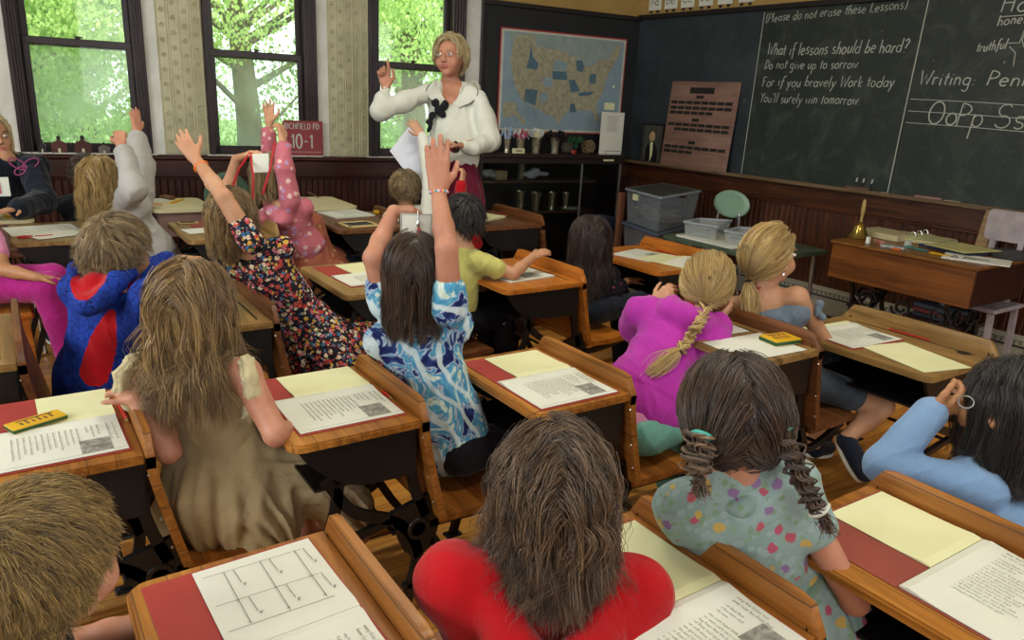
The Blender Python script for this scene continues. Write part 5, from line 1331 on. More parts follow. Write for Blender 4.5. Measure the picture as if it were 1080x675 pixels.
# 4 flower dress girl --------------------------------------------------------
H = Yp(246, 230, 2.84); d = dep(H); R = fr3(20, 2, -14); pel = V3(.99, 2.80, .46)
bA = D(212, 175, d-.03)
hipE = D(385, 372, d-.05)
def fl(c):
    ring_band('wristband', c, D(212, 176, d-.04), D(198, 158, d-.03)-D(212, 176, d-.04), .0225, .0075, plain('orange_band', '#e0701c', None, .5))
person('girl in a dark floral dress leaning back, one arm raised with an orange wristband', H, R, 1.0, pel, [
    top(m_flor, .16, .008, 'dress_bodice', hem=.0, seed=11, fold=.003, neckcut=.05), skirt(m_flor, [(pel+V3(-.04, 0, .10), pel+V3(0, -.02, -.02), .085, .125, 1.15, .006), (pel+V3(.02, -.03, .0), pel+V3(.24, -.08, -.02), .115, .10, 1, .007), (pel+V3(.2, -.06, 0), pel+V3(.36, -.10, -.06), .10, .085, 1, .012), (pel+V3(.0, -.09, .0), pel+V3(.05, -.16, -.09), .08, .07, 1, .01)], 'dress_skirt', seed=6, nf=12), fl],
    neck=D(266, 262, d), lat=nrm(V3(.85, -.4, .25)), sw=.105, hair=dict(mat=hb_beige, length=.10, guides=260, kids=13, seed=12, part=-.1, wave=.003, thick=.0010, spread=.012, lay_max=.16),
    arms=[dict(side=1, sh=D(265, 256, d-.08), el=D(236, 208, d-.13), wr=D(205, 166, d-.02), hd=D(186, 138, d)-D(205, 166, d-.02), pn=(.25, .9, .1), thumbside=-1, curl=(25, 18, 18, 30), spread=.14, L=.145, k=1.12), dict(side=-1, sh=D(262, 240, d+.08), el=D(238, 208, d+.12), wr=D(249, 168, d+.12), hd=D(268, 160, d+.10)-D(249, 168, d+.12), pn=(.2, .1, -.9), thumbside=1, curl=(60, 60, 60, 60), L=.13, k=1.)],
    legs=seated_legs(pel, 90, 1.), h=.0045, skin=m_skin)
c0 = D(275, 172, d+.07); t = thing('name_badge', c0, 'white name badge on a red lanyard in the hand of the floral-dress girl', 'badge')
b = MB(); Rb = frame(-FW, (0.15, 0, 1)); b.box((0, 0, 0), (.062, .003, .072), Rb@np.array(Matrix.Rotation(.2, 3, 'Y')), bev=.001); b.build('badge_card', m_white, t)
b = MB(); b.tube([D(263, 162, d+.09)-c0, D(252, 178, d+.06)-c0, D(244, 200, d+.04)-c0], .0045, 6); b.tube([D(264, 162, d+.09)-c0, D(267, 185, d+.02)-c0, D(267, 215, d+.0)-c0], .004, 6); b.tube([D(290, 150, d+.1)-c0, D(285, 178, d+.05)-c0, D(277, 205, d+.04)-c0], .0045, 6); b.tube([D(263, 161, d+.09)-c0, D(272, 164, d+.08)-c0], .003, 6); b.build('lanyard', m_lan, t)
# 5 pink girl ----------------------------------------------------------------
H = Yp(282, 184, 4.05); d = dep(H); R = fr3(20, 0, 0); pel = V3(1.38, 4.02, .52)
person('girl in a pink patterned sweatshirt raising both arms in front of the middle window', H, R, 1.0, pel, [
    top(m_fox, .86, .016, 'sweatshirt', puff=.008, hem=-.10, hood=hood_back, seed=13, fold=.004), skirt(m_fox2, [(pel+V3(-.02, 0, .20), pel+V3(.0, 0, -.03), .092, .13, 1.2, .006), (pel, pel+V3(.12, -.03, -.02), .11, .10, 1, .005)], 'patterned_hem', seed=9), pants(m_navy, shoes=m_shoe)],
    neck=D(298, 216, d), lat=nrm(V3(.8, -.5, 0)), sw=.11, hair=dict(mat=hb_sand, length=.10, guides=150, kids=8, seed=14, wave=.003, thick=.0016),
    arms=[dict(side=-1, sh=D(287, 212, d+.05), el=D(283, 170, d+.10), wr=D(284, 129, d+.05), hd=D(283, 108, d+.05)-D(284, 129, d+.05), pn=(-.3, -.9, 0), thumbside=1, curl=(15, 25, 35, 30), spread=.2, L=.135), dict(side=1, sh=D(306, 212, d-.05), el=D(300, 178, d-.10), wr=D(298, 148, d-.05), hd=D(295, 125, d-.05)-D(298, 148, d-.05), pn=(-.5, .8, 0), thumbside=-1, curl=(90, 100, 110, 120), L=.14)],
    legs=seated_legs(pel, 80, 1.), h=.0055)
# 6 cropped boy by window --------------------------------------------------------
H = Yp(91, 182, 4.85); d = dep(H); R = fr3(30, -8, 0); pel = D(98, 232, d)-V3(0, 0, .04)
person('boy with cropped brown hair and dark jacket with a red collar by the left window', H, R, 1.0, V3(pel[0], pel[1], .56), [
    top(m_navy, 1., .022, 'jacket', puff=.01, seed=15), lambda c: ring_band('collar', c, c['neck']-c['up']*.012, c['up'], .05, .012, m_redh), pants(m_navy, shoes=m_shoe)], lat=nrm(V3(.8, -.5, 0)),
    hair=dict(mat=hb_dark, style='short', length=.018, guides=420, kids=6, seed=16, thick=.0013, spread=.010, lay_max=.05), skin=m_skin,
    arms=[dict(side=-1, el=at(pel, -.10, .04, .1), wr=at(pel, .05, .12, .08), hd=(1, .2, 0), pn=(0, 0, -1)), dict(side=1, el=at(pel, .12, -.08, .12), wr=at(pel, .25, .0, .12), hd=(1, .2, 0), pn=(0, 0, -1), thumbside=-1)], legs=seated_legs(V3(pel[0], pel[1], .56), 80, 1.), h=.006)
# 7 seated adult left edge ---------------------------------------------------------
H = Yp(-9, 143, 5.05); d = dep(H); R = fr3(160, 0, 0); pel = V3(-.10, 5.10, .60)
def butterfly(c):
    o = c['base']; w0 = surf(c['top'], 26, 177, .006); w0 = D(26, 177, dep(c['sc'])-.13) if w0 is None else w0; f = frame(w0-CAM); b = MB()
    for a, r1, r2 in ((35, .045, .022), (145, .045, .022), (-35, .032, .018), (-145, .032, .018)):
        th = math.radians(a); e1 = f[:, 0]*math.cos(th)+f[:, 2]*math.sin(th); e2 = np.cross(f[:, 1], e1); cc = w0+e1*r1*.8
        b.tube([cc+e1*r1*math.cos(q)+e2*r2*math.sin(q) for q in np.linspace(0, 2*pi, 16)], .0035, 5)
    m_ = b.build('butterfly_print', plain('print_pink', '#8e3f6a', None, .7), None, origin=o); m_.parent = c['t']; m_.location = (0, 0, 0)
    b = MB(); q = D(3, 197, dep(c['sc'])-.16); b.box(q, (.06, .004, .10), frame(CAM-q), bev=.001); m_ = b.build('hanging_badge', m_white, None, origin=o); m_.parent = c['t']; m_.location = (0, 0, 0)
    b = MB(); b.box(q+V3(-.02, -.006, -.005), (.018, .004, .06), frame(CAM-q), bev=.001); b.box(q+V3(-.035, -.006, .02), (.018, .004, .03), frame(CAM-q), bev=.001); m_ = b.build('badge_ribbon', plain('print_hot_pink', '#c02a7c', None, .6), None, origin=o); m_.parent = c['t']; m_.location = (0, 0, 0)
person('seated adult in a dark navy sweatshirt with a pink butterfly print at the left edge', H, R, 1.12, pel, [
    top(m_navy, 1., .028, 'sweatshirt', puff=.014, seed=17, fold=.006), butterfly, pants(m_den, shoes=m_shoe)], lat=nrm(V3(-.86, -.5, 0)), sw=.19, bust=1.25, belly=.10,
    neck=D(4, 166, d), arms=[dict(side=-1, sh=D(33, 176, d), el=D(46, 212, d-.05), wr=D(20, 220, d-.3), hd=(-.7, -.6, 0), pn=(0, 0, -1), thumbside=1, k=1.2), dict(side=1, el=D(-35, 212, d-.05), wr=D(-15, 222, d-.3), hd=(.7, -.6, 0), pn=(0, 0, -1), k=1.2, thumbside=-1)],
    hair=dict(mat=hb_grey, length=.20, guides=130, kids=8, seed=18, thick=.0016), legs=seated_legs(pel, 160, 1.2), face=True, h=.006)
# 8 kid with white sleeve ------------------------------------------------------------
H = Yp(427, 198, 4.10); d = dep(H); R = fr3(20, -4, 0); pel = V3(2.13, 4.12, .52)
person('child with short sandy hair raising one white-sleeved arm in front of the teacher', H, R, 1.0, pel, [
    top(m_wht, .98, .014, 'long_sleeve_shirt', seed=19), pants(m_navy, shoes=m_shoe)], lat=nrm(V3(.85, -.5, 0)), sw=.11,
    hair=dict(mat=hb_sand, style='short', length=.045, guides=420, kids=6, seed=20, thick=.0014, lay_max=.12, spread=.01),
    arms=[dict(side=1, sh=D(452, 232, d-.1), el=D(453, 195, d-.1), wr=D(446, 143, d-.05), hd=D(430, 124, d-.05)-D(446, 143, d-.05), pn=(-.4, -.5, .6), thumbside=-1, curl=(10, 5, 8, 15), L=.14, spread=.16), dict(side=-1, el=at(pel, -.12, .0, .08), wr=at(pel, .05, .0, .12), hd=(1, 0, 0), pn=(0, 0, -1))], legs=seated_legs(pel, 80, 1.), h=.0055)
# 8b red sleeve child
H = Yp(492, 229, 3.72); d = dep(H); R = fr3(20, -10, 0); pel = V3(2.26, 3.93, .50)
person('child hidden behind the black-haired child, one red-sleeved hand raised before the maroon skirt', H, R, .95, pel, [
    top(m_redh, .95, .012, 'red_shirt', seed=21), pants(m_navy, shoes=m_shoe)], lat=nrm(V3(.85, -.5, 0)), sw=.10, neck=H+V3(-.02, .03, -.12),
    hair=dict(mat=hb_black, style='short', length=.03, guides=150, kids=6, seed=22, thick=.0016),
    arms=[dict(side=1, sh=D(500, 248, d+.05), el=D(482, 228, d+.06), wr=D(487, 192, d+.05), hd=D(491, 172, d+.05)-D(487, 192, d+.05), pn=(-.5, .8, 0), thumbside=-1, curl=(120, 130, 130, 130), L=.13), dict(side=-1, el=at(pel, -.10, .0, .08), wr=at(pel, .06, .0, .10), hd=(1, 0, 0), pn=(0, 0, -1))], legs=seated_legs(pel, 80, 1.), h=.006)
# 9 yellow shirt child ------------------------------------------------------------------
H = Yp(488, 230, 2.92); d = dep(H); R = fr3(15, -8, 8); pel = V3(1.64, 2.88, .46)
person('black-haired child in a yellow T-shirt resting one arm on the orange desk', H, R, 1.0, pel, [
    top(m_yel, .26, .014, 't_shirt', hem=.05, seed=23, fold=.004), pants(spots_mat('star_trousers', '#121116', [(['#121116', '#8a8a8c', '#121116', '#121116', '#121116'], 22, .10)]), shoes=m_shoe)],
    lat=nrm(V3(.8, -.6, 0)), sw=.115, neck=D(489, 262, d), hair=dict(mat=hb_black, style='short', length=.06, guides=300, kids=8, seed=24, thick=.0015, lay_max=.10),
    arms=[dict(side=1, sh=D(503, 275, d-.05), el=D(541, 289, d-.02), wr=D(562, 271, d+.12), hd=D(577, 264, d+.15)-D(562, 271, d+.12), pn=(0, .3, -.9), thumbside=1, curl=(50, 50, 50, 50), L=.125, k=1.1), dict(side=-1, el=at(pel, .0, .15, .1), wr=at(pel, .16, .1, .10), hd=(1, 0, 0), pn=(0, 0, -1))], legs=seated_legs(pel, 85, 1.), skin=m_skin, h=.005)
# 10 tie-dye girl --------------------------------------------------------------------------
H = Yp(437, 288, 1.88); d = dep(H); R = fr3(28, 4, 0); pel = V3(1.04, 1.80, .43)
def td(c):
    ring_band('bead_bracelet', c, D(463, 203, d-.05), D(460, 150, d-.05)-D(463, 203, d-.05), .0245, .0046, None, beads=True, cols=[plain('bead_pink', '#e05a9a', None, .4), plain('bead_yellow', '#e0c030', None, .4), plain('bead_blue', '#4f9ad0', None, .4), plain('bead_white', '#e0e0e0', None, .4)])
person('girl in a blue tie-dye T-shirt with both bare arms raised high and straight brown hair', H, R, 1.02, pel, [
    top(m_tie, .16, .014, 't_shirt', puff=.004, hem=.0, hem_r=.008, seed=25, fold=.005, foldsc=18, shpad=.004), pants(m_blk, shoes=m_shoe), td],
    lat=nrm(V3(.84, -.54, 0)), sw=.115, hair=dict(mat=hb_dark, length=.145, guides=300, kids=14, seed=26, wave=.003, thick=.0009, lay_max=.15, frizz=.15, part=.05),
    arms=[dict(side=1, sh=D(474, 325, d-.05), el=D(471, 262, d-.12), wr=D(462, 200, d-.05), hd=D(461, 155, d-.05)-D(462, 200, d-.05), pn=(.3, .9, -.05), thumbside=-1, curl=(8, 5, 8, 15), spread=.10, L=.165, k=1.15, thumb=-.1), dict(side=-1, sh=D(407, 318, d+.04), el=D(394, 272, d-.03), wr=D(415, 223, d+.05), hd=D(436, 222, d+.08)-D(415, 223, d+.05), pn=(.4, .2, -.85), thumbside=1, curl=(70, 70, 70, 70), L=.125, k=1.12)],
    legs=seated_legs(pel, 85, 1.02), skin=m_skin2, h=.0042)
c0 = D(439, 237, d-.01); t = thing('badge_holder', c0, 'clear badge holder with a red key tag hanging above the tie-dye girl', 'badge'); f = frame(c0-CAM)
b = MB(); b.box((0, 0, 0), (.082, .002, .055), f, bev=.0008); b.build('card', m_white, t)
b = MB()
for q in ((-.044, 0, .004, .060), (.044, 0, .004, .060)): b.box(f@V3(q[0], 0, 0), (q[2], .004, q[3]), f)
for z in (-.03, .03): b.box(f@V3(0, 0, z), (.09, .004, .004), f)
b.build('plastic_rim', m_bag, t)
b = MB(); b.tube([f@V3(.005, -.004, .04), f@V3(.006, -.005, .015)], .0025, 6); b.lathe([(0, 0), (.005, .002), (.006, .012), (.003, .02), (0, .022)], f@V3(.006, -.006, -.008), 8); b.build('clip_chain', m_chr, t)
b = MB(); b.ell(f@V3(.008, -.006, -.018), (.006, .004, .013), f, 8); b.build('key_tag', m_pr, t)
b = MB(); b.tube([f@V3(.0, 0, .03), D(436, 226, d+.06)-c0], .002, 5); b.build('cord', m_black, t)
# 11 dark-haired girl -------------------------------------------------------------------------
H = Yp(621, 252, 2.86); d = dep(H); R = fr3(-5, 0, 0); pel = V3(2.42, 2.80, .46)
m_dkp = spots_mat('dark_pink_print', '#1b1a22', [(['#1b1a22', '#b0486a', '#1b1a22', '#3f4f6a', '#1b1a22'], 40, .25)])
person('girl with long dark hair and dark clothes leaning on the orange seat back', H, R, 1.05, pel, [
    top(m_dkp, .6, .014, 'dark_top', seed=27), pants(m_navy, shoes=m_shoe, label='dark jeans')], lat=nrm(V3(.95, -.25, 0)), sw=.115,
    hair=dict(mat=hb_dbr, length=.30, guides=280, kids=13, seed=28, wave=.005, thick=.0010, lay_max=.16, spread=.013), skin=m_skin3,
    arms=[dict(side=1, el=at(pel, .13, -.05, .08), wr=at(pel, .28, .02, .1), hd=(1, .2, 0), pn=(0, 0, -1), thumbside=-1), dict(side=-1, el=D(596, 300, d+.05), wr=D(600, 322, d+.1), hd=(1, .2, 0), pn=(0, 0, -1))], legs=seated_legs(pel, 90, 1.05))
# 12 magenta hoodie girl ------------------------------------------------------------------------
H = Yp(744, 300, 1.76); d = dep(H); R = fr3(45, -10, 12); pel = V3(1.66, 1.64, .43)
def magb(c):
    s = c['s']; nk = c['neck']
    P = [surf(c['top'], x_, y_, .022) for x_, y_ in ((738, 340), (727, 357), (716, 371))]; P = [q if q is not None else D(730, 350, d-.14) for q in P]; P = [H+R@(V3(.01, -.108, -.07)*1.08)]+P
    braid('braid', P, .017, .013, 2.4, hb_blond, c['t'], c['base'], 5, tail=.0); q = P[-1]
    b = MB(); b.lathe([(.008, -.005), (.013, 0), (.008, .005)], q, 12, axis=nrm(P[-1]-P[-2])); o = b.build('hair_tie', m_blk, None, smooth=True, origin=c['base']); o.parent = c['t']; o.location = (0, 0, 0)
    rs = np.random.RandomState(4); S_ = 9; tl = []; e2 = surf(c['top'], 684, 392, .02); e2 = q+V3(-.07, -.03, -.06) if e2 is None else e2
    for j in range(150):
        n_ = rs.normal(size=3); w_ = np.linspace(0, 1, S_)[:, None]; tl.append(q+(e2-q)*w_*rs.uniform(.75, 1.05)+n_*.0035+n_*.011*np.sin(w_*pi*.75)+V3(0, 0, -.008)*w_**2)
    V, Q = tubes(np.array(tl), np.tile(np.linspace(.0018, .0006, S_), (150, 1))); np_mesh('hair_tail', V, Q, hb_blond, c['t'], c['base'], True, col=np.repeat(rs.uniform(.4, 1, 150), S_*3))
    ring_band('neck_strap', c, nk+c['up']*.012, c['up']+c['fwd']*.3, .046, .005, m_lan)
    S = SDF(.005); S.cap(c['pel']+c['up']*.11, c['pel']+c['up']*.02, .096, .102, .02, c['lat'], 1.28); S.mesh('undershirt', m_pink, c['t'], c['base'], disp=wob(.003, 30, 3))
def mhood(S, c):
    hood_back(S, c); up, lat, fw = c['up'], c['lat'], c['fwd']; n = c['neck']
    S.cap(n-up*.05-fw*.085-lat*.06, n-up*.05-fw*.085+lat*.06, .035, None, .03)
person('girl in a magenta hoodie with a blond braid hanging down her back', H, R, 1.08, pel, [
    top(m_mag, .88, .026, 'hoodie', puff=.020, hem=-.10, hood=mhood, seed=29, fold=.006, foldsc=15), magb, pants(plain('mint_trousers', '#6fa89a', '#5c9486', .85), shoes=m_shoe)],
    neck=H+V3(-.10, -.02, -.10), lat=nrm(V3(.72, -.68, 0)), sw=.12, hair=dict(mat=hb_blond, style='gather', gather=[(.01, -.095, -.06)], guides=700, kids=10, seed=30, thick=.0009, spread=.008, lay_max=.16, frizz=.1),
    arms=[dict(side=1, sh=D(742, 352, d-.08), el=D(748, 380, d-.12), wr=D(758, 336, d-.02), hd=D(776, 317, d)-D(758, 336, d-.02), pn=(-.4, .8, .2), thumbside=-1, curl=(90, 95, 100, 105), L=.125), dict(side=-1, sh=D(676, 330, d), el=D(672, 345, d+.10), wr=D(690, 320, d+.07), hd=D(712, 300, d+.04)-D(690, 320, d+.07), pn=(.6, .3, -.5), thumbside=1, curl=(95, 95, 95, 95), L=.125)],
    legs=seated_legs(pel, 85, 1.05), h=.0045)
# 13 off-shoulder blonde ---------------------------------------------------------------------------
H = Yp(812, 270, 1.70); d = dep(H); R = fr3(96, 4, 3); pel = V3(2.41, 1.62, .50)
def offs(c):
    S = SDF(.0045); sc = c['sc']; lat, up, fw = c['lat'], c['up'], c['fwd']
    S.cap(sc-lat*.115-up*.055, sc+lat*.115-up*.055, .052, None, .03); S.cap(c['ch']-up*.0, c['pel']+up*.06, .088, .086, .05, lat, 1.25)
    S.ell(sc+up*.01, (.13, .07, .045), np.column_stack([lat, fw, up]), .01, True)
    S.mesh('off_shoulder_top', m_denl, c['t'], c['base'], disp=wob(.003, 40, 4))
    S = SDF(.004); q = D(862, 327, d-.05); S.cap(q-V3(0, 0, .02), q+V3(.01, 0, .022), .006, .016, .01); S.cap(q, q+V3(.025, -.01, -.028), .006, .014, .01); S.mesh('bow', m_denl, c['t'], c['base'])
    ring_band('necklace', c, c['neck']+up*.02, up, .042, .0045, m_lan)
    b = MB(); b.ell(H+R@V3(.080, -.005, -.05), (.004, .004, .008), None, 8); o = b.build('earring', m_chr, None, origin=c['base']); o.parent = c['t']; o.location = (0, 0, 0)
    rs = np.random.RandomState(8); q0 = H+R@V3(.0, -.095, -.085); q1 = D(792, 338, d-.02); w_ = np.linspace(0, 1, 10)[:, None]; tl = [q0+(q1-q0)*w_*rs.uniform(.7, 1.1)+rs.normal(size=3)*.006*(1-w_)+rs.normal(size=3)*.014*np.sin(w_*pi*.7) for j in range(260)]
    V, Q = tubes(np.array(tl), np.tile(np.linspace(.0014, .0005, 10), (260, 1))); np_mesh('ponytail', V, Q, hb_blond, c['t'], c['base'], True, col=np.repeat(rs.uniform(.3, 1, 260), 30))
    b = MB(); b.lathe([(.010, -.006), (.018, 0), (.010, .006)], H+R@V3(.0, -.095, -.085), 12, axis=(0, .3, 1)); o = b.build('hair_tie', m_blk, None, origin=c['base']); o.parent = c['t']; o.location = (0, 0, 0)
lgs = [(pel+V3(0, -.05, 0), D(930, 428, dep(pel)-.04), D(893, 462, dep(pel)-.10), D(912, 500, dep(pel)-.14)), (pel+V3(0, .06, 0), pel+V3(.32, .02, 0), pel+V3(.36, .03, -.43), pel+V3(.48, .03, -.45))]
person('blonde girl in profile with bare shoulders and an off-shoulder denim top, hair tied low', H, R, 1.05, pel, [offs,
    pants(m_den, .42, .012, 'denim_shorts', shoes=m_shoe, label='frayed denim shorts')],
    lat=nrm(V3(.35, -.93, 0)), sw=.13, hair=dict(mat=hb_blond, style='gather', gather=[(.0, -.085, -.075)], guides=620, kids=10, seed=32, thick=.0010, lay_max=.17, frizz=.22, spread=.009), face=True,
    arms=[dict(side=1, el=D(872, 362, d+.06), wr=pel+V3(.22, -.02, .08), hd=(.9, .2, -.1), pn=(0, 0, -1), thumbside=-1), dict(side=-1, el=at(pel, .05, .18, .16), wr=at(pel, .2, .15, .14), hd=(1, 0, 0), pn=(0, 0, -1))],
    legs=lgs, h=.0045, skin=m_skin, brow=hb_blond)
# 14 red hoodie girl ----------------------------------------------------------------------------------
H = Yp(583, 520, .86); d = dep(H); R = fr3(28, -2, 6); pel = V3(.66, .84, .42)
def rhood(S, c):
    up, lat, fw = c['up'], c['lat'], c['fwd']; n = c['neck']
    pts = [n+fw*.04-lat*.075-up*.02, n-fw*.03-lat*.095-up*.02, n-fw*.115-lat*.065-up*.07, n-fw*.150-up*.105, n-fw*.115+lat*.065-up*.07, n-fw*.03+lat*.095-up*.02, n+fw*.04+lat*.075-up*.02]
    S.chain(pts, [.028, .034, .040, .044, .040, .034, .028], .022)
person('girl in a red hoodie seen from behind with shoulder-length brown hair at the bottom centre', H, R, 1.06, pel, [
    top(m_redh, 1., .020, 'hoodie', puff=.010, hem=.02, extra=lambda S, c: (S.cap(c['shL'], c['pel']-c['lat']*.04+c['up']*.12, .058, .09, .05), S.cap(c['shR'], c['pel']+c['lat']*.04+c['up']*.12, .058, .09, .05)), hood=rhood, seed=33, fold=.005, foldsc=13), pants(m_navy, shoes=m_shoe)],
    neck=H+V3(-.02, -.03, -.112), lat=nrm(V3(.86, -.5, .03)), sw=.150, bust=1.02, hair=dict(mat=hb_mid, length=.125, guides=420, kids=20, seed=34, part=-.15, wave=.010, thick=.0007, lay_max=.22, spread=.013, frizz=.35),
    arms=[dict(side=-1, el=at(pel, -.02, .22, .12), wr=at(pel, .12, .12, .09), hd=(1, -.2, 0), pn=(0, 0, -1)), dict(side=1, el=at(pel, .0, -.17, .14), wr=at(pel, .13, -.08, .09), hd=(1, .2, 0), pn=(0, 0, -1), thumbside=-1)], legs=seated_legs(pel, 80, 1.1), h=.0045)
# 15 braids girl ------------------------------------------------------------------------------------------
H = Yp(771, 440, .80); d = dep(H); R = fr3(35, -6, 0); pel = V3(1.22, .76, .42)
def brd(c):
    t_ = plain('teal_tie', '#4fb0a4', None, .5)
    P1 = [D(741, 459, d-.095), D(735, 478, d-.10), D(737, 500, d-.105)]; P2 = [D(824, 456, d-.085), D(840, 490, d-.10), D(852, 520, d-.10), D(864, 538, d-.10)]
    braid('braid', P1, .020, .017, 1.5, hb_mid, c['t'], c['base'], 7, tail=.04, label='short thick left braid'); braid('braid', P2, .017, .012, 2.6, hb_dark, c['t'], c['base'], 9, tail=.05, label='longer right braid')
    for q, dd in ((P1[0], P1[1]-P1[0]), (P2[0], P2[1]-P2[0]), (P2[-1], P2[-1]-P2[-2])):
        b = MB(); b.lathe([(.014, -.006), (.0215, 0), (.014, .006)], q, 14, axis=dd); o = b.build('hair_tie', t_ if q is not P2[-1] else m_white, None, smooth=True, origin=c['base']); o.parent = c['t']; o.location = (0, 0, 0)
    # collar and sash
    S = SDF(.0045); up, lat, fw = c['up'], c['lat'], c['fwd']; n = c['neck']
    S.chain([n+fw*.04-lat*.05-up*.01, n-lat*.065-up*.02-fw*.01, n-fw*.055-up*.022, n+lat*.065-up*.02-fw*.01, n+fw*.04+lat*.05-up*.01], [.016]*5, .02); S.mesh('collar', m_gflor, c['t'], c['base'])
    w = c['pel']+up*.15; b = MB(); P = []
    for a in np.linspace(0, 2*pi, 30): P.append(w+lat*.125*math.cos(a)+fw*.102*math.sin(a))
    b.tube(P, .011, 6, flat=.5, closed=False); k = w-fw*.112
    b.ell(k, (.018, .014, .016), None, 10)
    for sx in (-1, 1):
        b.tube([k, k+lat*.04*sx+up*.012-fw*.012, k+lat*.045*sx-up*.02-fw*.012, k-fw*.008], .009, 6); b.tube([k, k+lat*.015*sx-up*.05-fw*.02, k+lat*.03*sx-up*.12-fw*.045], .010, 6)
    o = b.build('sash', cloth('sash_green', '#8aa594', '#7a9585'), None, smooth=True, origin=c['base']); o.parent = c['t']; o.location = (0, 0, 0)
person('girl in a pale blue-green flowered dress with two dark braids and teal hair ties', H, R, 1.08, pel, [
    top(m_gflor, .22, .016, 'dress_bodice', puff=.004, hem=-.08, seed=35, fold=.005, shpad=.004, neckcut=.03, extra=lambda S, c: S.cap(c['neck']-c['up']*.03, c['neck']+c['up']*.012, .050, .046, .02)), skirt(m_gflor, [(pel+V3(0, 0, .16), pel+V3(.0, -.02, .0), .09, .15, 1.2, .010), (pel+V3(0, -.02, .0), pel+V3(.02, -.06, -.12), .14, .165, 1.15, .012), (pel+V3(.04, -.02, 0), pel+V3(.25, -.06, -.03), .12, .11, 1, .007), (pel+V3(.10, -.10, -.02), pel+V3(.20, -.19, -.20), .09, .10, 1, .012)], 'dress_skirt', nf=14, seed=8), brd],
    neck=H+V3(-.0, -.02, -.115), lat=nrm(V3(.84, -.54, -.05)), bs=.84, sw=.098, hair=dict(mat=hb_dark, style='gather', gather=[(-.062, -.055, -.068), (.062, -.055, -.068)], guides=900, kids=10, seed=36, thick=.0008, spread=.008, lay_max=.14, frizz=.22),
    arms=[dict(side=-1, el=at(pel, -.02, .17, .14), wr=at(pel, .12, .12, .09), hd=(1, 0, 0), pn=(0, 0, -1)), dict(side=1, el=at(pel, .04, -.15, .14), wr=at(pel, .14, -.05, .09), hd=(1, 0, 0), pn=(0, 0, -1), thumbside=-1)], legs=seated_legs(pel, 80, 1.1), h=.0045, skin=m_skin2)
# 16 girl in light blue -------------------------------------------------------------------------------------
H = Yp(1066, 432, .66); d = dep(H); R = fr3(-2, 0, 10); pel = V3(1.80, .55, .42)
shb = D(1040, 518, d-.02)
def spec(c):
    b = MB(); q = D(1019, 424, d-.01)
    f = frame(q-CAM); b.tube([q+f[:, 0]*.016*math.cos(a)+f[:, 2]*.014*math.sin(a) for a in np.linspace(0, 2*pi, 20)], .0022, 6); o = b.build('eyeglasses', m_chr, None, smooth=True, origin=c['base']); o.parent = c['t']; o.location = (0, 0, 0)
person('girl with long black hair in a light blue long-sleeved top, hand raised to her face', H, R, 1.12, pel, [
    top(m_lbl, 1., .012, 'long_sleeve_top', seed=37, fold=.004, neckcut=.075, necky=-.03, wr=.026, puff=.003), spec, lambda c: ring_band('neck_strap', c, c['neck']+c['up']*.02, c['up'], .043, .006, m_lan), pants(m_navy, shoes=m_shoe)],
    lat=nrm(V3(.8, -.6, .0)), sw=.135, neck=D(1085, 500, d+.02), hair=dict(mat=hb_black, length=.17, guides=420, kids=15, seed=38, part=.0, wave=.002, thick=.0008, lay_max=.14, frizz=.12), skin=m_skin3,
    arms=[dict(side=-1, sh=shb, el=D(932, 490, d+.02), wr=D(981, 437, d+.03), hd=D(1012, 424, d+.03)-D(981, 437, d+.03), pn=(.6, .4, .5), thumbside=1, curl=(110, 115, 120, 125), L=.135, k=1.0), dict(side=1, el=at(pel, .16, -.15, .14), wr=at(pel, .18, -.06, .09), hd=(1, 0, 0), pn=(0, 0, -1), thumbside=-1)], legs=seated_legs(pel, 80, 1.1), h=.0045)
# 17 blond boy -------------------------------------------------------------------------------------------------
H = Yp(40, 596, 1.02); d = dep(H); R = fr3(48, -5, 8); pel = V3(-.02, 1.02, .42)
person('boy with short blond hair seen from behind in the bottom left corner', H, R, 1.08, pel, [
    top(m_blk, .4, .016, 'dark_shirt', seed=39), lambda c: ring_band('collar', c, c['neck']+c['up']*.006, c['up'], .048, .008, m_redh), pants(m_navy, shoes=m_shoe)],
    lat=nrm(V3(.7, -.7, 0)), sw=.12, hair=dict(mat=hair_mat('hair_golden', '#4d3c20', '#8d7440', '#b89c5c'), style='short', length=.030, guides=1300, kids=16, seed=40, thick=.0006, spread=.009, lay_max=.07, frizz=.07), skin=m_skin2,
    arms=[dict(side=-1, el=at(pel, .02, .22, .12), wr=at(pel, .18, .16, .16), hd=(1, 0, 0), pn=(0, 0, -1)), dict(side=1, el=at(pel, .08, -.18, .12), wr=at(pel, .14, -.06, .09), hd=(1, 0, 0), pn=(0, 0, -1), thumbside=-1)], legs=seated_legs(pel, 80, 1.05), h=.0042)
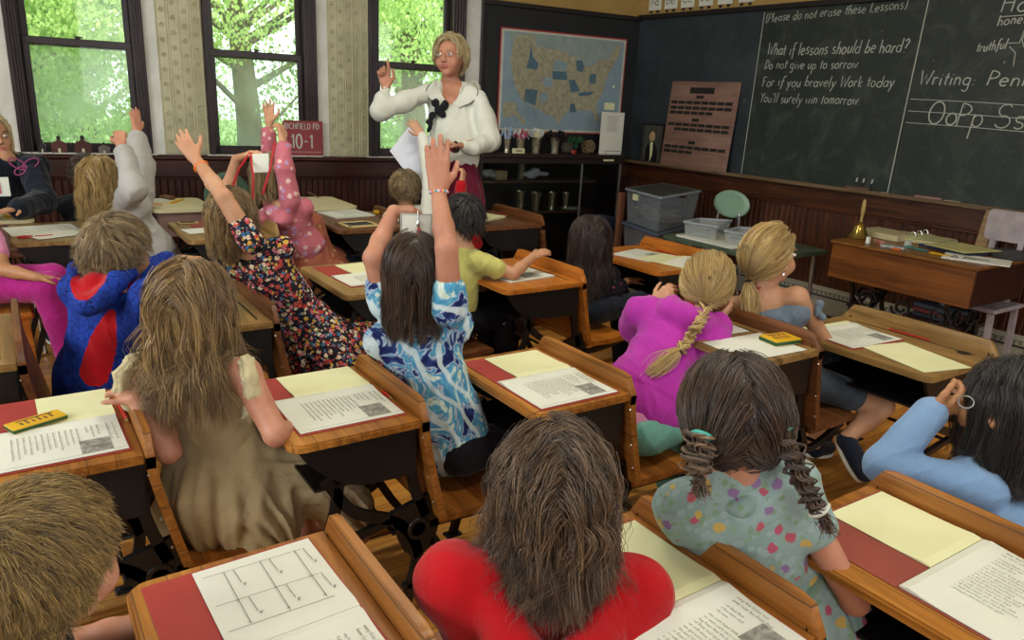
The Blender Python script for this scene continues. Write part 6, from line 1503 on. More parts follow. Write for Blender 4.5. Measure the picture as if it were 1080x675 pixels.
# 18 girl with magenta pants at left edge --------------------------------------------------------------------------
pel = D(-30, 300, 3.35); H = pel+V3(-.02, .05, .52); R = fr3(40, 0, 0)
kn = D(52, 303, 3.25)
person('child in magenta trousers cut off by the left edge, forearm resting on the lap', H, R, 1.0, pel, [
    top(m_pink, .3, .012, 't_shirt', seed=41), pants(m_magp, 1., .016, shoes=m_shoe, puff=.008)], lat=nrm(V3(.4, -.9, 0)), hair=dict(mat=hb_mid, length=.2, guides=60, kids=7, seed=42),
    arms=[dict(side=1, sh=D(-10, 250, 3.3), el=D(5, 285, 3.2), wr=D(38, 292, 3.18), hd=(1, .2, -.2), pn=(0, 0, -1), thumbside=-1, k=1.1), dict(side=-1, el=at(pel, .0, .14, .12), wr=at(pel, .18, .12, .1), hd=(1, 0, 0), pn=(0, 0, -1))],
    legs=[(pel+V3(0, -.05, 0), kn, kn+V3(.05, 0, -.36), kn+V3(.16, 0, -.40)), (pel+V3(0, .06, 0), kn+V3(.02, .12, .01), kn+V3(.05, .12, -.36), kn+V3(.16, .12, -.40))], skin=m_skin3, h=.006)
b = MB(); q = pel; bx(b, q[0]-.22, q[0]+.22, q[1]-.22, q[1]+.24, q[2]-.13, q[2]-.10, bev=.01)
t = thing('side_chair', (q[0], q[1], 0), 'wooden chair under the child in magenta trousers', 'chair'); b = MB(); bx(b, -.22, .22, -.22, .24, q[2]-.13, q[2]-.10, bev=.01); b.build('seat', m_org, t)
for sx in (-1, 1):
    for sy in (-1, 1): b = MB(); b.bar((sx*.18, sy*.18, q[2]-.12), (sx*.2, sy*.2, 0), .03, .03, (1, 0, 0)); b.build('leg', m_org, t)
b = MB(); bx(b, -.24, -.21, -.2, .2, q[2]+.05, q[2]+.35, bev=.01); b.build('backrest', m_org, t)
# teacher -----------------------------------------------------------------------------------------------------------
H = Yp(475, 60, 4.45); d = dep(H); R = fr3(232, 2, 4); pel = D(480, 172, d+.02); sT = 1.20
m_ticy = plain('black_scarf', '#14141c', '#0d0d13', .9)
def bl(c):
    up, lat, fw, s = c['up'], c['lat'], c['fwd'], c['s']; n = c['neck']; f = frame(CAM-H)   # right, front(to cam), up
    # wide collar laid on the blouse
    tp = c['top']; b = MB()
    for side_in, side_out in (([(460, 83), (462, 91), (466, 100), (472, 109)], [(455, 84), (450, 94), (453, 104), (463, 112)]), ([(492, 84), (490, 92), (485, 101), (477, 109)], [(500, 87), (504, 97), (499, 107), (484, 114)])):
        A = [surf(tp, *p, .006) for p in side_in]; B = [surf(tp, *p, .006) for p in side_out]
        A = [a if a is not None else D(*p, d-.1) for a, p in zip(A, side_in)]; B = [a if a is not None else A[i] for i, a in enumerate(B)]
        A = [a if dep(a) < dep(q)+.035 else D(p[0], p[1], dep(q)+.015) for a, q, p in zip(A, B, side_in)]; A = curve(A, 4); B = curve(B, 4); G = []
        for a, q in zip(A, B): G += [a, a*.66+q*.34-FW*.010, a*.33+q*.67-FW*.008, q]
        m = len(A); fs = [(4*i+k, 4*i+k+1, 4*i+5+k, 4*i+4+k) for i in range(m-1) for k in range(3)]; n0 = len(G); b.add(G+[g+FW*.006 for g in G], fs+[tuple(n0+k for k in f) for f in fs])
        b.tube([q-FW*.002 for q in B], .0022, 5, mi=1)
    o = b.build('collar', [m_wht, m_blk], None, smooth=True, origin=c['base']); o.parent = c['t']; o.location = (0, 0, 0)
    S = SDF(.005); q0 = surf(c['top'], 465, 112, .02); dk = dep(q0) if q0 is not None else d-.2
    for dx, dy, r in ((0, 0, .030), (10, 2, .034), (4, 8, .034), (-4, 12, .024), (-8, 20, .018), (8, 12, .03)): S.ell(D(459+dx, 109+dy, dk), (r*.85, r*.7, r*.85), None, .012)
    S.cap(D(456, 122, dk), D(452, 138, dk), .018, .012, .015)
    S.mesh('neck_bow', m_ticy, c['t'], c['base'], disp=wob(.007, 55, 3))
    ring_band('wrist_watch', c, D(481, 155, d-.24), D(476, 155, d-.24)-D(490, 153, d-.2), .030, .007, m_blk)
    ring_band('bracelet', c, D(407, 92, d-.1), (0, 0, 1), .026, .002, m_chr)
    # glasses
    P = lambda x, y, z: H+R@(V3(x, y, z)*sT); b = MB()
    for q in (-1, 1):
        b.tube([P(q*.031+.021*math.cos(a), .103, .0+.014*math.sin(a)) for a in np.linspace(0, 2*pi, 20)], .0012, 5); b.tube([P(q*.052, .10, .004), P(q*.074, .06, .008), P(q*.08, .0, .004)], .0014, 5)
    b.tube([P(-.010, .104, .003), P(.010, .104, .003)], .0012, 5); o = b.build('eyeglasses', m_chr, None, smooth=True, origin=c['base']); o.parent = c['t']; o.location = (0, 0, 0)
elT = D(401, 117, d-.12); wrT = D(407, 92, d-.10); el2 = D(517, 148, d-.02); wr2 = D(487, 154, d-.2)
def tslv(S, c):
    S.chain([c['J'][1][0], (c['J'][1][0]+elT)/2, elT], [.052, .060, .060], .04); S.cap(elT, D(403, 104, d-.11), .066, .05, .03); S.cap(D(403, 104, d-.11), D(407, 96, d-.10), .045, .034, .015)
    S.chain([c['J'][-1][0], (c['J'][-1][0]+el2)/2, el2], [.056, .064, .070], .04); S.cap(el2, D(500, 156, d-.15), .068, .05, .03); S.cap(D(500, 156, d-.15), D(490, 155, d-.19), .048, .036, .015)
    S.cap(c['ch'], c['pel']+V3(0, 0, .03), .115, .12, .05, c['lat'], 1.2)
    S.cap(D(476, 80, d+.005), D(474, 105, d-.03), .082, .048, .010, neg=True)
person('standing teacher in glasses, white wide-collared blouse, black neck bow and maroon skirt, one hand raised', H, R, sT, pel, [
    top(m_wht, 0, .012, 'blouse', seed=43, fold=.008, foldsc=12, neckcut=.08, hem=-.02, extra=tslv, h=.006), bl,
    skirt(m_mar, [(pel+V3(0, 0, .06), pel+V3(0, 0, -.25), .115, .17, 1.15, .008), (pel+V3(0, 0, -.2), pel+V3(0, 0, -.95), .165, .24, 1.1, .014)], 'long_skirt', nf=15, fold=.004, seed=5, h=.008)],
    lat=nrm(V3(-.80, .60, 0)), bs=1., sw=.155, bust=1.0, belly=.085, neck_r=.036, neck=H+V3(.015, .03, -.165), face=True, skin=m_skin2, brow=hb_grey,
    arms=[dict(side=1, sh=D(450, 98, d-.03), el=elT, wr=wrT, hd=D(404, 70, d-.1)-wrT, pn=(-.5, -.8, 0), thumbside=1, curl=(25, 190, 200, 210), L=.150, k=1.0, tc=40), dict(side=-1, sh=D(505, 103, d), el=el2, wr=wr2, hd=D(470, 152, d-.24)-wr2, pn=(0, -.2, -.9), thumbside=1, curl=(70, 80, 80, 80), L=.145, k=1.)],
    legs=[(pel+V3(.06, -.04, 0), pel+V3(.07, -.04, -.52), V3(pel[0]+.07, pel[1]-.04, .07)), (pel+V3(-.06, .04, 0), pel+V3(-.07, .04, -.52), V3(pel[0]-.07, pel[1]+.04, .07))],
    hair=dict(mat=hb_grey, style='long', length=.028, guides=420, kids=14, seed=44, part=-.2, thick=.0011, lay_max=.26, spread=.013, back=.4, wave=.004, grav=.25, cap=1.12), h=.005)
# sheet in the teacher's hand
t = thing('lesson_paper', D(442, 165, d-.3), 'large white sheet hanging from the hand of the teacher', 'paper')
o0 = D(442, 165, d-.3); b = MB(); cs = [D(434, 130, d-.28)-o0, D(411, 159, d-.28)-o0, D(447, 207, d-.34)-o0, D(474, 158, d-.3)-o0]
G = []; n = 8
for i in range(n+1):
    for j in range(n+1):
        u, v = i/n, j/n; p = (cs[0]*(1-u)+cs[3]*u)*(1-v)+(cs[1]*(1-u)+cs[2]*u)*v; G.append(p+FW*.02*math.sin(u*pi)*(1-v*.5))
f_ = [(i*(n+1)+j, (i+1)*(n+1)+j, (i+1)*(n+1)+j+1, i*(n+1)+j+1) for i in range(n) for j in range(n)]; m_ = len(G)
b.add(G+[g+FW*.001 for g in G], f_+[tuple(m_+k for k in q[::-1]) for q in f_]); b.build('sheet', plain('cool_white_paper', '#d0d4de', '#c4c9d6', .7), t, smooth=True)
# ================================================================== FRONT OF THE ROOM
def Wuz(px, py, n=0.):
    r = ray(px, py); o = COR+WN*n; t = ((o-CAM)@WN)/(r@WN); p = CAM+r*t; q = p-COR; return float(q@WU), float(p[2])
def Cuz(px, py, n=0.):
    r = ray(px, py); o = COR+CN*n; t = ((o-CAM)@CN)/(r@CN); p = CAM+r*t; q = p-COR; return float(q@CU), float(p[2])
def wthing(*a, **k): return onW(thing(*a, **k))
# --- wall map
t = wthing('wall_map', (0, 0, 0), 'blue and tan wall map of the country with a red border on the dark board', 'map')
u0, u1, z0, z1 = .150, 1.43, 1.19, 2.035
m_sea = plain('map_sea', '#8aa0ab', '#7b929f', .6, scale=4); m_land = plain('map_land', '#a9a68a', '#878570', .7, scale=26, bmp=.1); m_can = plain('map_north', '#8f9f99', '#7f918e', .7, scale=12)
m_teal = plain('map_teal', '#4f7080', '#466473', .6, scale=20); m_mapm = plain('map_margin', '#b9bfb4', None, .6)
b = MB()
bx(b, u0, u1, .03, .036, z0, z1, 0); bx(b, u0+.012, u1-.012, .036, .037, z0+.012, z1-.012, 1); bx(b, u0+.035, u1-.035, .037, .038, z0+.03, z1-.03, 2)
def mp(x, y):
    fx = (x-(232-27*(y-145)/523.))/(648-23*(y-145)/523.); fy = (y-145-53*fx)/(520-0*fx)
    return (u1-fx*(u1-u0), z1-fy*(z1-z0))
def mpoly(pts, mi, y=.0385): b.prism([mp(*p) for p in pts], (0, y, 0), (1, 0, 0), (0, 0, 1), (0, .0006, 0), mi)
mpoly([(262, 165), (845, 212), (838, 240), (800, 250), (760, 305), (690, 315), (650, 340), (600, 310), (540, 268), (400, 245), (300, 235), (262, 170)], 3)
# land built from convex-ish pieces so every face is clean
land = [(300, 182), (285, 240), (275, 300), (282, 380), (300, 450), (330, 512), (380, 545), (410, 560), (440, 585), (478, 600), (500, 640), (520, 612), (560, 565), (620, 572), (680, 578), (700, 640), (716, 632), (700, 545), (738, 480), (752, 420), (782, 360), (830, 275), (842, 228), (815, 232), (770, 300), (720, 312), (660, 345), (600, 300), (540, 265), (400, 240), (390, 186)]
bmp_ = bmesh = None
mpoly(land, 4, .039)
mpoly([(242, 520), (262, 512), (300, 525), (300, 560), (345, 620), (335, 640), (300, 590), (262, 590), (240, 600), (232, 560)], 4, .039)
for s in ([(375, 225), (382, 290), (408, 325), (402, 356), (350, 348), (365, 290)], [(478, 362), (550, 368), (553, 412), (478, 405)], [(345, 452), (405, 458), (392, 540), (335, 512)], [(597, 312), (630, 308), (640, 345), (630, 372), (603, 362)], [(668, 385), (704, 378), (700, 430), (668, 432)], [(560, 410), (590, 408), (618, 470), (570, 476)], [(612, 478), (695, 472), (670, 494), (610, 496)], [(565, 535), (588, 535), (600, 580), (565, 582)]): mpoly(s, 5, .0397)
for s in ([(485, 310), (548, 316), (552, 362), (482, 358)], [(425, 400), (480, 395), (478, 440), (440, 450)], [(415, 480), (450, 470), (452, 520), (418, 525)]): mpoly(s, 2, .0396)
bx(b, *sorted((mp(748, 535)[0], mp(803, 540)[0])), .0385, .0392, mp(800, 578)[1], mp(750, 535)[1], 6)
cx, cz = mp(797, 450); b.lathe([(.012, 0), (.012, .0006), (0, .0006)], (cx, .0385, cz), 12, 6, axis=(0, 1, 0))
b.build('map_sheet', [m_red, m_mapm, m_sea, m_can, m_land, m_teal, m_pale], t)
b = MB(); rr = random.Random(4)   # ridge lines and rivers printed on the map
for k in range(150):
    x, y = rr.uniform(285, 440) if k < 80 else rr.uniform(440, 800), rr.uniform(200, 600) if k < 80 else rr.uniform(290, 560)
    if x > 690 and y > 420: continue
    pts = [(x, y)]
    for j in range(4): x += rr.uniform(-9, 9); y += rr.uniform(4, 12); pts.append((x, y))
    b.ribbon([mp(*p) for p in pts], .0022, (0, .0402, 0), (1, 0, 0), (0, 0, 1), (0, .0002, 0))
b.build('printed_lines', plain('map_relief', '#6f6c58', '#5d6a70', .8), t)

# --- glass display cabinet
DN = .36
t = wthing('display_cabinet', (0, 0, 0), 'dark wooden display cabinet with glass front and two shelves of silver cups', 'cabinet')
m_cab = plain('cabinet_dark', '#241814', '#17100d', .4, scale=12, stretch=(2, 2, 12)); m_cabs = plain('cabinet_shelf', '#5c3b27', '#472c1c', .45, scale=10)
m_alu = plain('metal_strip', '#9a9c9b', None, .35, .8)
zt_ = Wuz(600, 163, DN)[1]; uL = 1.72; uR = Wuz(655, 170, DN)[0]
zs1 = Wuz(580, 191, DN)[1]; zs2 = Wuz(580, 223.5, DN)[1]
b = MB(); bx(b, uR-.04, uL, .03, DN+.02, zt_-.035, zt_, bev=.006); bx(b, uR-.02, uL, .03, DN+.005, zt_-.08, zt_-.035, bev=.003); b.build('top', m_cab, t)
b = MB(); bx(b, uR, uL, .03, .045, .05, zt_-.08); b.build('back_panel', m_cab, t)
for uu in (uR, uL-.025):
    b = MB(); bx(b, uu, uu+.025, .045, DN, .05, zt_-.08); b.build('side_panel', m_cab, t)
b = MB(); bx(b, uR, uL, .03, DN+.01, 0, .1, bev=.004); b.build('plinth', m_cab, t)
for zz in (zs1, zs2):
    b = MB(); bx(b, uR+.22, uL-.03, .05, DN-.05, zz-.022, zz, bev=.003); b.build('shelf', m_cabs, t)
b = MB(); bx(b, uR-.004, uR+.012, DN-.01, DN+.006, .1, zt_-.08); bx(b, uR+.40, uR+.415, DN-.01, DN+.002, .1, zt_-.08); b.build('metal_strip', m_alu, t)
for (a, c) in ((uR+.012, uR+.40), (uR+.415, uL-.03)):
    b = MB(); bx(b, a, c, DN-.008, DN-.004, .1, zt_-.08); b.build('glass_pane', m_gc, t)
ulb, zlb = Wuz(642, 168, DN); b = MB(); bx(b, ulb-.05, ulb+.06, DN+.005, DN+.008, zlb-.016, zlb+.012); b.build('paper_label', m_pale, t)
m_silver = plain('silver_cup_metal', '#dcd6c0', '#8f8560', .2, .75, scale=30)
def cup(px, pyb, h, r0, r1, n, label, group, zbase, fill=None):
    u = Wuz(px, pyb, n)[0]; c = Wp(u, n, zbase)
    t = thing('silver_cup', c, label, 'cup', group)
    b = MB(); b.lathe([(0, 0), (r0, 0), (r0*1.02, .006), (r0*.86, .012), (r0*.95, h*.3), (r1*.92, h*.8), (r1*1.08, h), (r1*1.0, h), (r1*.85, h*.8), (r0*.85, h*.3), (0, .02)], (0, 0, 0), 20); b.build('vessel', m_silver, t, smooth=True)
    return t, c
g1 = 'silver cups on the lower cabinet shelf'
cup(547.6, 222, .165, .038, .044, .22, 'tall silver cup, leftmost of the four on the lower cabinet shelf', g1, zs2)
cup(564.2, 222, .155, .034, .05, .24, 'flared silver cup, second from the left on the lower cabinet shelf', g1, zs2)
cup(580.9, 222, .155, .03, .038, .24, 'silver cup, third from the left on the lower cabinet shelf', g1, zs2)
cup(595.7, 221, .15, .028, .036, .24, 'slim silver cup, rightmost on the lower cabinet shelf', g1, zs2)
cup(548.9, 190, .155, .034, .042, .2, 'tall silver cup alone on the upper cabinet shelf', None, zs1)
def props(px, n, zb_, name, label, cat, fn, grp=None):
    u = Wuz(px, 160, n)[0]; c = Wp(u, n, zb_); t = thing(name, c, label, cat, grp); fn(t); return t
m_wcr = plain('crumpled_white', '#c9ccd6', '#a9adba', .7, scale=30, bmp=.4, bscale=40); m_bag = plain('clear_bag', '#b5b7b5', '#8e908c', .3, scale=20)
def blob(seed, r, mats, name='body', sq=(1, 1, 1), zc=None, amp=.3):
    def f(t):
        rs = np.random.RandomState(seed); s = SDF(r*.12)
        for k in range(7): d = rs.normal(size=3)*r*.4*np.array(sq); s.ell(d+V3(0, 0, r*sq[2] if zc is None else zc), r*rs.uniform(.45, .7, 3)*np.array(sq), k=r*.2)
        s.mesh(name, mats, t, disp=wob(r*.08, 8/r, seed))
    return f
props(514, .22, zs1, 'plastic_bag', 'crumpled clear plastic bag at the left of the upper cabinet shelf', 'bag', blob(1, .05, m_bag, sq=(1.4, 1, .9)))
b = MB(); bx(b, -.06, .06, -.04, .04, 0, .075, bev=.003); u = Wuz(526, 190, .22)[0]; c = Wp(u, .22, zs1); o = b.build('cardboard_box', plain('manila_box', '#b39d77', '#9d8762'), smooth=False); o.location = tuple(c); tag(o, 'small tan box on the upper cabinet shelf', 'box')
props(566, .2, zs1, 'paper_parcel', 'pale flat parcel right of the cup on the upper cabinet shelf', 'parcel', blob(3, .055, m_wcr, sq=(2, 1, .75)))
props(606, .26, zs2, 'glass_dish', 'white dish at the right end of the lower cabinet shelf', 'dish', lambda t: MB().lathe([(0, 0), (.05, 0), (.09, .012), (.088, .016), (.05, .006), (0, .006)], (0, 0, 0), 20).build('dish', m_white, t, smooth=True))
# things on the cabinet top
gt = 'containers on top of the cabinet'
def strips(cols, n, h, spread, seed, w=.006):
    def f(t):
        rs = random.Random(seed)
        bs = {}
        for k in range(n):
            b = bs.setdefault(cols[k % len(cols)], MB()); a = rs.uniform(0, 6.28); r0 = rs.uniform(0, .02)
            p0 = V3(r0*math.cos(a), r0*math.sin(a), .05); p2 = p0+V3(math.cos(a)*spread, math.sin(a)*spread, h*rs.uniform(.6, 1)); p1 = (p0+p2)/2+V3(0, 0, h*.2)
            b.tube([p0, p1, p2, p2+V3(math.cos(a)*spread*.6, math.sin(a)*spread*.6, -h*.2)], w*rs.uniform(.6, 1.3), 5)
        for c, b in bs.items(): b.build('contents', c, t, smooth=True)
    return f
zc_ = zt_
for px, h, r, lab, fn in ((534.6, .11, .026, 'narrow clear vase with a pale blue ribbon on the cabinet top', strips([m_wcr, plain('ribbon_blue', '#9fb3cf')], 12, .16, .03, 1, .008)),
                          (548.5, .11, .034, 'silver cup filled with pink and white ribbons on the cabinet top', strips([m_wcr, plain('ribbon_pink', '#b54a62'), m_white], 26, .15, .035, 2, .008)),
                          (565, .13, .038, 'silver cup full of folded white papers on the cabinet top', None), (585, .13, .036, 'silver cup with black ribbon bows on the cabinet top', strips([m_black], 30, .14, .05, 4, .009))):
    t, c = cup(px, 158, h, r*.95, r*1.15, .2, lab, gt, zc_)
    if fn: fn(t)
    else:
        for k in range(9):
            b = MB(); b.box((rnd.uniform(-.03, .03), rnd.uniform(-.03, .03), h+.02+rnd.uniform(-.01, .025)), (.07, .002, .05), fr3(rnd.uniform(0, 180), rnd.uniform(-30, 30), rnd.uniform(-40, 40)), bev=.0005); b.build('folded_paper', m_wcr if k % 3 else m_pale, t)
t = wthing('name_sign', (0, 0, 0), 'small cream name block standing before the silver cups', 'sign'); u, z = Wuz(547.6, 152, .33); b = MB(); bx(b, u-.055, u+.055, .31, .335, zc_, zc_+.042, bev=.003); b.build('block', m_pale, t)
b = MB()
for k in range(5): bx(b, u-.028+k*.012, u-.020+k*.012, .335, .3365, zc_+.016, zc_+.028)
b.build('lettering', m_ink2, t)
m_cone = plain('pine_cone_scale', '#7a6849', '#3f3425', .7, scale=90)
def cone(t, R=.055, H=.10, mats=m_cone):
    b = MB(); b.ell((0, 0, R*.95), (R*.7, R*.7, R*.8), None, 12); ga = 2.39996
    for k in range(70):
        f = k/70; th = math.acos(1-2*(f*.92+.04)); a = k*ga; d = V3(math.sin(th)*math.cos(a), math.sin(th)*math.sin(a), math.cos(th)); p = d*R*.72+V3(0, 0, R*.95)
        b.box(p+d*R*.22, (R*.34, R*.34, R*.09), fr3(math.degrees(math.atan2(d[0], d[1])), math.degrees(math.asin(d[2]))*.5+25))
    b.build('scales', mats, t)
props(598, .2, zc_, 'pine_cone', 'grey pine cone next to the black bows on the cabinet top', 'pine cone', lambda t: cone(t, .05, mats=plain('pine_grey', '#75705f', '#35322b', .7, scale=90)))
props(620, .2, zc_, 'pine_cone', 'tan pine cone left of the printed list on the cabinet top', 'pine cone', lambda t: cone(t, .06, mats=plain('pine_tan', '#a08e66', '#4d4029', .7, scale=90)))
props(607, .24, zc_, 'evergreen_sprig', 'green artificial sprig between the two pine cones', 'sprig', strips([plain('sprig_green', '#2f5a37', '#21452a', .6)], 24, .1, .045, 9, .006))
props(606, .3, zc_, 'red_ornament', 'small red ornament in front of the green sprig', 'ornament', blob(6, .022, m_red, sq=(1.8, 1, .7)))
t = wthing('printed_list', (0, 0, 0), 'printed list in a clear stand at the right end of the cabinet top', 'sign'); n = .27
ua, za = Wuz(659, 119, n); ub, zb2 = Wuz(632, 156, n); b = MB(); bx(b, ua, ub, n-.004, n, zc_, za, bev=.001); b.build('sheet', m_white, t)
b = MB()
for k in range(15): w = (ub-ua)*rnd.uniform(.18, .30); um = (ua+ub)/2; bx(b, um-w, um+w, n, n+.0008, za-.035-k*.0095, za-.032-k*.0095)
b.build('print', plain('faint_ink', '#9a9c90'), t)
b = MB(); b.tube([(ua+.02, n+.03, zc_+.002), (ua+.02, n+.006, zc_+.03), (ub-.06, n+.006, zc_+.03), (ub-.06, n+.03, zc_+.002)], .002, 6); b.build('wire_stand', m_black, t)
props(511, .22, zc_, 'folded_cloth', 'pale blue crumpled cloth behind the teacher on the cabinet top', 'cloth', blob(8, .05, plain('pale_blue_cloth', '#9aa8bb', '#8190a6', .8), sq=(1.6, 1, .5)))
props(505, .15, zc_, 'dark_bag', 'dark bag standing behind the teacher on the cabinet top', 'bag', blob(12, .07, m_black, sq=(1, .8, 1.1)))

# --- sill ornaments and red number sign
m_brick = plain('toy_brick', '#5a3530', '#44282a', .8)
def schoolhouse(px, w, h, label, mats):
    u = Wuz(px, 158, .03)[0]; t = wthing('toy_schoolhouse', (0, 0, 0), label, 'ornament', group='ornaments on the window sill'); b = MB()
    bx(b, u-w/2, u+w/2, .02, .05, .964, .964+h*.5); b.prism([(-w*.55, h*.5), (w*.55, h*.5), (0, h*.75)], (u, .018, .964), (1, 0, 0), (0, 0, 1), (0, .034, 0)); b.build('house', mats, t)
    b = MB(); bx(b, u-w*.12, u+w*.12, .028, .042, .964+h*.66, .964+h*.88); b.prism([(-w*.16, 0), (w*.16, 0), (0, h*.14)], (u, .026, .964+h*.87), (1, 0, 0), (0, 0, 1), (0, .018, 0)); b.build('bell_tower', m_black, t)
    b = MB(); bx(b, u-w*.08, u+w*.08, .05, .052, .966, .964+h*.25); b.build('door', m_cream, t)
schoolhouse(45, .05, .09, 'dark toy schoolhouse, leftmost on the window sill', m_black)
schoolhouse(63, .09, .115, 'brown toy schoolhouse with a black belfry on the left window sill', m_brick)
schoolhouse(88, .10, .12, 'tall-belfry toy schoolhouse above the boy with cropped hair', m_brick)
schoolhouse(110, .07, .075, 'low toy schoolhouse left of the raised hand on the sill', plain('toy_grey', '#6d6864', '#4b4643'))
t = wthing('number_sign', (0, 0, 0), 'red metal sign reading RICHFIELD FD 10-1 leaning on the window sill', 'sign')
ua, za = Wuz(340, 128, .03); ub = Wuz(302, 129, .03)[0]+.03; zl = .966
b = MB(); b.prism(rounded(ua, ub, zl, za, .012), (0, .034, 0), (1, 0, 0), (0, 0, 1), (0, .004, 0)); b.build('plate', plain('sign_red', '#8e3a40', '#7d3237', .5), t)
b = MB(); W = ub-ua
lettering(b, 'RICHFIELD FD', -(ub-.012), za-.062, .024, .006, W*.88, 0, 0, .0385, .0008, flip=-1)
b.build('small_lettering', m_mapm, t)
b = MB(); lettering(b, '10-1', -(ub-.06), zl+.055, .058, .012, W*.58, 0, 0, .0385, .0008, flip=-1); b.build('number', m_mapm, t)
b = MB(); zz = zl+.035; bx(b, ua+.012, ub-.02, .0382, .0388, zl+.025, zl+.028); b.build('white_line', m_mapm, t)

# --- chalkboard ledge objects
def cthing(*a, **k): return onC(thing(*a, **k))
t = cthing('name_plaque', (0, 0, 0), 'large reddish wooden plaque with rows of black name plates on the chalk tray', 'plaque')
pu0, pu1, pz0, pz1 = .50, 1.235, .962, 1.684
m_plq = wood('plaque_wood', '#92746a', '#866659', '#705349', 'X', .45, None, .6, .05); m_plate = plain('plate_black', '#24211f', '#191716', .35)
lean = .055
def lb(b, a0, a1, z0, z1, y0, y1, mi=None, bev=0.):
    zm = (z0+z1)/2; k = (1.684-zm)/.722*lean+.013; th = math.atan2(lean, .722); R = np.array(Matrix.Rotation(th, 3, 'X')); b.box((-(a0+a1)/2, k+(y0+y1)/2, zm), (abs(a1-a0), y1-y0, z1-z0), R, mi, bev)
b = MB(); lb(b, pu0, pu1, pz0, pz1, 0, .018, bev=.004); b.build('board', m_plq, t)
def plate(a0, a1, z0, z1):
    b = MB(); lb(b, a0, a1, z0, z1, .018, .021, bev=.001); b.build('name_plate', m_plate, t)
W = pu1-pu0
def prow(z, f0, f1, n, h=.026):
    w = (f1-f0)*W/n
    for k in range(n): a = pu0+f0*W+k*w; plate(a+w*.05, a+w*.93, z-h/2, z+h/2)
plate(pu0+.30*W, pu0+.66*W, 1.585, 1.635); plate(pu0+.41*W, pu0+.52*W, 1.545, 1.57)
prow(1.51, .03, .95, 8); prow(1.465, .03, .95, 8); prow(1.425, .03, .69, 6)
plate(pu0+.40*W, pu0+.50*W, 1.355, 1.38); prow(1.325, .03, .96, 8); prow(1.285, .14, .96, 7)
plate(pu0+.40*W, pu0+.50*W, 1.165, 1.19); prow(1.135, .03, .96, 8); prow(1.095, .03, .48, 4)
t = cthing('framed_portrait', (0, 0, 0), 'small black framed portrait of a person in a dark suit leaning on the tray', 'picture')
a0, a1, z0, z1 = .225, .475, .962, 1.315
b = MB()
for (p0, p1, q0, q1) in ((a0, a1, z1-.014, z1), (a0, a1, z0, z0+.014), (a0, a0+.014, z0, z1), (a1-.014, a1, z0, z1)): bx(b, -p0, -p1, .04, .062, q0, q1, bev=.003)
b.build('frame', m_black, t)
b = MB(); bx(b, -a0-.01, -a1+.01, .042, .048, z0+.01, z1-.01, 0)
def el(u, z, ru, rz, mi, y): b.prism([(u+ru*math.cos(k*pi/9), z+rz*math.sin(k*pi/9)) for k in range(18)], (0, y, 0), (-1, 0, 0), (0, 0, 1), (0, .0008, 0), mi)
um = a0+.115
b.prism([(um-.075, z0+.012), (um-.07, z0+.13), (um-.03, z0+.185), (um+.03, z0+.185), (um+.075, z0+.13), (um+.085, z0+.012)], (0, .048, 0), (-1, 0, 0), (0, 0, 1), (0, .001, 0), 1)
b.prism([(um-.005, z0+.012), (um-.016, z0+.19), (um+.018, z0+.19), (um+.02, z0+.08)], (0, .0492, 0), (-1, 0, 0), (0, 0, 1), (0, .0006, 0), 2)
el(um+.002, z0+.235, .036, .05, 3, .0495); el(um-.004, z0+.268, .041, .030, 4, .0492); b.prism([(um-.016, z0+.20), (um+.002, z0+.193), (um+.02, z0+.202), (um+.02, z0+.186), (um+.002, z0+.191), (um-.016, z0+.184)], (0, .05, 0), (-1, 0, 0), (0, 0, 1), (0, .0006, 0), 1)
b.build('painting', [plain('portrait_ground', '#474a41', '#383a33', .7, scale=12), m_black, m_pale, plain('portrait_skin', '#b89d76', None, .7), plain('portrait_hair', '#3a3028', None, .7)], t)
# tray chalks and erasers
for k, (px, py) in enumerate(((903, 189), (910, 190), (919, 191))):
    u, z = Cuz(px, py, .03); t = cthing('chalk_holder', (0, 0, 0), ['chalk in a wire holder, leftmost of three', 'chalk in a wire holder, middle of three', 'chalk in a wire holder, rightmost of three'][k], 'chalk holder', group='chalk holders on the tray')
    b = MB(); b.tube([(-u, .03, .985), (-u-.006, .032, z-.015)], .003, 6); b.build('wire', m_black, t); b = MB(); b.tube([(-u-.006, .032, z-.016), (-u-.01, .033, z+.012)], .006, 8); b.build('chalk_stick', m_chalk, t)
def tray_item(px, py, L, h, mat, name, label, cat, dy=.05, ex=.04):
    u, z = Cuz(px, py, dy); b = MB(); bx(b, -u-L/2, -u+L/2, dy-ex/2, dy+ex/2, .963, .963+h, bev=.003); o = onC(b.build(name, mat)); tag(o, label, cat)
tray_item(905, 195, .17, .024, plain('eraser_felt', '#6d4f45', '#57403a', .9), 'board_eraser', 'brown felt eraser below the three chalks', 'eraser')
tray_item(980, 204, .17, .018, plain('eraser_pink', '#9d7a74', '#8a6863', .9), 'board_eraser', 'pinkish felt eraser in the tray right of the chalk line', 'eraser')
tray_item(1005, 208, .09, .012, plain('chalk_box_tan', '#a79a7c', None, .8), 'chalk_piece', 'thick pale chalk block beside the pinkish eraser', 'chalk')
tray_item(933, 199, .05, .008, m_chalk, 'chalk_piece', 'short white chalk stub right of the brown eraser', 'chalk')
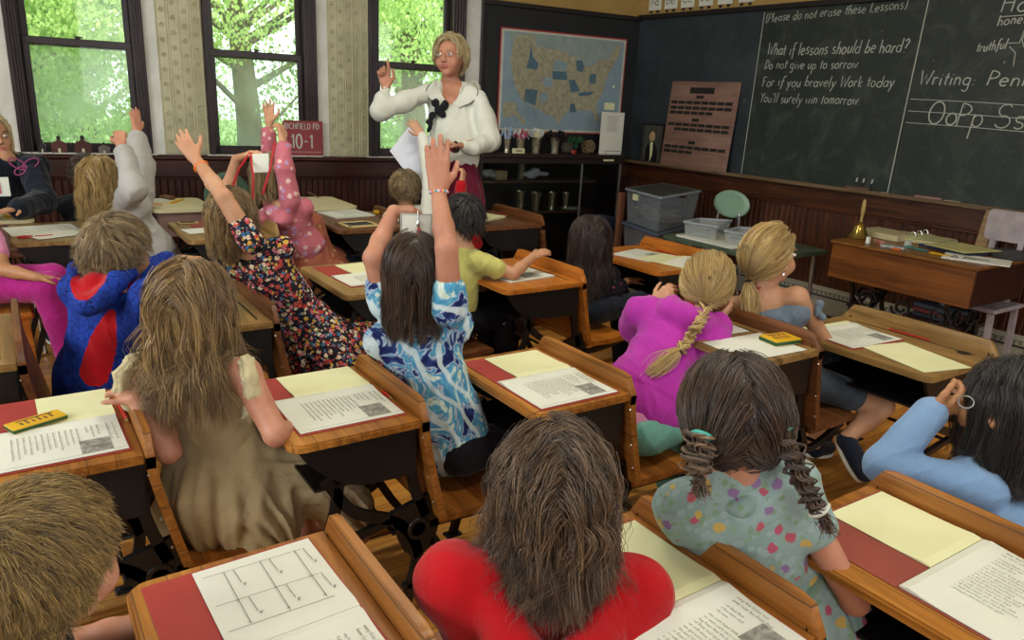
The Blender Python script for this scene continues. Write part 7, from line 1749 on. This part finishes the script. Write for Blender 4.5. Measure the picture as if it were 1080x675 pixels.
# alphabet cards
for k, (txt, u) in enumerate((('Aa', .10), ('Bb', .29), ('Cc', .48), ('Dd', .68), ('Ee', .88), ('Ff', 1.09))):
    t = cthing('alphabet_card', (0, 0, 0), 'white alphabet card showing %s above the chalkboard' % txt, 'card', group='alphabet cards above the chalkboard')
    b = MB(); bx(b, -u, -u-.15, .004, .007, 2.285, 2.44, bev=.0008); b.build('card', m_white, t)
    b = MB(); lettering(b, txt[0]+(txt[1] if txt[1] in GL else 'a'), u+.02, 2.325, .042, .006, .105, 0, 0, .0072, .0008); b.build('letters', m_ink2, t)
    for q in (.035, .115):
        b = MB(); bx(b, -u-q+.014, -u-q-.014, .004, .014, 2.262, 2.282, bev=.003); b.build('clip', m_black, t)
# light switch like plate on wainscot
b = MB(); u, z = Cuz(968, 233, .02); bx(b, -u+.06, -u-.07, .02, .028, z-.022, z+.022, bev=.004); tag(onC(b.build('worn_plate', plain('bare_wood', '#9a6a45', '#855735', .7))), 'bare wood patch plate on the wainscot above the teacher desk', 'plate')
# pull-down green chair
m_seafoam = plain('seafoam_plastic', '#8fae96', '#7f9f88', .4, scale=4)
def shell_chair(label, c, back_c, w, h, yaw, seat_z, mat, seat=True):
    t = thing('shell_chair', (c[0], c[1], 0), label, 'chair', None, math.radians(yaw))
    bz = back_c; b = MB(); ny, nz = 10, 6; vs = []
    s = SDF(.006)
    s.ell((0, 0, bz), (w/2, .035, h/2), None).ell((0, .055, bz), (w*.62, .045, h*.7), None, .01, True)
    s.mesh('backrest', mat, t)
    for sx in (-1, 1):
        b = MB(); b.tube([(sx*w*.28, .02, bz-h*.3), (sx*w*.34, .03, seat_z+.08), (sx*w*.38, -.02, seat_z-.02), (sx*w*.44, -.03, 0.01)], .011, 8); b.build('leg', m_chr, t, smooth=True)
        b = MB(); b.tube([(sx*w*.38, .30, seat_z-.02), (sx*w*.44, .36, .01)], .011, 8); b.build('leg', m_chr, t, smooth=True)
    s = SDF(.007); s.ell((0, .18, seat_z), (w*.5, .19, .018), None); s.mesh('seat', mat, t)
    return t
shell_chair('small seafoam green chair against the wainscot behind the clear tub', (4.80, 3.92), .745, .34, .22, 95, .45, m_seafoam)
p = Zp(210, 192, .8)
shell_chair('dark green chair behind the girl in the flower dress by the window wall', (1.13, 4.75), .80, .28, .30, 180, .42, plain('dark_green_plastic', '#3d5a48', '#324b3c', .5))
# low green table, tubs and totes
t = thing('low_table', (4.2, 3.3, 0), 'low table with a dark green top under the clear tub', 'table')
b = MB(); b.prism(rounded(-.36, .36, -.45, .42, .04), (0, 0, .565), UX, UY, UZ*.025); b.build('table_top', plain('green_laminate', '#4c5a48', '#414e3e', .5), t)
for sx in (-1, 1):
    for sy in (-1, 1): b = MB(); b.tube([(sx*.30, sy*.37, .565), (sx*.32, sy*.39, 0)], .014, 8); b.build('leg', m_chr, t, smooth=True)
def clear_mat(name, c, a):
    m = bpy.data.materials.new(name); m.use_nodes = True; nt = m.node_tree; bb = nt.nodes['Principled BSDF']; bb.inputs['Base Color'].default_value = lin(c); bb.inputs['Roughness'].default_value = .25; bb.inputs['Alpha'].default_value = a; return m
m_tote = clear_mat('clear_tote', '#a9b3bd', .22); m_tub = clear_mat('clear_tub', '#b9c0bd', .3); m_lid = clear_mat('tote_lid', '#a5aeb6', .7); m_blue = plain('blue_tub', '#27324f', '#1f2840', .5)
def tote(label, P4, z0, z1, mat, lid, inner=None, name='storage_tote', cat='tote', taper=.9, mlid=None):
    P4 = [np.array(p, float)[:2] for p in P4]; c = sum(P4)/4; t = thing(name, (c[0], c[1], z0), label, cat); th = .004
    b = MB(); top = [p-c for p in P4]; bot = [p*taper for p in top]; H = z1-z0
    o = [(p[0], p[1], H) for p in top]+[(p[0], p[1], 0) for p in bot]; i = [(p[0]*.975, p[1]*.975, H) for p in top]+[(p[0]*.97, p[1]*.97, .006) for p in bot]
    f = [(k, (k+1) % 4, 4+(k+1) % 4, 4+k) for k in range(4)]+[(4, 5, 6, 7)]
    n = 8; f2 = [tuple(n+k for k in q[::-1]) for q in f]; f3 = [(k, (k+1) % 4, n+(k+1) % 4, n+k) for k in range(4)]
    b.add(o+i, f+f2+f3); b.build('tub', mat, t)
    b = MB()
    for k in range(4): a = np.append(top[k]*1.02, H-.006); d = np.append(top[(k+1) % 4]*1.02, H-.006); b.bar(a, d, .02, .016, bev=.004)
    b.build('rim', mlid or m_lid, t)
    if lid: b = MB(); b.prism([tuple(p*.98) for p in top], (0, 0, H-.004), UX, UY, UZ*.006); b.build('lid', lid, t)
    if inner: inner(t, H, bot)
    return t
TA, TB, TC, TD = [Zp(px, py, .83)[:2] for px, py in ((661, 198.5), (697, 208), (738, 201), (700, 193.5))]
def in1(t, H, bot):
    b = MB()
    for k in range(6): b.box((rnd.uniform(-.05, .05), rnd.uniform(-.06, .06), .03+k*.018), (.2, .24, .014), fr3(rnd.uniform(-15, 15), rnd.uniform(-5, 5)))
    b.build('contents', plain('tote_contents', '#8d8875', '#5c584b', .8, scale=30), t)
dkl = plain('dark_lid', '#3d453f', '#2f3632', .5)
tt = tote('large clear storage tote with a purple latch stacked by the cabinet', (TA, TB, TC, TD), .565, .83, m_tote, dkl, in1, mlid=plain('tote_rim', '#8e989f', '#7e878e', .4))
b = MB(); e = (TB+(TC-TB)*.5)-(TA+TB+TC+TD)/4; b.box((e[0]*1.03, e[1]*1.03, .245), (.02, .09, .022), fr3(0), bev=.004); b.build('latch', plain('latch_purple', '#3b2438', None, .5), tt)
b = MB(); e = (TA+(TB-TA)*.3)-(TA+TB+TC+TD)/4; b.box((e[0]*1.01, e[1]*1.01, .215), (.012, .07, .045), fr3(math.degrees(math.atan2((TB-TA)[0], (TB-TA)[1])))); b.build('label', m_pale, tt)
tote('lower storage tote beneath the large clear tote', (TA, TB, TC, TD), .29, .56, m_tote, dkl, in1, mlid=plain('blue_rim', '#5a6a86', '#4c5a74', .4))
tote('bottom storage tote on the floor under the two clear totes', (TA, TB, TC, TD), .003, .285, m_tote, dkl, None)
q = [p_+V3(-.10, .26, 0)[:2] for p_ in (TA, TB, TC, TD)]
b = MB(); c = Zp(652, 255, .3); bx(b, c[0]-.12, c[0]+.06, c[1]+.1, c[1]+.35, 0, .5, bev=.01); tag(b.build('blue_bin', m_blue), 'dark blue bin between cabinet and totes', 'bin')
p0 = Yp(656, 203, 4.62); t = thing('wooden_post', (p0[0], p0[1], 0), 'upright reddish wooden post between the cabinet and the totes', 'post'); b = MB(); bx(b, -.028, .028, -.02, .02, 0, p0[2], bev=.006); b.build('post', plain('post_wood', '#8d5f47', '#7a4f3a', .5), t)
b = MB(); b.box((0, 0, .012), (.2, .16, .024), bev=.006); b.build('foot', m_old, t)
U = [Zp(px, py, .70)[:2] for px, py in ((722, 233), (757, 238.5), (771, 232), (738, 230))]
def in2(t, H, bot):
    for k, cc in enumerate(('#5d8f94', '#3d5a66', '#8a8f8a', '#6d7f7a')):
        b = MB(); b.box((rnd.uniform(-.05, .05), rnd.uniform(-.05, .05), .02+k*.014), (.14, .04, .012), fr3(rnd.uniform(0, 180), 8)); b.build('contents', plain('tub_item_%d' % k, cc), t)
tote('small clear tub with teal items on the green table', U, .597, .70, m_tub, None, in2, 'clear_tub', 'tub', .92)
U2 = [np.array(u_)+np.array((.03, -.34)) for u_ in U]
tote('second clear tub half hidden behind the blonde girl', U2, .597, .69, m_tub, None, in2, 'clear_tub', 'tub', .92)
b = MB(); c = Zp(742, 251, .595); b.prism(rounded(-.24, .24, -.30, .22, .04), (c[0]+.12, c[1]-.05, .59), UX, UY, UZ*.008); tag(b.build('white_tray', m_white), 'thin pale tray under the clear tubs', 'tray')

# --- teacher's desk
m_tdf = wood('teacher_desk_oak', '#8a5526', '#6f411b', '#4a2a12', 'Y', .33, None, .45, .12)
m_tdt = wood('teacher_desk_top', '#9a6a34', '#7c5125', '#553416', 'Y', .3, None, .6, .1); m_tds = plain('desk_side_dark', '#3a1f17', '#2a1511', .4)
tx0, ty0, ty1, tz = 4.125, 1.745, 2.57, .74
t = thing('teacher_desk', (tx0, ty0, 0), "teacher's brown oak desk on iron legs below the chalkboard", 'desk'); Wd = ty1-ty0
b = MB(); bx(b, -.012, .62, -.012, Wd+.012, tz-.018, tz, bev=.004); b.build('desktop', m_tdt, t)
b = MB(); bx(b, 0, .018, 0, Wd, tz-.225, tz-.02, bev=.003); b.build('front_panel', m_tdf, t)
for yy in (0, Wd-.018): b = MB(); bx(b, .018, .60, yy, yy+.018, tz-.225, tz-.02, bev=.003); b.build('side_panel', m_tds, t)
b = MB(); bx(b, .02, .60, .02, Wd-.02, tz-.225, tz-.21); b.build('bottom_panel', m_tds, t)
for yy in (.12, Wd-.14):
    b = MB(); o = (0, yy, 0); ex = UY*.018; zz = tz-.225
    for pth, wd in (([(.06, zz), (.10, .36), (.05, .2), (.0, .02)], .026), ([(.5, zz), (.44, .36), (.5, .2), (.56, .02)], .026), ([(.09, .4), (.28, .30), (.47, .4)], .02), ([(.04, .2), (.28, .3), (.52, .2)], .018)):
        b.ribbon(curve(pth, 7), wd, o, UX, UZ, ex)
    for sx, s in ((.20, 1), (.36, -1)): b.ribbon(spiral(sx, .40, .012, .055, 0, 1.5*s), .010, o, UX, UZ, ex)
    b.ribbon(spiral(.28, .22, .01, .04, 0, 1.4), .010, o, UX, UZ, ex)
    b.build('iron_leg', m_iron, t)
b = MB(); o = (.05, 0, 0)
for k in range(3): b.ribbon([(y+.16+k*.21, z) for y, z in spiral(0, .42, .015, .06, pi*k, 1.5)], .010, (.05, 0, 0), UY, UZ, UX*.015)
b.ribbon([(.13, .36), (Wd-.13, .36)], .02, (.05, 0, 0), UY, UZ, UX*.015); b.build('scroll_brace', m_iron, t)
t2 = [(.0, '#39424d'), (.028, '#7d3b3b'), (.05, '#4d5560')]
for k, (dz, cc) in enumerate(t2):
    b = MB(); b.box((0, 0, 0), (.2, .26, .024), fr3(k*5), bev=.002); o = b.build('floor_book', plain('book_%d' % k, cc)); o.location = (4.55, 2.05, .33+.014+k*.0265); tag(o, ['bottom', 'reddish middle', 'top'][k]+' book of the low pile under the teacher desk', 'book', 'books under the teacher desk')
b = MB(); bx(b, 4.42, 4.7, 1.88, 2.22, .305, .33); bx(b, 4.42, 4.45, 1.9, 2.2, 0, .305); bx(b, 4.67, 4.7, 1.9, 2.2, 0, .305); tag(b.build('low_shelf', m_tds), 'small dark shelf carrying books under the teacher desk', 'shelf')
# things on it
m_brass = plain('brass', '#a8924e', '#857238', .22, .9, scale=4)
bp_ = Zp(904, 251, tz); t = thing('hand_bell', (bp_[0]+.01, bp_[1], tz), 'brass hand bell standing at the corner of the teacher desk', 'bell')
b = MB(); b.lathe([(.066, 0), (.070, .004), (.062, .014), (.045, .038), (.034, .065), (.026, .088), (.012, .098), (.008, .10)], (0, 0, 0), 28); b.build('bell_body', m_brass, t, smooth=True)
b = MB(); b.lathe([(.008, .098), (.011, .104), (.007, .11), (.009, .14), (.013, .17), (.012, .215), (.008, .235), (0, .24)], (0, 0, 0), 16); b.build('handle', plain('bell_handle', '#a48c52', '#8a733d', .4), t, smooth=True)
def slab(name, label, cat, px, py, sx, sy, sz, rz, mat, z=tz, bev=.002, tilt=0):
    c = Zp(px, py, z); b = MB(); b.box((0, 0, sz/2), (sx, sy, sz), fr3(rz, tilt), bev=bev); o = b.build(name, mat); o.location = (c[0], c[1], z+.001); return tag(o, label, cat)
slab('binder', 'thick open binder behind the bell on the teacher desk', 'binder', 935, 250, .24, .30, .035, 5, plain('binder_cream', '#bdb48d', '#a59c78', .6))
o = bpy.data.objects['binder']
t = thing('ring_binder', Zp(968, 254, tz), 'open ring binder of yellowed pages with three metal rings', 'binder', None, .1)
b = MB(); page(b, -.12, .12, -.17, .0, .03, 0, .01); page(b, -.12, .12, 0, .15, .03, 0, .01); bx(b, -.13, .13, -.18, .16, .001, .026, bev=.004); b.build('pages', plain('old_pages', '#b4b183', '#9d9a6e', .7), t)
for k in range(3): b = MB(); b.tube([(-.09+k*.09, .016*math.cos(a), .035+.028*math.sin(a)) for a in np.linspace(-.2, pi+.2, 12)], .003, 6); b.build('ring', m_chr, t, smooth=True)
slab('yellow_pad', 'yellow paper lying over the blue folder on the teacher desk', 'paper', 1015, 262, .30, .26, .006, 12, plain('yellow_pad_paper', '#b9b478', '#a5a068', .7), tz+.022)
slab('blue_folder', 'dark blue folder under the yellow paper', 'folder', 1010, 264, .26, .32, .014, 8, plain('navy_folder', '#2f3850', '#262e43', .5), tz)
t = thing('clipboard', Zp(1030, 274, tz), 'white clipboard with a metal clip at the desk corner', 'clipboard', None, .35)
b = MB(); bx(b, -.11, .11, -.16, .16, 0, .005, bev=.001); b.build('board', m_white, t); b = MB(); b.lathe([(.02, .005), (.015, .012), (.0, .018)], (-.06, .1, 0), 12); bx(b, -.07, -.02, -.06, .06, .005, .011, bev=.002); b.build('clip', m_chr, t)
slab('dark_notebook', 'dark grey notebooks at the right end of the teacher desk', 'notebook', 1066, 270, .28, .26, .02, 20, plain('notebook_grey', '#3a3d40', '#2c2f32', .6))
slab('pen_case', 'small orange and white packet beside the bell', 'packet', 927, 257, .03, .07, .022, 30, plain('packet_orange', '#b35a33', '#8a8a86', .5, scale=40))
slab('marker_box', 'white and grey box of markers in front of the binder', 'box', 942, 262, .05, .13, .015, -10, plain('marker_white', '#a9aaa5', '#63666c', .5, scale=30))
slab('teal_marker', 'teal ruler lying below the ring binder', 'ruler', 966, 263, .03, .14, .008, 10, plain('teal_plastic', '#3f8076', '#357067', .5))
slab('orange_eraser', 'orange eraser near the front edge of the teacher desk', 'eraser', 945, 264, .02, .05, .012, 0, plain('orange_rubber', '#c1632b', None, .5))
slab('ruler', 'pale wooden ruler near the front edge of the teacher desk', 'ruler', 992, 269, .03, .12, .006, 5, m_cy)
slab('white_tube', 'short white tube standing beside the bell', 'tube', 915, 257, .02, .02, .04, 0, m_white)
slab('spool', 'white spool before the ring binder', 'spool', 957, 260, .03, .03, .035, 0, m_chalk)
# chair and pointer behind the desk
t = thing('side_chair', (4.86, 1.93, 0), 'pale painted chair behind the right end of the teacher desk', 'chair'); m_lilac = plain('lilac_paint', '#a59a9c', '#8d8487', .6, scale=14)
b = MB(); b.prism(rounded(-.13, .13, .795, .975, .03), (0, 0, 0), UY, UZ, V3(.02, 0, 0)); b.build('backrest', m_lilac, t)
for s in (-1, 1):
    b = MB(); b.bar((.01, s*.075, .81), (-.02, s*.085, .45), .028, .02); b.build('back_post', m_lilac, t)
    for xx in (-.30, .0): b = MB(); b.bar((xx, s*.13, .44), (xx, s*.15, 0), .03, .03, (1, 0, 0)); b.build('leg', m_lilac, t)
b = MB(); bx(b, -.34, .02, -.17, .17, .43, .455, bev=.008); b.build('seat', m_lilac, t)
t = thing('window_pole', (4.90, 2.07, 0), 'narrow oak board leaning on the wainscot left of the pale chair', 'board'); b = MB(); b.bar((-.12, .02, 0), (.03, 0, .955), .07, .02, (1, 0, 0), bev=.003); b.build('board', m_mid, t)

# ================================================================== CAMERA, LIGHT
cam = bpy.data.cameras.new('camera'); co_ = bpy.data.objects.new('camera', cam); COL.objects.link(co_)
cam.sensor_width = 36; cam.lens = FPX/1080*36; cam.clip_start = .02; cam.clip_end = 200
Mx = Matrix([[RT[0], UP[0], -FW[0], CAM[0]], [RT[1], UP[1], -FW[1], CAM[1]], [RT[2], UP[2], -FW[2], CAM[2]], [0, 0, 0, 1]]); co_.matrix_world = Mx
SC.camera = co_
w = bpy.data.worlds.new('sky'); SC.world = w; w.use_nodes = True; nt = w.node_tree; bg = nt.nodes['Background']; bg.inputs['Color'].default_value = (.86, .94, 1, 1); bg.inputs['Strength'].default_value = 2.1
def area(name, loc, aim, sx, sy, e, col=(1, 1, 1)):
    l = bpy.data.lights.new(name, 'AREA'); l.shape = 'RECTANGLE'; l.size = sx; l.size_y = sy; l.energy = e; l.color = col; o = bpy.data.objects.new(name, l); COL.objects.link(o)
    o.location = tuple(loc); o.rotation_euler = (Vector(aim)-Vector(loc)).to_track_quat('-Z', 'Y').to_euler(); return o
for k, wn in enumerate(WIN):
    uc = (wn[0]+wn[1])/2; p = Wp(uc, -.24, 1.84); l = area('window_portal', p, p+WN, .66, 1.8, 1); l.data.cycles.is_portal = True
l = bpy.data.lights.new('sun', 'SUN'); l.energy = 3.2; l.angle = .1; l.color = (1, .96, .88); o = bpy.data.objects.new('sun', l); COL.objects.link(o); o.rotation_euler = Vector((.25, 1, -.85)).to_track_quat('-Z', 'Y').to_euler()
# fill lights added inside the closed left and back walls and under the ceiling
area('left_fill', (-2.9, 3.2, 1.9), (1, 3.0, 1.0), 1.6, 1.7, 80, (.93, .97, 1))
area('left_fill_near', (-2.9, .6, 1.9), (1, 1.2, .8), 1.6, 1.7, 55, (.93, .97, 1))
area('back_fill', (.2, -3.1, 1.9), (1.5, 2, .7), 2.2, 1.7, 60, (.96, .98, 1))
area('back_fill_far', (3.6, -3.1, 1.9), (3.4, 2, .8), 1.6, 1.7, 40, (.96, .98, 1))
area('overhead_fill', (1.4, 2.9, 3.2), (1.4, 2.9, 0), 1.2, .3, 24, (1, .95, .8))  # warm overhead fill, added without any fixture
area('overhead_fill_near', (1.6, .6, 3.2), (1.6, .6, 0), 1.2, .3, 22, (1, .95, .8))
SC.view_settings.view_transform = 'Standard'; SC.view_settings.look = 'None'; SC.view_settings.gamma = 1; SC.view_settings.use_curve_mapping = False
SC.view_settings.exposure = .55
